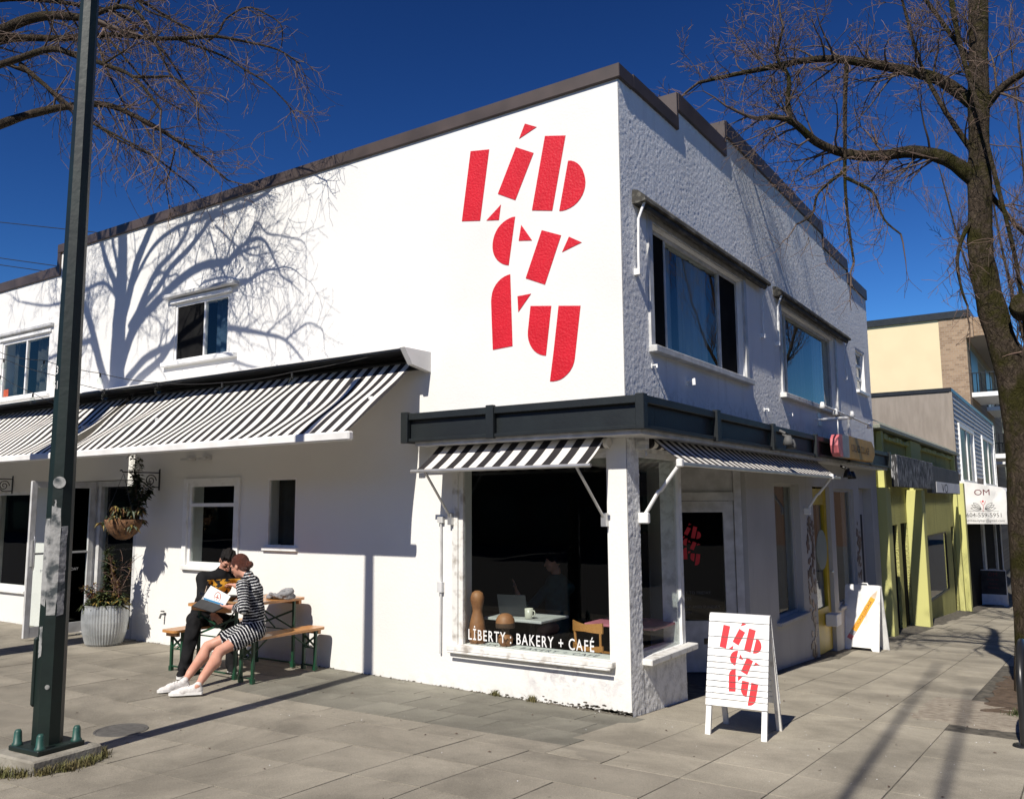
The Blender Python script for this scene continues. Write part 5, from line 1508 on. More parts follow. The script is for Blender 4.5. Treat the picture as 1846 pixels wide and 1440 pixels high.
lid = MB(); lid.lathe([(0.0, 0.006), (0.175, 0.006), (0.18, 0.003), (0.185, 0.007), (0.20, 0.007), (0.205, -0.004)], 40, (LID[0], LID[1], g(LID[0], LID[1]) + 0.0035), smooth=False)
tag(lid.build('manhole', 'iron_lid'), 'round dark utility lid set in the pavement near the lamp post', 'manhole')

def wood_pole(x, y, h, r, label, arms=0, yaw=0.0, lean=0.0):
    t = thing('utility_pole', label, 'utility pole', (x, y, g(min(x, KX), max(y, -9)) - 0.1))
    mb = MB(); mb.tube([(x, y, -0.6), (x + lean * h * 0.5, y, h * 0.5), (x + lean * h, y, h)], [r, r * 0.85, r * 0.7], 12); mb.build('pole', 'pole_wood', t, True)
    for i in range(arms):
        z = h - 0.6 - i * 1.1
        dx, dy = math.cos(yaw) * 1.1, math.sin(yaw) * 1.1
        mb = MB(); mb.bar((x - dx, y - dy, z), (x + dx, y + dy, z), 0.1, 0.12); ca = mb.build('crossarm', 'pole_wood', t, True)
        mb = MB()
        for s in (-0.9, -0.5, 0.5, 0.9): mb.lathe([(0.05, 0.06), (0.05, 0.12), (0.03, 0.18), (0, 0.19)], 8, (x + dx * s, y + dy * s, z))
        mb.build('insulator', 'grey_white_paint', ca)
    return t
wood_pole(11.8, 3.4, 10.5, 0.16, 'wooden utility pole across the side street, mirrored in the corner window', 3, R(85))
wood_pole(2.55, -8.4, 15.0, 0.036, 'slim unseen pole added behind the viewer to cast a long pavement shadow', lean=0.055)  # this pole and the next are unseen, shaped and leaned for their shadows
wood_pole(3.11, -9.3, 13.5, 0.036, 'second slim unseen pole added behind the viewer to cast the outer pavement shadow', lean=0.055)
for i, (a, b) in enumerate((((11.8, 3.4, 9.7), (11.8, 60, 6)), ((11.9, 2.6, 8.7), (12, 60, 5)), ((11.7, 3.4, 9.7), (12.5, -40, 10.5)))):
    pts = []
    for k in range(21):
        q = Vector(a).lerp(Vector(b), k / 20); q.z -= 0.9 * 4 * (k / 20) * (1 - k / 20); pts.append(q)
    mb = MB(); mb.tube(pts, 0.018, 5)
    tag(mb.build('overhead_cable', 'cable'), ('black overhead cable running down the side street from the wooden pole', 'lower black overhead cable down the side street from the wooden pole', 'black overhead cable leaving the wooden pole across the main street')[i], 'cable')
for i, (a, b) in enumerate((((-62, 21, 22.6), (-40, 19.5, 16.9)), ((-62, 21, 20.0), (-40, 19.5, 14.6)), ((-62, 21, 19.5), (-40, 19.5, 14.2)))):
    mb = MB(); mb.tube([Vector(a).lerp(Vector(b), k / 8) for k in range(9)], 0.028, 5)
    tag(mb.build('power_line', 'cable'), ('topmost thin power line in the sky above the left roof', 'middle thin power line just above the left roof', 'lowest thin power line just above the left roof')[i], 'power line')

# string lights at the left
sl_ = thing('string_lights', 'sagging string of clear bulbs slung over the striped awning', 'string lights', (-8, -1.1, 3.7))
def strand(pts, bulbs):
    mb = MB(); P_ = [Vector(p) for p in pts]
    fine = []
    for a, b in zip(P_[:-1], P_[1:]):
        for k in range(6):
            q = a.lerp(b, k / 6); q.z -= 0.02 * 4 * (k / 6) * (1 - k / 6); fine.append(q)
    fine.append(P_[-1]); mb.tube(fine, 0.0045, 4); mb.build('wire', 'cable', sl_, True)
    for b in bulbs:
        mb = MB(); mb.tube([(b[0], b[1], b[2]), (b[0], b[1], b[2] - 0.05)], 0.013, 6); s = mb.build('socket', 'cable', sl_, True)
        mb = MB(); mb.lathe([(0.012, -0.05), (0.03, -0.08), (0.036, -0.105), (0.028, -0.135), (0, -0.145)], 10, b); mb.build('bulb', 'glass', s)
strand([(-9.75, -1.1, 4.25), (-9.16, -1.1, 4.00), (-8.06, -1.1, 3.80), (-6.69, -1.1, 3.50), (-5.48, -1.1, 3.28), (-4.43, -1.0, 3.20), (-3.53, -0.8, 3.26), (-2.5, -0.2, 3.5)], [(-8.06, -1.1, 3.80), (-6.69, -1.1, 3.50), (-5.48, -1.1, 3.28), (-4.43, -1.0, 3.20), (-3.53, -0.8, 3.25)])
strand([(-9.75, -1.1, 4.05), (-9.16, -1.1, 3.93), (-7.73, -1.1, 3.56), (-6.58, -1.1, 3.28), (-5.6, -0.7, 3.35)], [(-9.16, -1.1, 3.93), (-7.73, -1.1, 3.56), (-6.58, -1.1, 3.29)])
strand([(-9.75, -1.1, 3.80), (-9.24, -1.1, 3.70), (-8.3, -1.1, 3.38), (-7.5, -1.1, 3.14)], [(-9.24, -1.1, 3.70), (-8.3, -1.1, 3.37)])

# ================================================================== TREES
def wiggle(a, b, n, amp, r):
    a, b = Vector(a), Vector(b)
    d = (b - a); L_ = d.length
    o = Vector((r.uniform(-1, 1), r.uniform(-1, 1), r.uniform(-1, 1))) * amp * L_
    o2 = Vector((r.uniform(-1, 1), r.uniform(-1, 1), r.uniform(-1, 1))) * amp * L_ * 0.5
    return [a + d * (i / n) + o * math.sin(math.pi * i / n) + o2 * math.sin(2 * math.pi * i / n) for i in range(n + 1)]
def smooth_path(P_, k=4):
    """Catmull-Rom through the points"""
    P_ = [Vector(p) for p in P_]; out = []
    for i in range(len(P_) - 1):
        p0 = P_[max(i - 1, 0)]; p1 = P_[i]; p2 = P_[i + 1]; p3 = P_[min(i + 2, len(P_) - 1)]
        for s in range(k):
            t_ = s / k
            out.append(0.5 * ((2 * p1) + (p2 - p0) * t_ + (2 * p0 - 5 * p1 + 4 * p2 - p3) * t_ ** 2 + (3 * p1 - p0 - 3 * p2 + p3) * t_ ** 3))
    out.append(P_[-1]); return out
class Tree:
    def __init__(s, name, label, base, seed, bark, group=None):
        s.t = thing(name, label, 'tree', base, 0, group); s.r = random.Random(seed); s.bark = bark
        s.tw = MB(); s.tw2 = MB()
    def limb(s, pts, r0, r1, name='limb', spawn=0, lvl=2, ln=(0.5, 1.2), up=0.2, k=4, seg=9, start=0.15, bias=None):
        P_ = smooth_path(pts, k); n = len(P_)
        rad = [(r0 + (r1 - r0) * (i / (n - 1)) ** 0.8) * (1 + s.r.uniform(-0.07, 0.07)) for i in range(n)]
        mb = MB(); mb.tube(P_, rad, seg)
        o = mb.build(name, s.bark, s.t, True)
        for _ in range(spawn):
            f = start + (1 - start) * s.r.random()
            i = min(n - 2, int(f * (n - 1)))
            d = (P_[i + 1] - P_[i]).normalized()
            s.shoot(P_[i], d, s.r.uniform(*ln) * (1.15 - 0.4 * f), min(0.015, max(0.005, rad[i] * 0.33)), lvl, up, bias)
        # the limb's own thin end
        s.shoot(P_[-1], (P_[-1] - P_[-2]).normalized(), ln[1] * 0.8, r1, lvl, up, bias, 0.35)
        return P_, rad
    def shoot(s, p, d, L_, r_, lvl, up, bias=None, spread=1.0):
        R_ = s.r
        q = Vector((R_.gauss(0, 1), R_.gauss(0, 1), R_.gauss(0, 1)))
        q = (q - d * q.dot(d)).normalized()
        nd = (d * R_.uniform(0.35, 0.9) + q * spread * R_.uniform(0.6, 1.0) + Vector((0, 0, up)))
        if bias: nd += Vector(bias) * R_.random()
        nd.normalize()
        n = 5 if lvl > 0 else 4
        pts = [Vector(p)]; c = nd.copy()
        for i in range(n):
            c = (c + Vector((R_.gauss(0, 0.16), R_.gauss(0, 0.16), R_.gauss(0, 0.16) + up * 0.10))).normalized()
            pts.append(pts[-1] + c * (L_ / n))
        r_ = max(r_, 0.0032)
        rad = [max(0.0026, r_ * (1 - 0.75 * i / n)) for i in range(n + 1)]
        tgt = s.tw if lvl >= 1 or R_.random() < 0.5 else s.tw2
        tgt.tube(pts, rad, 4 if lvl >= 1 else 3, cap=False, smooth=True)
        if lvl > 0:
            kids_ = R_.randint(4, 6) if lvl == 1 else R_.randint(5, 8)
            for _ in range(kids_):
                i = R_.randint(1, n)
                s.shoot(pts[i], (pts[i] - pts[i - 1]).normalized(), L_ * R_.uniform(0.3, 0.6), rad[i] * 0.6, lvl - 1, up, bias)
    def finish(s):
        s.tw.build('twigs', 'twig', s.t, True, kind='stuff')
        if s.tw2.v: s.tw2.build('fine_twigs', 'twig_light', s.t, True, kind='stuff')
# ---- right hand street tree
T = Tree('street_tree', 'bare mossy street tree with leaning trunk rising from the pavement pit', (2.76, 4.6, -0.35), 12, 'bark_moss')
T.limb([(2.80, 4.6, -0.5), (2.82, 4.6, 0.2), (2.83, 4.6, 1.3), (2.86, 4.6, 2.4), (2.80, 4.6, 3.3), (2.66, 4.6, 4.1), (2.58, 4.6, 4.8), (2.61, 4.6, 5.4), (2.66, 4.6, 6.4), (2.72, 4.6, 7.4), (2.78, 4.6, 8.4), (2.8, 4.7, 9.6)], 0.235, 0.09, 'trunk', 6, 2, (0.8, 1.6), 0.3, 3, 14, 0.55)
T.limb([(2.84, 4.6, 3.0), (3.06, 4.5, 3.5), (3.15, 4.4, 4.1), (3.2, 4.3, 5.2), (3.6, 4.2, 6.5), (3.9, 4.0, 8.0)], 0.17, 0.06, 'limb', 10, 2, (0.7, 1.4), 0.2)
LIMB1 = [(2.60, 4.6, 5.75), (2.30, 4.45, 6.05), (1.95, 4.3, 6.18), (1.55, 4.1, 6.15), (1.22, 3.9, 6.20), (0.96, 3.6, 6.30), (0.78, 3.3, 6.48), (0.60, 3.15, 6.55), (0.42, 3.0, 6.52)]
T.limb(LIMB1, 0.10, 0.028, 'limb', 26, 2, (0.45, 1.0), 0.05, bias=(-0.2, -0.1, 0.0))
T.limb([(0.74, 3.3, 6.5), (0.72, 3.25, 6.75), (0.76, 3.2, 7.05), (0.66, 3.1, 7.3), (0.78, 3.0, 7.6)], 0.04, 0.015, 'limb', 16, 2, (0.4, 0.8), 0.1)
T.limb([(2.62, 4.6, 6.75), (2.30, 4.5, 7.10), (1.95, 4.3, 7.25), (1.55, 4.1, 7.38), (1.15, 3.9, 7.48), (0.80, 3.6, 7.42), (0.45, 3.3, 7.30), (0.10, 3.0, 7.18), (-0.25, 2.8, 7.1)], 0.085, 0.02, 'limb', 30, 2, (0.5, 1.1), 0.05)
T.limb([(1.30, 3.95, 7.44), (1.26, 3.9, 6.9), (1.24, 3.85, 6.3), (1.22, 3.82, 5.75), (1.24, 3.8, 5.2), (1.28, 3.78, 4.75)], 0.034, 0.014, 'limb', 14, 1, (0.4, 0.8), -0.15, 4, 7, 0.35)
T.limb([(1.22, 3.85, 5.95), (1.05, 3.7, 5.78), (0.93, 3.6, 5.62), (0.88, 3.5, 5.35), (0.74, 3.3, 5.2)], 0.024, 0.010, 'limb', 12, 1, (0.4, 0.8), -0.2)
T.limb([(1.24, 3.85, 5.85), (1.42, 3.8, 5.70), (1.56, 3.75, 5.55), (1.66, 3.7, 5.2), (1.85, 3.6, 4.95)], 0.024, 0.010, 'limb', 12, 1, (0.35, 0.7), -0.25)
T.limb([(2.55, 4.55, 5.3), (2.42, 4.45, 5.05), (2.34, 4.4, 4.75), (2.36, 4.4, 4.4), (2.42, 4.35, 4.15)], 0.03, 0.012, 'limb', 9, 1, (0.35, 0.7), -0.1)
T.limb([(2.64, 4.6, 6.0), (2.35, 4.4, 6.6), (2.1, 4.3, 7.3), (1.95, 4.1, 8.2)], 0.04, 0.015, 'limb', 14, 2, (0.5, 1.0), 0.1)
T.limb([(2.68, 4.6, 6.6), (2.98, 4.5, 6.85), (3.4, 4.4, 7.0), (3.9, 4.2, 7.3)], 0.065, 0.025, 'limb', 14, 2, (0.6, 1.1), 0.05)
T.limb([(2.46, 4.35, 8.4), (2.55, 4.3, 7.4), (2.68, 4.35, 6.6), (2.82, 4.4, 5.6), (2.95, 4.4, 4.6), (2.98, 4.45, 3.7)], 0.034, 0.02, 'limb', 8, 1, (0.4, 0.9), 0.0)
T.limb([(2.66, 4.6, 6.3), (2.75, 4.7, 7.0), (2.4, 4.6, 7.8), (2.0, 4.4, 8.6)], 0.05, 0.02, 'limb', 16, 2, (0.5, 1.1), 0.0)
T.limb([(2.70, 4.6, 5.6), (2.95, 4.8, 5.2), (3.15, 5.0, 4.9), (3.4, 5.2, 4.3)], 0.035, 0.012, 'limb', 14, 2, (0.5, 0.9), 0.1)
mb = MB(); mb.tube([(3.02, 4.38, 4.02), (3.0, 4.3, 4.08), (2.98, 4.22, 4.1)], [0.16, 0.17, 0.12], 12); mb.build('burl', 'bark_moss', T.t, True)
T.finish()

# ---- left street tree; its trunk stands outside the frame, its shadow lies on the white wall
T2 = Tree('street_tree', 'large bare street tree spreading in from the left behind the lamp post', (-7.70, -3.0, 0.08), 31, 'bark_grey')
T2.limb([(-7.66, -3.0, -0.2), (-7.68, -3.0, 2.5), (-7.70, -3.0, 4.8), (-7.76, -3.0, 6.1), (-7.80, -3.0, 7.0), (-7.80, -3.0, 7.6), (-7.8, -3, 8.1), (-7.8, -3, 8.6), (-7.84, -3, 9.1), (-7.8, -3, 10.2)], 0.30, 0.085, 'trunk', 0, 2, (1, 2), 0.3, 3, 14)
def L2(pts, r0, r1, n, lv=2, ln=(0.4, 0.9), up=-0.05, **k): T2.limb(pts, r0 * 0.84, r1 * 0.84, 'limb', n, lv, ln, up, **k)
L2([(-7.82, -3, 7.6), (-7.84, -3.0, 7.96), (-8.03, -2.98, 8.24), (-8.25, -2.95, 8.52), (-8.4, -2.92, 8.83), (-8.62, -2.9, 9.4)], 0.09, 0.04, 8)
L2([(-7.79, -3.0, 8.05), (-7.95, -3.0, 8.5), (-8.1, -3.0, 8.9), (-8.15, -3, 9.5)], 0.05, 0.03, 4)
L2([(-7.76, -3.0, 7.3), (-7.7, -3.0, 7.62), (-7.59, -2.96, 7.88), (-7.45, -2.92, 8.28), (-7.22, -2.88, 8.6), (-6.99, -2.84, 8.89), (-6.68, -2.8, 9.3)], 0.125, 0.07, 8)
L2([(-7.66, -3, 7.0), (-7.54, -3.0, 7.28), (-7.31, -2.91, 7.64), (-6.97, -2.83, 8.0), (-6.57, -2.74, 8.13), (-6.31, -2.66, 8.28), (-6.17, -2.57, 8.4), (-5.87, -2.49, 8.3), (-5.5, -2.4, 8.23)], 0.075, 0.018, 14)
L2([(-7.75, -2.95, 6.4), (-7.70, -2.9, 6.73), (-7.57, -2.78, 6.96), (-7.32, -2.67, 7.18), (-6.83, -2.55, 7.33), (-6.37, -2.43, 7.42), (-5.95, -2.32, 7.4), (-5.44, -2.2, 7.25)], 0.115, 0.05, 12, start=0.3)
L2([(-5.46, -2.2, 7.25), (-5.24, -2.12, 7.31), (-4.96, -2.04, 7.3), (-4.76, -1.96, 7.15), (-4.59, -1.88, 6.81), (-4.45, -1.8, 6.48)], 0.042, 0.014, 16, 1)
L2([(-5.5, -2.2, 7.26), (-5.35, -2.2, 7.58), (-5.18, -2.2, 7.82), (-5.0, -2.2, 8.04)], 0.022, 0.010, 6, 1)
L2([(-5.1, -2.08, 7.3), (-4.94, -2.02, 7.5), (-4.73, -1.95, 7.24), (-4.47, -1.88, 7.09), (-4.11, -1.8, 6.88)], 0.022, 0.008, 14, 1)
L2([(-7.72, -3.0, 6.4), (-7.64, -3.0, 6.58), (-7.37, -2.91, 6.7), (-7.09, -2.82, 6.77), (-6.69, -2.73, 6.77), (-6.06, -2.64, 6.75), (-5.44, -2.56, 6.72), (-5.09, -2.47, 6.57), (-4.65, -2.38, 6.37), (-4.29, -2.29, 6.16), (-3.95, -2.2, 5.76)], 0.085, 0.015, 24, 1, start=0.35)
L2([(-4.29, -2.3, 6.17), (-4.11, -2.2, 6.16), (-3.9, -2.1, 6.13), (-3.68, -2.0, 5.92)], 0.022, 0.008, 12, 1, (0.3, 0.6))
L2([(-4.65, -2.4, 6.39), (-4.42, -2.35, 6.46), (-4.21, -2.3, 6.51)], 0.014, 0.007, 6, 1, (0.25, 0.5))
L2([(-6.0, -2.6, 6.7), (-5.47, -2.4, 6.22), (-5.12, -2.27, 5.93), (-4.71, -2.13, 5.68), (-4.39, -2.0, 5.48)], 0.035, 0.01, 14, 1)
L2([(-7.80, -3.0, 6.1), (-7.97, -3.0, 6.5), (-8.27, -2.97, 6.98), (-8.51, -2.93, 7.44), (-8.74, -2.9, 7.77), (-9.05, -2.87, 8.06), (-9.51, -2.83, 8.39), (-9.9, -2.8, 8.8)], 0.105, 0.05, 10)
L2([(-8.32, -2.98, 7.05), (-8.52, -2.96, 7.3), (-8.71, -2.92, 7.27), (-9.11, -2.88, 7.17), (-9.68, -2.84, 7.05), (-10.49, -2.8, 6.83)], 0.06, 0.025, 14)
L2([(-7.86, -3, 7.9), (-8.03, -3.0, 8.07), (-8.31, -2.94, 8.16), (-8.75, -2.88, 8.06), (-9.3, -2.82, 7.91), (-9.89, -2.76, 7.84), (-10.7, -2.7, 7.95)], 0.045, 0.015, 14)
# limbs that reach towards the wall and into the picture at the top left
L2([(-7.72, -2.9, 6.0), (-7.45, -2.6, 6.16), (-6.82, -2.41, 6.29), (-6.46, -2.21, 6.41), (-5.95, -2.02, 6.44), (-5.63, -1.82, 6.44), (-5.38, -1.63, 6.32), (-5.13, -1.43, 6.15), (-4.98, -1.24, 6.01), (-4.83, -1.04, 5.84), (-4.66, -0.85, 5.63)], 0.08, 0.012, 46, 1, (0.35, 0.85), -0.15, start=0.3)
L2([(-5.26, -1.15, 6.06), (-5.45, -1.08, 5.86), (-5.6, -1.02, 5.71), (-5.62, -0.95, 5.45)], 0.013, 0.006, 8, 1, (0.2, 0.4), -0.3)
L2([(-6.12, -1.6, 6.38), (-6.05, -1.46, 6.29), (-5.86, -1.32, 6.17), (-5.61, -1.18, 6.02), (-5.36, -1.04, 5.8), (-5.22, -0.9, 5.64)], 0.02, 0.008, 22, 1, (0.3, 0.6), -0.25)
L2([(-7.7, -2.9, 6.9), (-7.4, -2.6, 7.2), (-6.93, -2.42, 7.36), (-6.70, -2.24, 7.41), (-6.38, -2.05, 7.39), (-6.1, -1.87, 7.40), (-5.8, -1.69, 7.42), (-5.2, -1.51, 7.26), (-4.73, -1.33, 7.2), (-4.57, -1.15, 7.25), (-4.3, -0.96, 7.19), (-3.94, -0.78, 7.06), (-3.76, -0.6, 6.91)], 0.07, 0.009, 44, 1, (0.35, 0.8), -0.12, start=0.3)
L2([(-4.72, -1.15, 7.24), (-4.75, -0.98, 7.45), (-4.70, -0.92, 7.63), (-4.43, -0.84, 7.72), (-4.18, -0.76, 7.59), (-4.0, -0.68, 7.42), (-4.08, -0.6, 7.23)], 0.018, 0.007, 16, 1, (0.25, 0.5), -0.1)
L2([(-5.0, -1.35, 7.26), (-4.65, -1.0, 7.11), (-4.37, -0.9, 6.9), (-4.09, -0.8, 6.69), (-3.91, -0.7, 6.48), (-3.83, -0.6, 6.33)], 0.018, 0.007, 18, 1, (0.25, 0.6), -0.15)
L2([(-7.6, -2.7, 7.15), (-7.2, -2.32, 7.22), (-7.1, -2.14, 7.2), (-6.95, -1.96, 7.1), (-6.77, -1.78, 6.83), (-6.64, -1.6, 6.66)], 0.04, 0.012, 18, 1, (0.3, 0.7), -0.15)
L2([(-7.7, -2.8, 7.6), (-7.4, -2.6, 7.85), (-7.08, -2.39, 7.96), (-6.6, -2.17, 7.9), (-5.97, -1.96, 7.71), (-5.6, -1.75, 7.59), (-5.42, -1.54, 7.40), (-5.25, -1.33, 7.15), (-5.18, -1.11, 6.87), (-5.2, -0.9, 6.7)], 0.05, 0.009, 34, 1, (0.35, 0.8), -0.15, start=0.3)
L2([(-5.9, -1.85, 7.38), (-5.74, -1.75, 6.9), (-5.6, -1.6, 6.5), (-5.5, -1.5, 6.25)], 0.018, 0.008, 14, 1, (0.3, 0.6), -0.3)
L2([(-5.8, -1.8, 7.4), (-5.41, -1.63, 6.9), (-5.11, -1.47, 6.53), (-4.81, -1.3, 6.32)], 0.018, 0.008, 16, 1, (0.3, 0.6), -0.25)
L2([(-7.75, -2.7, 8.6), (-7.4, -2.4, 8.75), (-6.84, -2.15, 8.5), (-6.0, -1.9, 8.11), (-5.47, -1.65, 7.8), (-5.17, -1.4, 7.58), (-4.98, -1.15, 7.39), (-4.94, -0.9, 7.22)], 0.05, 0.008, 34, 1, (0.35, 0.8), -0.15, start=0.35)
T2.finish()
# ---- reddish tree further down the street
T3 = Tree('street_tree', 'upright reddish twigged bare tree further down the street behind the mossy trunk', (3.1, 14, -1.0), 8, 'bark_grey')
T3.limb([(3.0, 14, -1.1), (3.0, 14, 2), (3.05, 14, 4.2)], 0.17, 0.11, 'trunk', 0, 1)
for i, (dx, dy, h) in enumerate(((-1.6, -0.4, 5.2), (-0.9, 0.5, 6.8), (-0.2, -0.5, 8), (0.5, 0.4, 7.6), (1.2, -0.3, 6.6), (2.0, 0.2, 5.6), (-1.2, 0.9, 5.8), (0.9, 1.0, 7))):
    T3.limb([(3.03, 14, 3.4 + 0.1 * i), (3.03 + dx * 0.5, 14 + dy * 0.5, 4.6 + h * 0.12), (3.03 + dx * 0.85, 14 + dy * 0.9, 4 + h * 0.55), (3.03 + dx * 1.1, 14 + dy * 1.2, 4 + h)], 0.06, 0.012, 'limb', 20, 2, (0.7, 1.5), 0.75, seg=6)
T3.tw2.mi = T3.tw2.mi
T3.finish()

# ================================================================== STREET FURNITURE AND SIGNS
def clip_band(poly, v0, v1):
    def cl(P_, f):
        out = []
        for i in range(len(P_)):
            a, b = P_[i], P_[(i + 1) % len(P_)]
            fa, fb = f(a), f(b)
            if fa >= 0: out.append(a)
            if fa * fb < 0:
                t_ = fa / (fa - fb); out.append((a[0] + (b[0] - a[0]) * t_, a[1] + (b[1] - a[1]) * t_))
        return out
    q = cl(poly, lambda p: p[1] - v0)
    return cl(q, lambda p: v1 - p[1]) if len(q) > 2 else []

# --- slatted sandwich board
bx, by = 0.975, 0.055
sb = thing('sandwich_board', 'white slatted sandwich board with red lettering on the pavement', 'sandwich board', (bx, by, g(bx, by)), R(4))
BH, BW, SP = 0.925, 0.485, 0.275
def leg_frame(sgn, name):
    """one leaf of the board; local frame: origin at the leaf's foot line"""
    ft = Vector((0, sgn * SP, -sgn * SP * 0.068)); tp = Vector((0, sgn * 0.018, BH))
    U = Vector((1, 0, 0)); V = (tp - ft).normalized(); N = Vector((0, sgn * V.z, -sgn * V.y)); L_ = (tp - ft).length
    return ft, U, V, N, L_
for sgn in (-1, 1):
    ft, U, V, N, L_ = leg_frame(sgn, '')
    def pr(name, m, u0, u1, v0, v1, n0, n1, b=True):
        mb = MB(); mb.prism([(u0, v0), (u1, v0), (u1, v1), (u0, v1)], (ft + N * n0, U, V, N), n1 - n0); return mb.build(name, m, sb)
    for u in (-BW / 2, BW / 2 - 0.042): pr('leg', 'old_wood_white' if sgn > 0 else 'white_paint', u, u + 0.042, 0, L_, -0.03, 0.0)
    fr_t = [0, .062, .19, .29, .355, .405, .455, .505, .56, .61, .66, .705, .765]
    for a, b in zip(fr_t[:-1], fr_t[1:]): pr('slat', 'white_paint', -BW / 2 - 0.004, BW / 2 + 0.004, L_ * (1 - b) + 0.0032, L_ * (1 - a) - 0.0032, 0.001, 0.013)
    if sgn < 0:
        mb = MB()
        for s in SHN:
            P_ = [(-BW / 2 + BW * (0.19 + 0.70 * a), L_ * (1 - 0.735 + 0.68 * b)) for a, b in s]
            for a, b in zip(fr_t[:-1], fr_t[1:]):
                q = clip_band(P_, L_ * (1 - b) + 0.003, L_ * (1 - a) - 0.003)
                if len(q) > 2: mb.prism(q, (ft + N * 0.0125, U, V, N), 0.0015)
        mb.build('lettering', 'sign_red', sb)
mb = MB(); mb.box(-0.2, 0.2, -0.012, 0.012, 0.55, 0.57); mb.box(-BW / 2 - 0.004, BW / 2 + 0.004, -0.02, 0.02, BH + 0.001, BH + 0.012); mb.build('hinge_rail', 'white_paint', sb)

# --- pencil sandwich board
def panel_board(name, label, x, y, w, h, spread, m, rz=0.0):
    z = g(max(x, 0.05), y)
    t = thing(name, label, 'sandwich board', (x, y, z), rz)
    fr_out = []
    for sgn in (-1, 1):
        ft = Vector((0, sgn * spread, -sgn * spread * 0.068)); tp = Vector((0, sgn * 0.02, h)); U = Vector((1, 0, 0)); V = (tp - ft).normalized(); N = Vector((0, sgn * V.z, -sgn * V.y)); L_ = (tp - ft).length
        w2 = w / 2
        poly = [(-w2, 0), (-w2 + 0.10, 0), (-w2 + 0.13, 0.045), (w2 - 0.13, 0.045), (w2 - 0.10, 0), (w2, 0), (w2, L_ - 0.02), (w2 - 0.02, L_), (-w2 + 0.02, L_), (-w2, L_ - 0.02)]
        mb = MB(); mb.prism(poly, (ft - N * 0.012, U, V, N), 0.024); mb.build('panel', m, t)
        fr_out.append((ft + N * 0.0125, U, V, N, L_))
    mb = MB(); mb.tube([(-w * 0.14, 0, h), (-w * 0.12, 0, h + 0.03), (w * 0.12, 0, h + 0.03), (w * 0.14, 0, h)], 0.012, 6); mb.build('handle', m, t)
    return t, fr_out[0]
pb, (o_, U, V, N, L_) = panel_board('sandwich_board', 'white sandwich board with a big orange pencil drawn across it', 0.28, 8.1, 0.56, 1.03, 0.27, 'white_paint', R(-6))
a0, a1 = Vector((-0.19, 0.17)), Vector((0.235, 0.965)); ad = (a1 - a0); aL = ad.length; ad.normalize(); an = Vector((-ad.y, ad.x)); hw = 0.042
def pen(s0, s1, m, tip=False):
    p = [a0 + ad * s0 - an * hw, a0 + ad * s1 - an * (0.004 if tip else hw), a0 + ad * s1 + an * (0.004 if tip else hw), a0 + ad * s0 + an * hw]
    mb = MB(); mb.prism([(q.x, q.y) for q in p], (o_, U, V, N), 0.0015); mb.build('pencil_print', m, pb)
pen(0.0, 0.075, 'pencil_pink'); pen(0.075, 0.155, 'pencil_metal'); pen(0.155, aL - 0.14, 'pencil_orange'); pen(aL - 0.14, aL, 'pencil_wood', True)
mb = MB(); q = o_ + U * (a0 + ad * 0.45 - an * 0.018).x + V * (a0 + ad * 0.45 - an * 0.018).y + N * 0.0025
text_on(mb, "COLLAGE COLLAGE", 0.062, (q, U * ad.x + V * ad.y, U * an.x + V * an.y), sx=0.9); mb.build('lettering', 'ink_dark', pb)
ob_, (o_, U, V, N, L_) = panel_board('sandwich_board', 'far sandwich board in front of the white box awning with a dark upper poster', 0.40, 29.5, 0.86, 1.30, 0.3, 'white_paint')
mb = MB(); mb.prism([(-0.42, 0.42), (0.42, 0.42), (0.42, 1.28), (-0.42, 1.28)], (o_, U, V, N), 0.003); po = mb.build('poster', 'curtain_grey', ob_)
mb = MB()
for k, (s, sz) in enumerate((("OM", 0.2), ("Beauty Bar", 0.09), ("Waxing", 0.09), ("Threading", 0.09))): text_on(mb, s, sz, (o_ + V * (1.08 - k * 0.15) + N * 0.004, U, V))
mb.build('lettering', 'ink_maroon', ob_)
mb = MB(); text_on(mb, "WALK-INS", 0.09, (o_ + V * 0.27 + N * 0.002, U, V)); mb.build('lettering', 'ink_grey', ob_) if False else None

# --- bike rack
rk = thing('bike_rack', 'black steel hoop bike rack at the tree pit', 'bike rack', (2.88, 1.45, g(2.88, 1.45)))
hoop = []
ry0, ry1, rh = 1.06, 1.86, 0.80
zb = g(2.88, 1.45)
hoop = [(2.88, ry0, g(2.88, ry0) - 0.02), (2.88, ry0, zb + 0.45)] + [(2.88, (ry0 + ry1) / 2 - 0.40 * math.cos(t_), zb + 0.45 + 0.32 * math.sin(t_)) for t_ in [math.pi * i / 12 for i in range(1, 12)]] + [(2.88, ry1, zb + 0.45), (2.88, ry1, g(2.88, ry1) - 0.02)]
mb = MB(); mb.tube(hoop, 0.032, 12); mb.build('hoop', 'black_paint', rk, True)
for y in (ry0, ry1):
    mb = MB(); mb.lathe([(0.0, 0.012), (0.085, 0.012), (0.09, 0.0)], 16, (2.88, y, g(2.88, y) + 0.002)); mb.build('foot_plate', 'black_paint', rk, True)
mb = MB(); mb.tube([(2.88, 1.09, zb + 0.42), (2.88, 1.83, zb + 0.42)], 0.02, 8); mb.build('crossbar', 'black_paint', rk, True)
blades('grass', [(2.75 + 0.07 * i, 2.65 + 0.03 * i, 0.06) for i in range(7)], 900, 0.02, 0.08, 'leaf_mid', 9, 0.004)
blades('weeds', [(-1.45, -0.03, 0.012), (-1.0, -0.03, 0.012), (-1.42, -0.04, 0.02), (-1.02, -0.03, 0.02)], 160, 0.02, 0.07, 'grass', 12, 0.004)
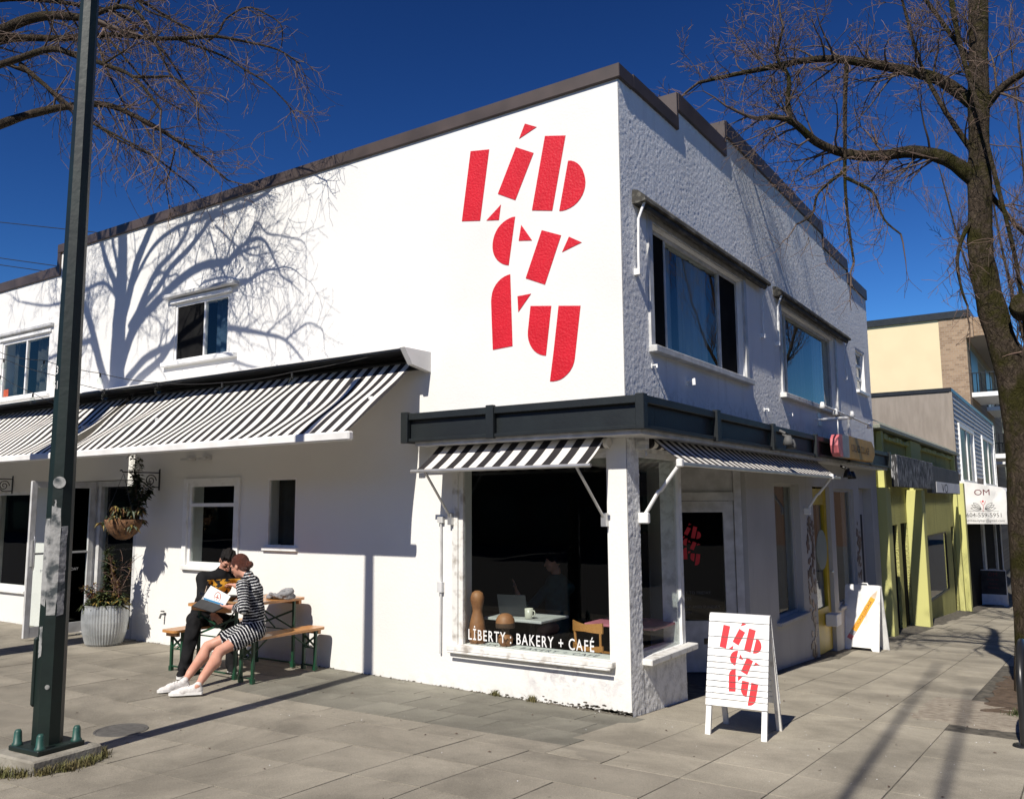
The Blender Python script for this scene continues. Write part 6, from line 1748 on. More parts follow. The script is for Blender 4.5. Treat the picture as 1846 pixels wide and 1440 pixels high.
# fallen petals and crumbs
r = random.Random(4); mb = MB()
for _ in range(170):
    if r.random() < 0.6: x, y = r.uniform(1.2, 3.2), r.uniform(-1.5, 3.0)
    else: x, y = r.uniform(-6, 1.2), r.uniform(-4, 0)
    s = r.uniform(0.003, 0.008); a = r.uniform(0, 6.28); z = g(x, y) + 0.004
    mb.add([(x + s * math.cos(a + k * 2.1) * (1 if k else 0.6), y + s * math.sin(a + k * 2.1), z + (0.003 if k == 1 else 0)) for k in range(3)], [(0, 1, 2)])
mb.build('petals', 'paper', kind='stuff')
mb = MB()
for _ in range(150):
    x, y = r.uniform(-6.5, 3.4), r.uniform(-3.6, 4)
    if y > -0.1 and x < 0.2: continue
    s = r.uniform(0.006, 0.02); a = r.uniform(0, 6.28); z = g(x, y) + 0.004
    mb.add([(x + s * math.cos(a), y + s * math.sin(a), z), (x - s * 0.4 * math.sin(a), y + s * 0.4 * math.cos(a), z + 0.006), (x - s * math.cos(a), y - s * math.sin(a), z), (x + s * 0.3 * math.sin(a), y - s * 0.3 * math.cos(a), z)], [(0, 1, 2), (0, 2, 3)])
mb.build('leaf_litter', 'twig', kind='stuff')
# dirt line where the wall meets the ground
mb = MB()
for _ in range(420):
    x = r.uniform(-7.4, 0.0) if r.random() < 0.45 else -abs(r.gauss(0, 0.9)); y = -abs(r.gauss(0, 0.018)) - 0.004
    s = r.uniform(0.004, 0.014); z = g(x, y) + 0.001
    mb.add([(x - s, y - s * 0.6, z), (x + s, y - s * 0.5, z), (x + s * 0.6, y + s * 0.5, z + s * 0.8), (x - s * 0.5, y + s * 0.5, z + s * 0.7)], [(0, 1, 2, 3)])
for _ in range(170):
    x = -abs(r.gauss(0, 0.42)); z = g(x, 0) + abs(r.gauss(0, 0.022)); s = r.uniform(0.004, 0.017)
    if x < -1.6: continue
    mb.add([(x + s * 1.6 * math.cos(a + r.uniform(-.4, .4)), -0.0025, z + s * 0.6 * math.sin(a)) for a in (0, 1.2, 2.5, 3.6, 4.9)], [(4, 3, 2, 1, 0)])
for _ in range(90):
    y = abs(r.gauss(0, 0.4)); z = g(0.01, y) + abs(r.gauss(0, 0.018)); s = r.uniform(0.004, 0.014)
    if y > 1.22: continue
    mb.add([(0.0025, y + s * 1.5 * math.cos(a + r.uniform(-.4, .4)), z + s * 0.6 * math.sin(a)) for a in (0, 1.2, 2.5, 3.6, 4.9)], [(0, 1, 2, 3, 4)])
mb.build('dirt', 'joint', kind='stuff')

# --- picnic table and benches (folding beer garden set, standing at right angles to the wall)
GZ = 0.066
def beer_top(L_, Wd, H, th, name, t):
    mb = MB(); w2, l2, c = Wd / 2, L_ / 2, min(Wd * 0.22, 0.07)
    def rnd(sx, sy):
        return [(sx * (w2 - c + c * math.cos(a)), sy * (l2 - c + c * math.sin(a))) for a in [i * math.pi / 8 for i in range(5)]]
    q = rnd(1, 1) + [p for p in reversed(rnd(-1, 1))] + rnd(-1, -1) + [p for p in reversed(rnd(1, -1))]
    mb.prism(q, ((0, 0, H - th), (1, 0, 0), (0, 1, 0), (0, 0, 1)), th); mb.build(name, 'bench_wood', t)
    for s in (-1, 1):
        mb = MB(); mb.box(-w2 + 0.03, w2 - 0.03, s * (l2 - 0.075) - 0.02, s * (l2 - 0.075) + 0.02, H - th - 0.045, H - th - 0.002); mb.build('batten', 'bench_wood', t)
def beer_legs(L_, Wd, H, t, inset):
    for s in (-1, 1):
        y = s * (L_ / 2 - inset); w = Wd / 2 - 0.035; zt = H - 0.03
        for sx in (-1, 1):
            lg = MB(); lg.box(sx * w - 0.016, sx * w + 0.016, y - 0.012, y + 0.012, 0.0, zt); lg.box(sx * w - 0.022, sx * w + 0.022, y - 0.018, y + 0.018, 0.0, 0.05); lg.build('leg', 'bench_green', t)
        br = MB()
        br.bar((-w, y, zt * 0.58), (w, y, zt * 0.86), 0.012, 0.02); br.bar((w, y + 0.006, zt * 0.58), (-w, y + 0.006, zt * 0.86), 0.012, 0.02)
        br.bar((-w, y, zt * 0.56), (w, y, zt * 0.56), 0.012, 0.012); br.bar((-w, y, 0.05), (w, y, 0.05), 0.016, 0.016)
        br.build('leg_brace', 'bench_green', t, kind='stuff')
        ar = MB(); ar.tube([(0, y, zt * 0.57), (0, y - s * 0.10, zt * 0.70), (0, y - s * 0.26, zt * 0.97)], 0.008, 6); ar.build('folding_stay', 'bench_green', t)
TBX, TBY = -4.33, -0.64
tb = thing('picnic_table', 'folding wooden table on green steel legs against the white wall', 'table', (TBX, TBY, GZ))
beer_top(1.10, 0.68, 0.75, 0.026, 'tabletop', tb); beer_legs(1.10, 0.68, 0.75, tb, 0.16)
bn = thing('picnic_bench', 'folding wooden bench in front of the table where the woman sits', 'bench', (-3.775, -0.66, GZ), 0, 'benches at the picnic table')
beer_top(1.10, 0.25, 0.45, 0.026, 'seat', bn); beer_legs(1.10, 0.25, 0.45, bn, 0.13)
bn2 = copy_thing(bn, (-4.94, -0.66, GZ), 0, 'folding wooden bench behind the table where the person in black sits')

# --- things on the table
ZT = GZ + 0.75
mb = MB(); mb.lathe([(0.0, 0.004), (0.05, 0.004), (0.085, 0.045), (0.092, 0.06), (0.086, 0.06), (0.078, 0.045), (0.045, 0.012), (0.0, 0.012)], 18, (-4.40, -0.84, ZT)); tag(mb.build('bowl', 'black_paint'), 'small black bowl on the table in front of the woman', 'bowl')
mb = MB(); mb.lathe([(0.0, 0.003), (0.032, 0.003), (0.042, 0.11), (0.039, 0.11), (0.03, 0.01), (0, 0.01)], 16, (-4.60, -1.02, ZT)); cup_ = mb.build('cup', 'glass')
tag(cup_, 'clear drinking cup with a straw on the camera end of the table', 'cup')
mb = MB(); mb.tube([(-4.60, -1.02, ZT + 0.02), (-4.57, -1.0, ZT + 0.17)], 0.004, 6); mb.build('straw', 'pencil_wood', cup_)
mb = MB(); mb.bbox_bevel(-4.30, -4.06, -1.08, -0.94, ZT + 0.002, ZT + 0.02, 0.004); tag(mb.build('wooden_tray', 'ply'), 'flat wooden serving board on the table beside the book', 'tray')

# --- planter with its plants
def leaf_mesh(mb, p, d, L_, w, droop, mi=0, r=random):
    d = Vector(d).normalized(); s = d.cross(Vector((0, 0, 1))); s = s.normalized() if s.length > 1e-3 else Vector((1, 0, 0))
    a = Vector(p); m_ = a + d * L_ * 0.5 + Vector((0, 0, -droop * L_ * 0.15)); e = a + d * L_ + Vector((0, 0, -droop * L_ * 0.6))
    mb.add([a, m_ + s * w, e, m_ - s * w], [(0, 1, 2, 3)], mi)
PLX, PLY = -7.38, -0.46
zp = g(PLX, PLY)
pl = thing('planter', 'ribbed galvanised tub planter beside the glazed shop entrance', 'planter', (PLX, PLY, zp))
mb = MB(); mb.lathe([(0.0, 0.0), (0.20, 0.0), (0.225, 0.03), (0.262, 0.16), (0.28, 0.30), (0.278, 0.42), (0.268, 0.50), (0.275, 0.515), (0.262, 0.52), (0.255, 0.46), (0.0, 0.45)], 96, flute=0.018, smooth=False); mb.build('tub', 'zinc', pl)
mb = MB(); mb.lathe([(0.256, 0.44), (0.15, 0.47), (0.0, 0.48)], 20); mb.build('potting_soil', 'soil', pl)
r = random.Random(17)
def shrub(name, label, c, n, hmin, hmax, spread, ll, lw, mats, droop, stems=7, dead=False, seed=1, up=0.5):
    r = random.Random(seed); t = thing(name, label, 'plant', c)
    st = MB(); lv = MB()
    for k in range(stems):
        a = r.uniform(0, 6.28); h = r.uniform(hmin, hmax); o = r.uniform(0.15, 1) * spread
        pts = [Vector((r.uniform(-0.05, 0.05), r.uniform(-0.05, 0.05), 0))]
        for i in range(1, 6):
            f = i / 5; pts.append(Vector((math.cos(a) * o * f + r.gauss(0, 0.01), math.sin(a) * o * f + r.gauss(0, 0.01), h * (f ** 0.8))))
        st.tube(pts, [0.006 * (1 - 0.6 * i / 5) for i in range(6)], 4, cap=False)
        if dead:
            for _ in range(5):
                i = r.randint(1, 5); e = pts[i] + Vector((r.gauss(0, 0.10), r.gauss(0, 0.10), r.uniform(0.02, 0.16))); st.tube([pts[i], (pts[i] + e) / 2 + Vector((0, 0, 0.02)), e], [0.003, 0.0025, 0.002], 3, cap=False)
        for _ in range(n // stems):
            f = r.uniform(0.15, 1) ** 0.8 * 5; i = min(4, int(f)); p = pts[i].lerp(pts[i + 1], f - i)
            aa = r.uniform(0, 6.28)
            leaf_mesh(lv, p, (math.cos(aa), math.sin(aa), r.uniform(-0.3, 0.9) * up * 2), ll * r.uniform(0.6, 1.3), lw * r.uniform(0.7, 1.3), droop, r.randrange(len(mats)))
    st.build('stems', 'twig_light', t)
    if lv.v: lv.build('leaves', mats, t, kind='stuff')
    return t
zs0 = zp + 0.46
shrub('evergreen_shrub', 'upright dark evergreen shrub in the galvanised tub', (PLX, PLY + 0.02, zs0), 1700, 0.35, 0.80, 0.15, 0.085, 0.013, ['leaf_dark', 'leaf_dark', 'leaf_mid'], 0.2, 11, seed=3, up=0.8)
shrub('trailing_plant', 'green and yellow leafed plant spilling over the tub rim', (PLX + 0.08, PLY - 0.10, zs0), 900, 0.06, 0.24, 0.31, 0.10, 0.018, ['leaf_mid', 'leaf_yellow', 'leaf_mid', 'leaf_dark'], 0.8, 16, seed=4)
shrub('heather', 'reddish bushy plant on the left of the tub', (PLX - 0.14, PLY - 0.05, zs0), 800, 0.12, 0.36, 0.18, 0.065, 0.011, ['leaf_red', 'leaf_red', 'leaf_yellow', 'leaf_dark'], 0.4, 14, seed=5)
shrub('dogwood', 'bare red twigged shrub rising at the back of the tub', (PLX + 0.12, PLY + 0.08, zs0), 330, 0.3, 0.75, 0.26, 0.05, 0.009, ['leaf_red', 'leaf_yellow'], 0.5, 11, dead=True, seed=6)

# --- hanging baskets on scroll brackets
def basket(x, label_b, label_h, seed):
    br = thing('basket_bracket', label_h, 'bracket', (x, 0, 2.2))
    mb = MB(); mb.tube([(x, -0.003, 2.34), (x, -0.012, 2.34), (x, -0.012, 2.06)], 0.010, 6); mb.tube([(x, -0.01, 2.295), (x, -0.55, 2.295), (x, -0.56, 2.32), (x, -0.585, 2.31)], 0.009, 6)
    sp = [(x, -0.14 + 0.085 * (1 - k / 26) * math.cos(k * 0.5), 2.19 + 0.085 * (1 - k / 26) * math.sin(k * 0.5)) for k in range(24)]
    mb.tube(sp, 0.007, 5); mb.tube([(x, -0.02, 2.10), (x, -0.15, 2.10), (x, -0.30, 2.20), (x, -0.45, 2.285)], 0.008, 6); mb.build('scroll', 'black_paint', br, True)
    bs = thing('hanging_basket', label_b, 'hanging basket', (x, -0.5, 1.62))
    mb = MB(); mb.lathe([(0.0, -0.20), (0.08, -0.19), (0.165, -0.12), (0.215, -0.03), (0.235, 0.06), (0.225, 0.06), (0.0, 0.05)], 20); mb.build('basket', 'coir', bs)
    mb = MB()
    for k in range(3):
        a = k * 2.094; mb.tube([(0.23 * math.cos(a), 0.23 * math.sin(a), 0.06), (0, -0.03, 0.66)], 0.003, 4)
    for k in range(14):
        a = k * math.pi / 7; mb.tube([(0.24 * math.cos(a), 0.24 * math.sin(a), 0.055), (0.172 * math.cos(a + 0.1), 0.172 * math.sin(a + 0.1), -0.12), (0.03 * math.cos(a + 0.2), 0.03 * math.sin(a + 0.2), -0.208)], 0.003, 4)
    mb.build('wires', 'black_paint', bs)
    return bs
basket(-7.0, 'hanging coir basket with trailing plants beside the shop door', 'black scroll bracket holding the coir basket by the shop door', 1)
basket(-10.95, 'hanging basket cut off by the left edge of the picture', 'black scroll bracket at the left edge', 2)
shrub('basket_plant', 'dry yellowing plant spilling out of the coir basket', (-7.0, -0.5, 1.66), 1500, -0.12, 0.2, 0.31, 0.08, 0.016, ['leaf_dark', 'leaf_yellow', 'leaf_dark', 'coir'], 1.6, 22, seed=8)
shrub('basket_shrub', 'dark leafy climber growing up the basket bracket', (-6.96, -0.36, 1.66), 800, 0.4, 0.98, 0.20, 0.075, 0.02, ['leaf_dark'], 0.8, 9, seed=9)
shrub('basket_plant', 'dark drooping plant in the basket at the left edge', (-10.95, -0.5, 1.66), 400, 0.1, 0.34, 0.28, 0.06, 0.012, ['leaf_dark', 'leaf_yellow'], 1.0, 14, seed=10)

# --- behind the display window
mb = MB(); mb.lathe([(0.0, 0.0), (0.075, 0.0), (0.085, 0.05), (0.088, 0.10), (0.075, 0.20), (0.058, 0.27), (0.048, 0.31), (0.052, 0.35), (0.068, 0.41), (0.070, 0.45), (0.055, 0.495), (0.025, 0.515), (0, 0.518)], 22, (-1.775, 0.145, 0.461))
tag(mb.build('wooden_pestle', 'clay_wood'), 'tall rounded wooden club standing on the window ledge', 'sculpture')
mu = thing('wooden_mushroom', 'wooden mushroom figure on the window ledge behind the lettering', 'sculpture', (-1.43, 0.14, 0.461))
mb = MB(); mb.lathe([(0.0, 0.0), (0.045, 0.0), (0.072, 0.035), (0.078, 0.07), (0.066, 0.10), (0.05, 0.115), (0, 0.118)], 18); mb.build('foot_ball', 'clay_wood', mu)
mb = MB(); mb.lathe([(0.0, 0.112), (0.045, 0.113), (0.04, 0.15), (0.045, 0.175), (0, 0.176)], 16); mb.build('stem', 'wood_dark', mu)
mb = MB(); mb.lathe([(0.0, 0.172), (0.092, 0.174), (0.097, 0.19), (0.095, 0.225)], 22); mb.build('cap_rim', 'wood_dark', mu)
mb = MB(); mb.lathe([(0.0955, 0.224), (0.09, 0.26), (0.068, 0.295), (0.035, 0.312), (0, 0.317)], 22); mb.build('cap', 'clay_wood', mu)
it_ = thing('cafe_table', 'small white topped cafe table behind the display window', 'table', (-1.55, 0.80, -0.1))
mb = MB(); mb.bbox_bevel(-0.42, 0.30, -0.28, 0.28, 0.735, 0.765, 0.006); mb.build('tabletop', 'grey_white_paint', it_)
mb = MB(); mb.tube([(0, 0, 0.03), (0, 0, 0.73)], 0.035, 8); mb.lathe([(0, 0.0), (0.22, 0.0), (0.21, 0.02), (0.03, 0.04), (0, 0.04)], 16); mb.build('pedestal', 'black_paint', it_)
lp_ = thing('laptop', 'open grey laptop on the cafe table behind the glass', 'laptop', (-1.72, 0.80, 0.668), R(12))
mb = MB(); mb.bbox_bevel(-0.16, 0.16, -0.11, 0.11, 0.0, 0.015, 0.003); mb.build('keyboard_base', 'laptop_grey', lp_)
mb = MB(); mb.prism([(-0.16, 0.0), (0.16, 0.0), (0.16, 0.225), (-0.16, 0.225)], ((0, -0.11, 0.016), (1, 0, 0), (0, -0.32, 0.947), (0, -0.947, -0.32)), 0.006); mb.build('screen', 'laptop_grey', lp_)
mu2 = thing('mug', 'cream mug on the cafe table behind the glass', 'mug', (-1.46, 0.62, 0.667))
mb = MB(); mb.lathe([(0.0, 0.0), (0.036, 0.0), (0.042, 0.01), (0.045, 0.105), (0.041, 0.105), (0.037, 0.015), (0, 0.012)], 20); mb.build('cup_body', 'cream_mug', mu2)
mb = MB(); mb.tube([(0.043, 0, 0.085), (0.066, 0, 0.082), (0.074, 0, 0.058), (0.062, 0, 0.032), (0.042, 0, 0.028)], 0.006, 7); mb.build('handle', 'cream_mug', mu2)
ch = thing('cafe_chair', 'wooden cafe chair with curved back rail behind the word CAFÉ', 'chair', (-0.72, 0.52, -0.1), R(-12))
mb = MB()
for s in range(9):
    pass
rail_ = [(-0.19 + 0.38 * i / 10, 0.0 - 0.05 * (1 - ((i - 5) / 5) ** 2), 0.0) for i in range(11)]
for z0, z1 in ((0.70, 0.80), (0.53, 0.585)):
    vs = []
    for x, y, _ in rail_:
        e = 0.012 if z0 > 0.6 else 0.0; k_ = abs(x) / 0.19
        vs += [(x, y, z0 + e * (1 - k_)), (x, y, z1 - 0.02 * (1 - k_)), (x, y + 0.018, z1 - 0.02 * (1 - k_)), (x, y + 0.018, z0 + e * (1 - k_))]
    fs = [(0, 1, 2, 3), (43, 42, 41, 40)]
    for i in range(10): 
        a = i * 4
        fs += [(a + 1, a, a + 4, a + 5), (a + 2, a + 1, a + 5, a + 6), (a + 3, a + 2, a + 6, a + 7), (a, a + 3, a + 7, a + 4)]
    mb = MB(); mb.add(vs, fs); mb.build('back_rail', 'bench_wood', ch)
for sx in (-1, 1):
    mb = MB(); mb.tube([(sx * 0.15, 0.0, 0.0), (sx * 0.15, 0.02, 0.45), (sx * 0.165, 0.0, 0.72)], 0.014, 7); mb.build('leg', 'bench_wood', ch)
    mb = MB(); mb.tube([(sx * 0.16, 0.40, 0.0), (sx * 0.15, 0.37, 0.44)], 0.014, 7); mb.build('leg', 'bench_wood', ch)
mb = MB(); mb.bbox_bevel(-0.19, 0.19, 0.0, 0.40, 0.435, 0.46, 0.006); mb.build('seat', 'bench_wood', ch)
pt_ = thing('cafe_table', 'pink topped cafe table behind the wooden chair', 'table', (-0.45, 1.02, -0.1))
mb = MB(); mb.bbox_bevel(-0.40, 0.36, -0.33, 0.33, 0.735, 0.76, 0.006); mb.build('tabletop', 'pink_top', pt_)
mb = MB(); mb.tube([(0, 0, 0.03), (0, 0, 0.73)], 0.035, 8); mb.lathe([(0, 0.0), (0.22, 0.0), (0.21, 0.02), (0.03, 0.04), (0, 0.04)], 16); mb.build('pedestal', 'black_paint', pt_)

# ================================================================== PEOPLE (bodies grown from distance fields)
def surface_nets(D, org, h):
    s = D < 0
    nx, ny, nz = D.shape
    acc = np.zeros((nx - 1, ny - 1, nz - 1, 3), np.float32); cnt = np.zeros((nx - 1, ny - 1, nz - 1), np.float32)
    C_ = [(i, j, k) for i in (0, 1) for j in (0, 1) for k in (0, 1)]
    def sub(A_, c): return A_[c[0]:nx - 1 + c[0], c[1]:ny - 1 + c[1], c[2]:nz - 1 + c[2]]
    for a in C_:
        for ax in range(3):
            if a[ax]: continue
            b = list(a); b[ax] = 1; b = tuple(b)
            da, db = sub(D, a), sub(D, b)
            m = sub(s, a) != sub(s, b)
            t_ = np.where(m, da / np.where(m, da - db, 1), 0)
            for c in range(3):
                acc[..., c] += np.where(m, a[c] + (t_ if c == ax else 0), 0)
            cnt += m
    act = cnt > 0
    idx = -np.ones(act.shape, np.int64)
    ii = np.argwhere(act)
    idx[act] = np.arange(len(ii))
    V_ = (ii + acc[act] / cnt[act][:, None]) * h + np.array(org)
    F_ = []
    for ax in range(3):
        sl0 = [slice(None)] * 3; sl1 = [slice(None)] * 3
        sl0[ax] = slice(0, -1); sl1[ax] = slice(1, None)
        a, b = s[tuple(sl0)], s[tuple(sl1)]
        e = np.argwhere(a != b)
        o1, o2 = (ax + 1) % 3, (ax + 2) % 3
        ok = (e[:, o1] > 0) & (e[:, o2] > 0) & (e[:, o1] < D.shape[o1] - 1) & (e[:, o2] < D.shape[o2] - 1)
        e = e[ok]
        def at(d1, d2):
            q = e.copy(); q[:, o1] += d1; q[:, o2] += d2
            return idx[q[:, 0], q[:, 1], q[:, 2]]
        q = np.stack([at(-1, -1), at(0, -1), at(0, 0), at(-1, 0)], 1)
        inside = a[e[:, 0], e[:, 1], e[:, 2]]
        q[~inside] = q[~inside][:, ::-1]
        F_.append(q)
    return V_, np.concatenate(F_)

def grow(prims, h=0.008, pad=0.03, name='body', mats='skin', parent=None, along=False, kdef=0.02, cut=None, noise=None):
    """prims: ('c', a, b, ra, rb, k) tapered capsules or ('e', centre, (rx,ry,rz), 3x3 axes, k) ellipsoids"""
    lo = np.full(3, 1e9); hi = -lo
    for p in prims:
        if p[0] == 'c':
            for q, r_ in ((p[1], p[3]), (p[2], p[4])):
                lo = np.minimum(lo, np.array(q) - r_); hi = np.maximum(hi, np.array(q) + r_)
        else:
            r_ = max(p[2]); lo = np.minimum(lo, np.array(p[1]) - r_); hi = np.maximum(hi, np.array(p[1]) + r_)
    lo -= pad; hi += pad
    n = np.ceil((hi - lo) / h).astype(int) + 1
    D = np.full(n, 1.0, np.float32)
    AL = np.zeros(n, np.float32) if along else None
    BD = np.full(n, 1.0, np.float32) if along else None
    for p in prims:
        k = p[5] if p[0] == 'c' and len(p) > 5 else (p[4] if p[0] == 'e' and len(p) > 4 else kdef)
        if p[0] == 'c':
            a, b = np.array(p[1], float), np.array(p[2], float); r_ = max(p[3], p[4]); l_, u_ = np.minimum(a, b) - r_, np.maximum(a, b) + r_
        else:
            r_ = max(p[2]); l_, u_ = np.array(p[1]) - r_, np.array(p[1]) + r_
        m = 0.05 + k
        i0 = np.maximum(0, ((l_ - m - lo) / h).astype(int)); i1 = np.minimum(n, ((u_ + m - lo) / h).astype(int) + 2)
        sl = tuple(slice(x, y) for x, y in zip(i0, i1))
        X = [(np.arange(i0[c], i1[c]) * h + lo[c]).astype(np.float32) for c in range(3)]
        gx, gy, gz_ = np.meshgrid(*X, indexing='ij', sparse=True)
        if p[0] == 'c':
            ba = b - a; L2 = max(1e-9, float(ba @ ba))
            t_ = np.clip(((gx - a[0]) * ba[0] + (gy - a[1]) * ba[1] + (gz_ - a[2]) * ba[2]) / L2, 0, 1)
            d = np.sqrt((gx - a[0] - t_ * ba[0]) ** 2 + (gy - a[1] - t_ * ba[1]) ** 2 + (gz_ - a[2] - t_ * ba[2]) ** 2) - (p[3] + (p[4] - p[3]) * t_)
            al = (p[6] if len(p) > 6 else 0) + ((gx - a[0]) * p[7][0] + (gy - a[1]) * p[7][1] + (gz_ - a[2]) * p[7][2] if len(p) > 7 else t_ * math.sqrt(L2))
        else:
            A_ = np.array(p[3]); c = p[1]; q = []
            for k_ in range(3):
                q.append(((gx - c[0]) * A_[k_][0] + (gy - c[1]) * A_[k_][1] + (gz_ - c[2]) * A_[k_][2]) / p[2][k_])
            rr = np.sqrt(q[0] ** 2 + q[1] ** 2 + q[2] ** 2)
            d = (rr - 1) * min(p[2]) * 0.5 + (rr - 1) * 0.5 * (sum(p[2]) / 3)
            al = (p[5] if len(p) > 5 else 0) + q[2] * p[2][2]
        o = D[sl]
        hh = np.maximum(k - np.abs(d - o), 0) / k
        D[sl] = np.minimum(d, o) - hh * hh * k * 0.25
        if along:
            bd = BD[sl]; better = d < bd
            AL[sl] = np.where(better, al, AL[sl]); BD[sl] = np.where(better, d, bd)
    if cut is not None or noise is not None:
        X = [np.arange(n[c]) * h + lo[c] for c in range(3)]
        gx, gy, gz_ = np.meshgrid(*X, indexing='ij', sparse=True)
        if noise is not None: D = D + noise(gx, gy, gz_).astype(np.float32)
        if cut is not None:
            for (pt, nrm) in cut: D = np.maximum(D, ((gx - pt[0]) * nrm[0] + (gy - pt[1]) * nrm[1] + (gz_ - pt[2]) * nrm[2]).astype(np.float32))
    V_, F_ = surface_nets(D, lo, h)
    me = bpy.data.meshes.new(name)
    me.from_pydata(V_.tolist(), [], F_.tolist())
    if not isinstance(mats, (list, tuple)): mats = [mats]
    for m in mats: me.materials.append(M[m])
    me.polygons.foreach_set("use_smooth", [True] * len(me.polygons))
    if along:
        ij = np.clip(np.round((V_ - lo) / h).astype(int), 0, n - 1)
        at = me.attributes.new("along", 'FLOAT', 'POINT')
        at.data.foreach_set("value", AL[ij[:, 0], ij[:, 1], ij[:, 2]].astype(np.float32))
    me.update()
    return link(name, me, parent, True)

def V3(*a): return Vector(a)
def axes(fwd, up=(0, 0, 1)):
    f = Vector(fwd).normalized(); u = Vector(up); s = f.cross(u).normalized(); u = s.cross(f).normalized()
    return s, f, u                                        # right, forward, up
def hand(P_, wrist, d, palm_n, thumb_side, curl=0.4, L_=0.085):
    """palm and five fingers; d = direction of the hand, palm_n = out of the palm"""
    w = Vector(wrist); d = Vector(d).normalized(); n = Vector(palm_n); n = (n - d * n.dot(d)).normalized(); s = d.cross(n) * thumb_side
    c = w + d * 0.045
    P_.append(('e', tuple(c), (0.036, 0.046, 0.016), (tuple(s), tuple(d), tuple(n)), 0.012))
    for i, (o, l_) in enumerate(((0.026, 0.068), (0.009, 0.076), (-0.008, 0.070), (-0.024, 0.055))):
        b = w + d * (0.082 - 0.004 * abs(i - 1)) + s * o
        d1 = (d + n * curl * 0.5 + s * (0.10 - 0.07 * i)).normalized(); e1 = b + d1 * l_ * 0.5
        d2 = (d1 + n * curl).normalized(); e2 = e1 + d2 * l_ * 0.5
        P_.append(('c', tuple(w + d * 0.06 + s * o * 0.9), tuple(b), 0.0095, 0.0088, 0.006)); P_.append(('c', tuple(b), tuple(e1), 0.0086, 0.0078, 0.003)); P_.append(('c', tuple(e1), tuple(e2), 0.0078, 0.0062, 0.003))
    t0 = w + d * 0.022 + s * 0.024; t1 = t0 + (d * 0.7 + s * 0.75 + n * 0.3).normalized() * 0.036; t2 = t1 + (d * 0.95 + s * 0.2 + n * 0.45).normalized() * 0.030
    P_.append(('c', tuple(t0), tuple(t1), 0.013, 0.0095, 0.008)); P_.append(('c', tuple(t1), tuple(t2), 0.0095, 0.007, 0.003))
def head(P_, c, fwd, up, s=1.0):
    """skull, jaw, nose, brow, lips, ears"""
    r_, f, u = axes(fwd, up); c = Vector(c)
    A_ = (tuple(r_), tuple(f), tuple(u))
    def at(x, y, z): return tuple(c + r_ * x * s + f * y * s + u * z * s)
    P_.append(('e', at(0, -0.012, 0.022), (0.076 * s, 0.094 * s, 0.092 * s), A_, 0.02))
    P_.append(('e', at(0, 0.030, -0.035), (0.060 * s, 0.062 * s, 0.078 * s), A_, 0.03))
    P_.append(('e', at(0, 0.072, -0.088), (0.024 * s, 0.020 * s, 0.020 * s), A_, 0.02))
    P_.append(('c', at(0, 0.086, 0.012), at(0, 0.112, -0.030), 0.008 * s, 0.0125 * s, 0.008))
    P_.append(('c', at(-0.012, 0.094, -0.034), at(0.012, 0.094, -0.034), 0.009 * s, 0.009 * s, 0.008))
    P_.append(('c', at(-0.036, 0.078, 0.026), at(0.036, 0.078, 0.026), 0.011 * s, 0.011 * s, 0.014))
    P_.append(('c', at(-0.018, 0.090, -0.060), at(0.018, 0.090, -0.060), 0.0075 * s, 0.0075 * s, 0.006))
    P_.append(('c', at(-0.014, 0.088, -0.071), at(0.014, 0.088, -0.071), 0.008 * s, 0.008 * s, 0.006))
    for q in (-1, 1):
        P_.append(('e', at(q * 0.074, -0.006, -0.012), (0.009 * s, 0.019 * s, 0.031 * s), A_, 0.006))
        P_.append(('e', at(q * 0.040, 0.062, -0.018), (0.022 * s, 0.02 * s, 0.018 * s), A_, 0.02))
    return at, A_

def shoe(P_, heel, toe, r_=0.034):
    h, t_ = Vector(heel), Vector(toe)
    d = (t_ - h).normalized()
    P_.append(('c', tuple(h + Vector((0, 0, 0.022))), tuple(h.lerp(t_, 0.55) + Vector((0, 0, 0.022))), r_ * 0.92, r_ * 1.08, 0.02)); P_.append(('c', tuple(h.lerp(t_, 0.55) + Vector((0, 0, 0.020))), tuple(t_ - d * 0.03 + Vector((0, 0, 0.010))), r_ * 1.08, r_ * 0.82, 0.02))
    P_.append(('c', tuple(h + Vector((0, 0, 0.035))), tuple(h + Vector((0, 0, 0.075)) + d * 0.01), r_ * 0.9, r_ * 0.95, 0.02))
    P_.append(('c', tuple(h + Vector((0, 0, 0.06)) + d * 0.03), tuple(h.lerp(t_, 0.6) + Vector((0, 0, 0.032))), r_ * 0.85, r_ * 0.8, 0.02))
def sole(name, pairs, parent, m='rubber_white', z0=0.0):
    mb = MB()
    for heel, toe, zg in pairs:
        h, t_ = Vector(heel), Vector(toe); d = (t_ - h); d.z = 0; d.normalize(); s = Vector((-d.y, d.x, 0)); L_ = (t_ - h).length
        out = []
        for f_, w_ in ((-0.13, 0.022), (-0.10, 0.032), (0.1, 0.035), (0.4, 0.036), (0.65, 0.041), (0.85, 0.038), (0.97, 0.026), (1.03, 0.010)): out.append((f_ * L_, w_))
        poly = [(a, b) for a, b in out] + [(a, -b) for a, b in reversed(out)]
        mb.prism(poly, ((h.x, h.y, zg), d, s, Vector((0, 0, 1))), 0.024)
    return mb.build(name, m, parent, True)

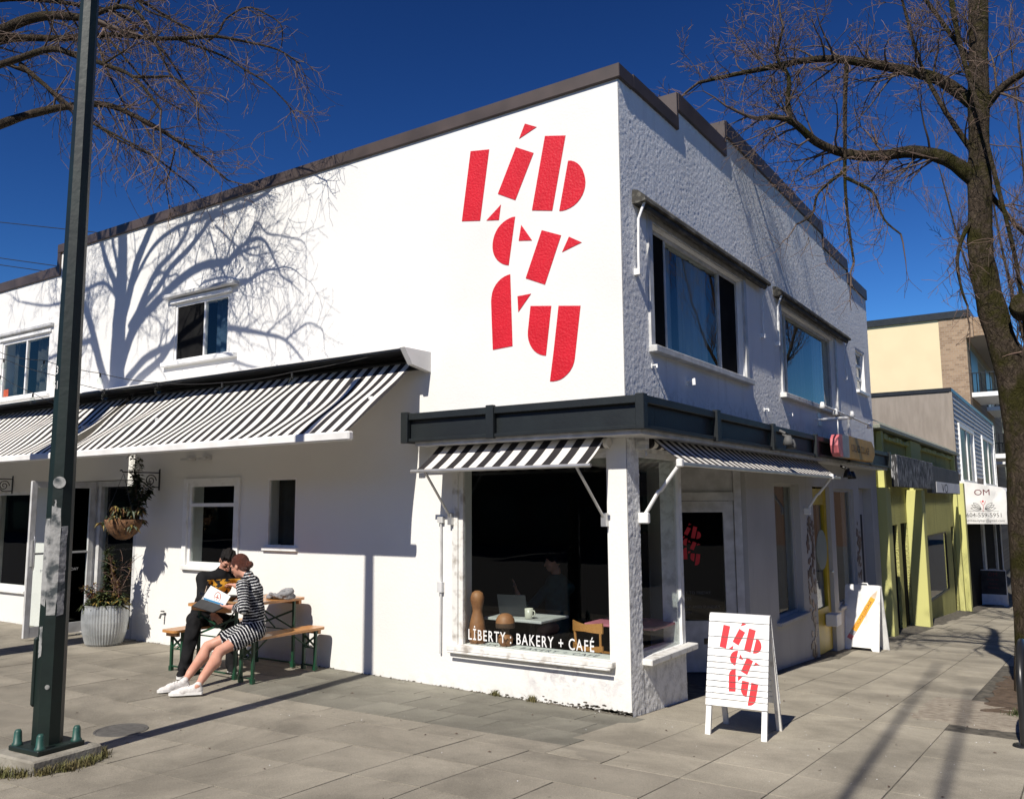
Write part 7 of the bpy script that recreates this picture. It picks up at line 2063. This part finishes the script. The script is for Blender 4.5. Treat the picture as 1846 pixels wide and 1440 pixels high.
# ---------- crumpled sweater on the table
rs_ = random.Random(6); SW = []
for k in range(15):
    x, y, a = rs_.uniform(-4.24, -3.98), rs_.uniform(-0.48, -0.26), rs_.uniform(0, 6.28); z = ZT + 0.020 + (0.028 if x > -4.12 else 0.0) * rs_.random()
    pts = [(x + (q - 1.5) * 0.045 * math.cos(a + 0.5 * q), y + (q - 1.5) * 0.032 * math.sin(a + 0.5 * q), max(ZT + 0.02, z + 0.018 * math.sin(q * 1.7 + k))) for q in range(4)]
    for p_, q_ in zip(pts[:-1], pts[1:]): SW.append(('c', p_, q_, 0.020, 0.017, 0.008))
for k in range(10):
    a0_, a1_ = k * 0.6, k * 0.6 + 0.6
    SW.append(('c', (-4.03 + 0.065 * math.cos(a0_), -0.36 + 0.05 * math.sin(a0_), ZT + 0.075 + 0.02 * math.sin(a0_)), (-4.03 + 0.065 * math.cos(a1_), -0.36 + 0.05 * math.sin(a1_), ZT + 0.075 + 0.02 * math.sin(a1_)), 0.024, 0.024, 0.012))
SW.append(('c', (-4.25, -0.42, ZT + 0.012), (-4.0, -0.35, ZT + 0.02), 0.03, 0.05, 0.02))
hd_ = grow(SW, 0.0065, name='sweater', mats='grey_cloth', cut=[((0, 0, ZT + 0.002), (0, 0, -1))], noise=lambda x, y, z: 0.0015 * np.sin(x * 90 + y * 60) * np.sin(y * 110 - z * 90))
hd_.name = 'crumpled_sweater'
tag(hd_, 'crumpled grey sweater lying on the wall end of the table', 'sweater')

# ---------- the woman on the near bench
wm = thing('person', 'person in a black and white striped dress and white sneakers reading a book', 'person', (-3.77, -1.02, GZ))
nk = V3(-3.79, -1.08, 1.115); chest = V3(-3.745, -1.07, 0.98); waist = V3(-3.735, -1.045, 0.79); pel = V3(-3.76, -1.03, 0.61)
hL, hR = V3(-3.69, -1.06, 0.585), V3(-3.85, -1.00, 0.585)
kL, kR = V3(-3.785, -1.41, 0.425), V3(-4.075, -1.33, 0.435)
aL_, aR_ = V3(-3.665, -1.735, 0.165), V3(-3.965, -1.665, 0.160)
sL, sR = V3(-3.715, -1.215, 1.055), V3(-3.87, -0.945, 1.055)
eL, wL = V3(-3.61, -1.275, 0.835), V3(-3.86, -1.255, 0.832)
eR, wR = V3(-4.00, -0.85, 0.90), V3(-4.19, -0.93, 1.005)
hc = V3(-3.895, -1.11, 1.235); hf = (-0.88, -0.22, -0.42); hu = (-0.30, -0.05, 0.95)
P_ = []
P_ += [('c', tuple(pel), tuple(waist), 0.10, 0.085), ('c', tuple(waist), tuple(chest), 0.085, 0.095), ('c', tuple(chest), tuple(nk), 0.08, 0.045), ('c', tuple(sL), tuple(sR), 0.043, 0.043, 0.04)]
P_ += [('c', tuple(nk), tuple(hc + V3(0.02, 0.0, -0.04)), 0.046, 0.047, 0.02)]
for h_, k_, a_ in ((hL, kL, aL_), (hR, kR, aR_)):
    cal = k_.lerp(a_, 0.3) + (V3(0.0, 0.025, -0.012))
    P_ += [('c', tuple(h_), tuple(k_), 0.084, 0.050, 0.03), ('c', tuple(k_), tuple(a_), 0.047, 0.031, 0.03), ('c', tuple(k_.lerp(a_, 0.12)), tuple(cal), 0.044, 0.050, 0.03), ('c', tuple(cal), tuple(k_.lerp(a_, 0.75)), 0.05, 0.032, 0.03)]
for s_, e_, w_ in ((sL, eL, wL), (sR, eR, wR)):
    P_ += [('c', tuple(s_), tuple(e_), 0.044, 0.036), ('c', tuple(e_), tuple(w_), 0.036, 0.024), ]
P_ += [('c', tuple(aL_), (-3.70, -1.77, 0.125), 0.032, 0.03), ('c', tuple(aR_), (-3.985, -1.70, 0.12), 0.032, 0.03)]
hand(P_, wL, (-0.97, 0.10, -0.02), (-0.1, 0.3, 1.0), 1, 0.30)
hand(P_, wR, (-0.95, 0.0, 0.05), (-0.3, -0.2, -1.0), -1, 0.45)
hat, hA = head(P_, hc, hf, hu, 0.97)
grow(P_, 0.0066, name='body', mats='skin', parent=wm)
HP = []
HP += [('e', hat(0, -0.015, 0.025), (0.0795, 0.0965, 0.0945), hA, 0.008), ('e', hat(0, -0.055, -0.035), (0.066, 0.050, 0.062), hA, 0.025), ('e', hat(0, -0.118, -0.042), (0.040, 0.036, 0.037), hA, 0.004)]
_r, _fw, _uu = [Vector(a) for a in hA]
cutp = Vector(hat(0, 0.030, 0.0))
nrm = (_fw * 0.80 - _uu * 0.60)
HP_noise = lambda x, y, z: 0.0022 * np.sin(x * 260 + z * 60) * np.sin(z * 210 - y * 170)
grow(HP, 0.006, name='hair', mats='hair_auburn', parent=wm, cut=[(tuple(cutp), tuple(nrm))], noise=HP_noise)
# sunglasses
mb = MB()
for q in (-1, 1):
    mb.prism([(0.021 * math.cos(i * 0.524) , 0.018 * math.sin(i * 0.524)) for i in range(12)], (Vector(hat(q * 0.031, 0.100, -0.002)), _r, _uu, _fw), 0.004)
    mb.tube([hat(q * 0.052, 0.098, 0.004), hat(q * 0.078, 0.05, 0.006), hat(q * 0.081, -0.01, 0.002)], 0.003, 5)
mb.tube([hat(-0.012, 0.103, 0.003), hat(0.012, 0.103, 0.003)], 0.003, 5)
mb.build('sunglasses', 'black_paint', wm, True)
# dress: torso, skirt over both thighs, three quarter sleeves
DP = []
_dn = tuple((pel - nk).normalized()); _top = nk + V3(-0.012, 0, 0.015)
def _al(p): return float((Vector(p) - _top).dot(Vector(_dn)))
def dcap(a, b, ra, rb, k): DP.append(('c', tuple(a), tuple(b), ra, rb, k, _al(a), _dn))
dcap(_top, chest, 0.056, 0.104, 0.03); dcap(chest, waist, 0.106, 0.098, 0.03); dcap(waist, pel + V3(0, 0, -0.01), 0.098, 0.116, 0.03)
dcap(chest + V3(-0.06, -0.035, -0.01), chest + V3(-0.065, -0.036, -0.03), 0.066, 0.06, 0.03); dcap(sL, sR, 0.054, 0.054, 0.03)
_td = tuple(((kL + kR) / 2 - (hL + hR) / 2).normalized())
for h_, k_ in ((hL, kL), (hR, kR)): DP += [('c', tuple(h_), tuple(h_.lerp(k_, 0.54)), 0.101, 0.086, 0.05, 0.50, _td)]
DP += [('c', tuple((hL + hR) / 2), tuple(((hL + hR) / 2).lerp((kL + kR) / 2, 0.50)), 0.09, 0.075, 0.05, 0.50, _td)]
for s_, e_, w_, f_ in ((sL, eL, wL, 0.42), (sR, eR, wR, 0.15)):
    d1_ = tuple((e_ - s_).normalized()); d2_ = tuple((w_ - e_).normalized())
    DP += [('c', tuple(s_), tuple(e_), 0.058, 0.053, 0.02, 0.06, d1_), ('c', tuple(e_), tuple(e_.lerp(w_, f_)), 0.053, 0.050, 0.02, 0.06 + (e_ - s_).length, d2_)]
fold = lambda x, y, z: 0.0035 * np.sin(x * 45 + z * 38 + 1.3) * np.sin(y * 52 - z * 20) + 0.002 * np.sin(x * 110 - y * 70 + z * 30)
grow(DP, 0.0066, name='dress', mats='dress', parent=wm, along=True, noise=fold)
SPm = []
shL, shR = ((-3.655, -1.725, 0.098), (-3.835, -1.915, 0.096)), ((-3.955, -1.655, 0.098), (-4.045, -1.895, 0.096))
for h_, t_ in (shL, shR):
    SPm = []; shoe(SPm, h_, t_); grow(SPm, 0.006, name='sneaker', mats='shoe_white', parent=wm)
sole('shoe_soles', [(shL[0], shL[1], 0.091), (shR[0], shR[1], 0.090)], wm)
mb = MB()
for h_, t_ in (shL, shR):
    h_, t_ = Vector(h_), Vector(t_); d = (t_ - h_).normalized(); s = Vector((-d.y, d.x, 0))
    for i in range(4):
        c = h_.lerp(t_, 0.36 + 0.09 * i) + Vector((0, 0, 0.082 - 0.009 * i)); mb.tube([c - s * 0.022 - Vector((0, 0, 0.008)), c, c + s * 0.022 - Vector((0, 0, 0.008))], 0.0035, 5)
mb.build('laces', 'rubber_white', wm, True)

# ---------- the book she holds
bk_ = thing('book', 'open white book with a red compass drawing in the reading woman’s hand'.replace('’', "'"), 'book', (-4.13, -1.25, 0.86))
def quad_page(a, b, c, d, m, name, th=0.006):
    a, b, c, d = [Vector(q) for q in (a, b, c, d)]
    n = (b - a).cross(d - a).normalized() * th
    mb = MB(); mb.add([a, b, c, d, a - n, b - n, c - n, d - n], [(0, 1, 2, 3), (7, 6, 5, 4), (0, 4, 5, 1), (1, 5, 6, 2), (2, 6, 7, 3), (3, 7, 4, 0)]); return mb.build(name, m, bk_, True)
spA, spB = V3(-4.33, -1.24, 0.885), V3(-3.93, -1.26, 0.835)
tA, tB = V3(-4.21, -1.22, 1.025), V3(-3.87, -1.235, 0.935)
lA, lB = V3(-4.345, -1.34, 0.825), V3(-3.975, -1.36, 0.785)
cov = quad_page(spA, spB, tB, tA, 'paper', 'front_cover'); quad_page(lA, lB, spB, spA, 'curtain_grey', 'page_block', 0.012)
_u = (spB - spA).normalized(); _n = _u.cross(tA - spA).normalized(); _v = _n.cross(_u)
mb = MB(); c0 = spA.lerp(tB, 0.56) + _n * 0.002
mb.tube([c0 + _u * 0.052 * math.cos(a) + _v * 0.052 * math.sin(a) for a in [i * 0.2618 for i in range(25)]], 0.0035, 4, cap=False)
mb.bar(c0 - _u * 0.03, c0 + _u * 0.03, 0.008, 0.003, up=_n); mb.bar(c0 - _v * 0.03, c0 + _v * 0.03, 0.008, 0.003, up=_n); mb.build('compass_print', 'orange_ring', cov)
mb = MB(); text_on(mb, "NAVIGATE", 0.042, (spA + _u * 0.05 + _v * 0.075 + _n * 0.002, (_v * 0.96 + _u * 0.28).normalized(), (-_u * 0.96 + _v * 0.28).normalized()), sx=0.8); mb.build('title', 'ink_dark', cov)
mb = MB(); mb.bar(spA.lerp(spB, 0.1) + _v * 0.012 + _n * 0.002, spA.lerp(spB, 0.95) + _v * 0.012 + _n * 0.002, 0.018, 0.003, up=_n); mb.build('blue_stripe', 'blue_print', cov)

# ---------- the person in black behind the table
mn = thing('person', 'person in black sweater with yellow print and black trousers leaning over the table', 'person', (-4.92, -0.80, GZ))
nk = V3(-4.66, -0.73, 1.125); chest = V3(-4.72, -0.73, 0.97); waist = V3(-4.85, -0.76, 0.78); pel = V3(-4.93, -0.78, 0.61)
hR_, hL_ = V3(-4.90, -0.87, 0.59), V3(-4.88, -0.69, 0.59)
kR_, kL_ = V3(-4.64, -1.09, 0.585), V3(-4.46, -0.74, 0.57)
aR2, aL2 = V3(-4.60, -1.22, 0.17), V3(-4.33, -0.83, 0.17)
sR_, sL_2 = V3(-4.745, -0.92, 1.055), V3(-4.58, -0.56, 1.05)
eR_, wR_ = V3(-4.62, -1.01, 0.85), V3(-4.50, -0.97, 0.69)
eL_2, wL_2 = V3(-4.40, -0.50, 0.88), V3(-4.38, -0.68, 0.865)
hc2 = V3(-4.605, -0.715, 1.245); hf2 = (0.66, -0.36, -0.66); hu2 = (0.62, -0.15, 0.77)
P_ = [('c', tuple(pel), tuple(waist), 0.10, 0.10), ('c', tuple(waist), tuple(chest), 0.10, 0.11), ('c', tuple(chest), tuple(nk), 0.09, 0.05), ('c', tuple(sR_), tuple(sL_2), 0.05, 0.05, 0.04), ('c', tuple(nk), tuple(hc2 + V3(-0.02, 0, -0.03)), 0.052, 0.052)]
for h_, k_, a_ in ((hL_, kL_, aL2), (hR_, kR_, aR2)): P_ += [('c', tuple(h_), tuple(k_), 0.08, 0.053), ('c', tuple(k_), tuple(a_), 0.05, 0.035)]
for s_, e_, w_ in ((sL_2, eL_2, wL_2), (sR_, eR_, wR_)): P_ += [('c', tuple(s_), tuple(e_), 0.046, 0.038), ('c', tuple(e_), tuple(w_), 0.038, 0.027)]
hand(P_, wL_2, (0.25, -0.95, -0.05), (0.1, 0.1, -1.0), 1, 0.4); hand(P_, wR_, (0.5, 0.4, -0.6), (-0.5, 0.5, -0.2), -1, 0.4)
hat2, hA2 = head(P_, hc2, hf2, hu2, 1.02)
grow(P_, 0.0075, name='body', mats='skin', parent=mn)
_r2h, _f2h, _u2h = [Vector(a) for a in hA2]
HP = [('e', hat2(0, -0.016, 0.034), (0.083, 0.099, 0.093), hA2, 0.01), ('e', hat2(0, -0.055, -0.03), (0.07, 0.052, 0.06), hA2, 0.025), ('e', hat2(0.012, 0.050, 0.085), (0.055, 0.04, 0.028), hA2, 0.02)]
grow(HP, 0.0065, name='hair', mats='hair_black', parent=mn, cut=[(hat2(0, 0.06, 0.01), tuple(_f2h * 0.75 - _u2h * 0.66))], noise=lambda x, y, z: 0.006 * np.sin(x * 130 + z * 60) * np.sin(z * 120 - y * 140) + 0.004 * np.sin(x * 60 + y * 75))
mb = MB()
for q in (-1, 1): mb.prism([(0.022 * math.cos(i * 0.524), 0.018 * math.sin(i * 0.524)) for i in range(12)], (Vector(hat2(q * 0.031, 0.105, -0.002)), _r2h, _u2h, _f2h), 0.004); mb.tube([hat2(q * 0.052, 0.103, 0.004), hat2(q * 0.08, 0.05, 0.006), hat2(q * 0.085, -0.01, 0.002)], 0.003, 5)
mb.build('sunglasses', 'black_paint', mn, True)
fold2 = lambda x, y, z: 0.007 * np.sin(x * 31 + z * 28) * np.sin(y * 36 - z * 17) + 0.003 * np.sin(x * 80 - y * 60 + z * 50)
JP = [('c', tuple(pel + V3(0, 0, 0.02)), tuple(waist), 0.135, 0.13, 0.03), ('c', tuple(waist), tuple(chest), 0.13, 0.135, 0.03), ('c', tuple(chest), tuple(nk), 0.12, 0.066, 0.03), ('c', tuple(sR_), tuple(sL_2), 0.068, 0.068, 0.04),
      ('c', tuple(sL_2), tuple(eL_2), 0.07, 0.06, 0.03), ('c', tuple(eL_2), tuple(eL_2.lerp(wL_2, 0.7)), 0.06, 0.048, 0.02), ('c', tuple(sR_), tuple(eR_), 0.07, 0.062, 0.03), ('c', tuple(eR_), tuple(eR_.lerp(wR_, 0.75)), 0.062, 0.046, 0.02)]
sweater = grow(JP, 0.0075, name='sweater', mats=['black_cloth', 'hotdog_print'], parent=mn, noise=fold2)
me = sweater.data
for p in me.polygons:
    c = p.center; n = p.normal
    if n.x > 0.15 and 0.84 < c.z < 1.04 and -0.93 < c.y < -0.50 and c.x < -4.42: p.material_index = 1
TP = []
for h_, k_, a_ in ((hL_, kL_, aL2), (hR_, kR_, aR2)): TP += [('c', tuple(pel), tuple(h_), 0.12, 0.10, 0.03), ('c', tuple(h_), tuple(k_), 0.098, 0.075, 0.03), ('c', tuple(k_), tuple(a_ + V3(0, 0, -0.01)), 0.074, 0.062, 0.02)]
grow(TP, 0.0075, name='trousers', mats='black_cloth', parent=mn, noise=fold2)
SPm = []; msh = (((-4.605, -1.235, 0.088), (-4.44, -1.385, 0.086)), ((-4.335, -0.835, 0.083), (-4.15, -0.93, 0.083)))
for h_, t_ in msh:
    SPm = []; shoe(SPm, h_, t_, 0.038); grow(SPm, 0.0075, name='shoe', mats='black_cloth', parent=mn)
sole('shoe_soles', [(msh[0][0], msh[0][1], 0.083), (msh[1][0], msh[1][1], 0.078)], mn)

# ---------- the guest half hidden inside the cafe
gs_ = thing('person', 'person in a teal sleeve raising a hand inside the dark cafe', 'person', (-1.96, 1.92, -0.1))
sh_ = V3(-2.03, 1.86, 0.80); el_ = V3(-2.05, 1.50, 0.62); wr_ = V3(-2.17, 1.46, 0.83)
P_ = [('c', (-1.93, 1.98, 0.38), (-1.93, 1.98, 0.85), 0.12, 0.13), ('c', (-1.93, 1.98, 0.9), (-1.93, 1.96, 1.05), 0.06, 0.055), ('c', tuple(sh_), tuple(el_), 0.045, 0.038), ('c', tuple(el_), tuple(wr_), 0.036, 0.026), ('c', (-1.91, 1.98, 0.40), (-1.91, 1.60, 0.38), 0.08, 0.06), ('c', (-1.91, 1.60, 0.38), (-1.91, 1.60, -0.06), 0.055, 0.04)]
hand(P_, wr_, (-0.25, 0.0, 0.95), (-0.5, -0.4, 0), 1, 0.25)
hat3, hA3 = head(P_, V3(-1.94, 1.92, 1.16), (-0.7, -0.5, -0.15), (0, 0, 1), 1.0)
grow(P_, 0.0085, name='body', mats='skin', parent=gs_)
grow([('c', (-1.93, 1.98, 0.36), (-1.93, 1.98, 0.88), 0.15, 0.145), ('c', tuple(sh_), (-1.81, 2.06, 0.84), 0.07, 0.07, 0.04), ('c', tuple(sh_), tuple(el_), 0.062, 0.056), ('c', tuple(el_), tuple(el_.lerp(wr_, 0.6)), 0.056, 0.046)], 0.0095, name='sweater', mats='teal_cloth', parent=gs_)
grow([('e', hat3(0, -0.02, 0.035), (0.086, 0.1, 0.095), hA3, 0.01)], 0.009, name='hair', mats='hair_black', parent=gs_, cut=[(hat3(0, 0.045, 0.0), tuple(Vector(hA3[1]) * 0.8 - Vector(hA3[2]) * 0.6))])

# ================================================================== GROUPS OF LIKE THINGS
GROUPS = {'striped_awning': 'striped awnings on the corner building', 'rolled_awning': 'rolled up awnings above the upper windows', 'sandwich_board': 'sandwich boards along the pavement',
          'street_tree': 'bare street trees', 'power_line': 'power lines in the sky above the left roof', 'overhead_cable': 'overhead cables of the wooden pole', 'utility_pole': 'street poles around the corner',
          'hanging_basket': 'hanging baskets beside the shop door', 'basket_bracket': 'scroll brackets for the hanging baskets', 'cafe_table': 'cafe tables behind the display window', 'person': 'people at the cafe'}
for o in list(bpy.data.objects):
    k = o.name.split('.')[0]
    if o.parent is None and k in GROUPS and 'group' not in o: o['group'] = GROUPS[k]
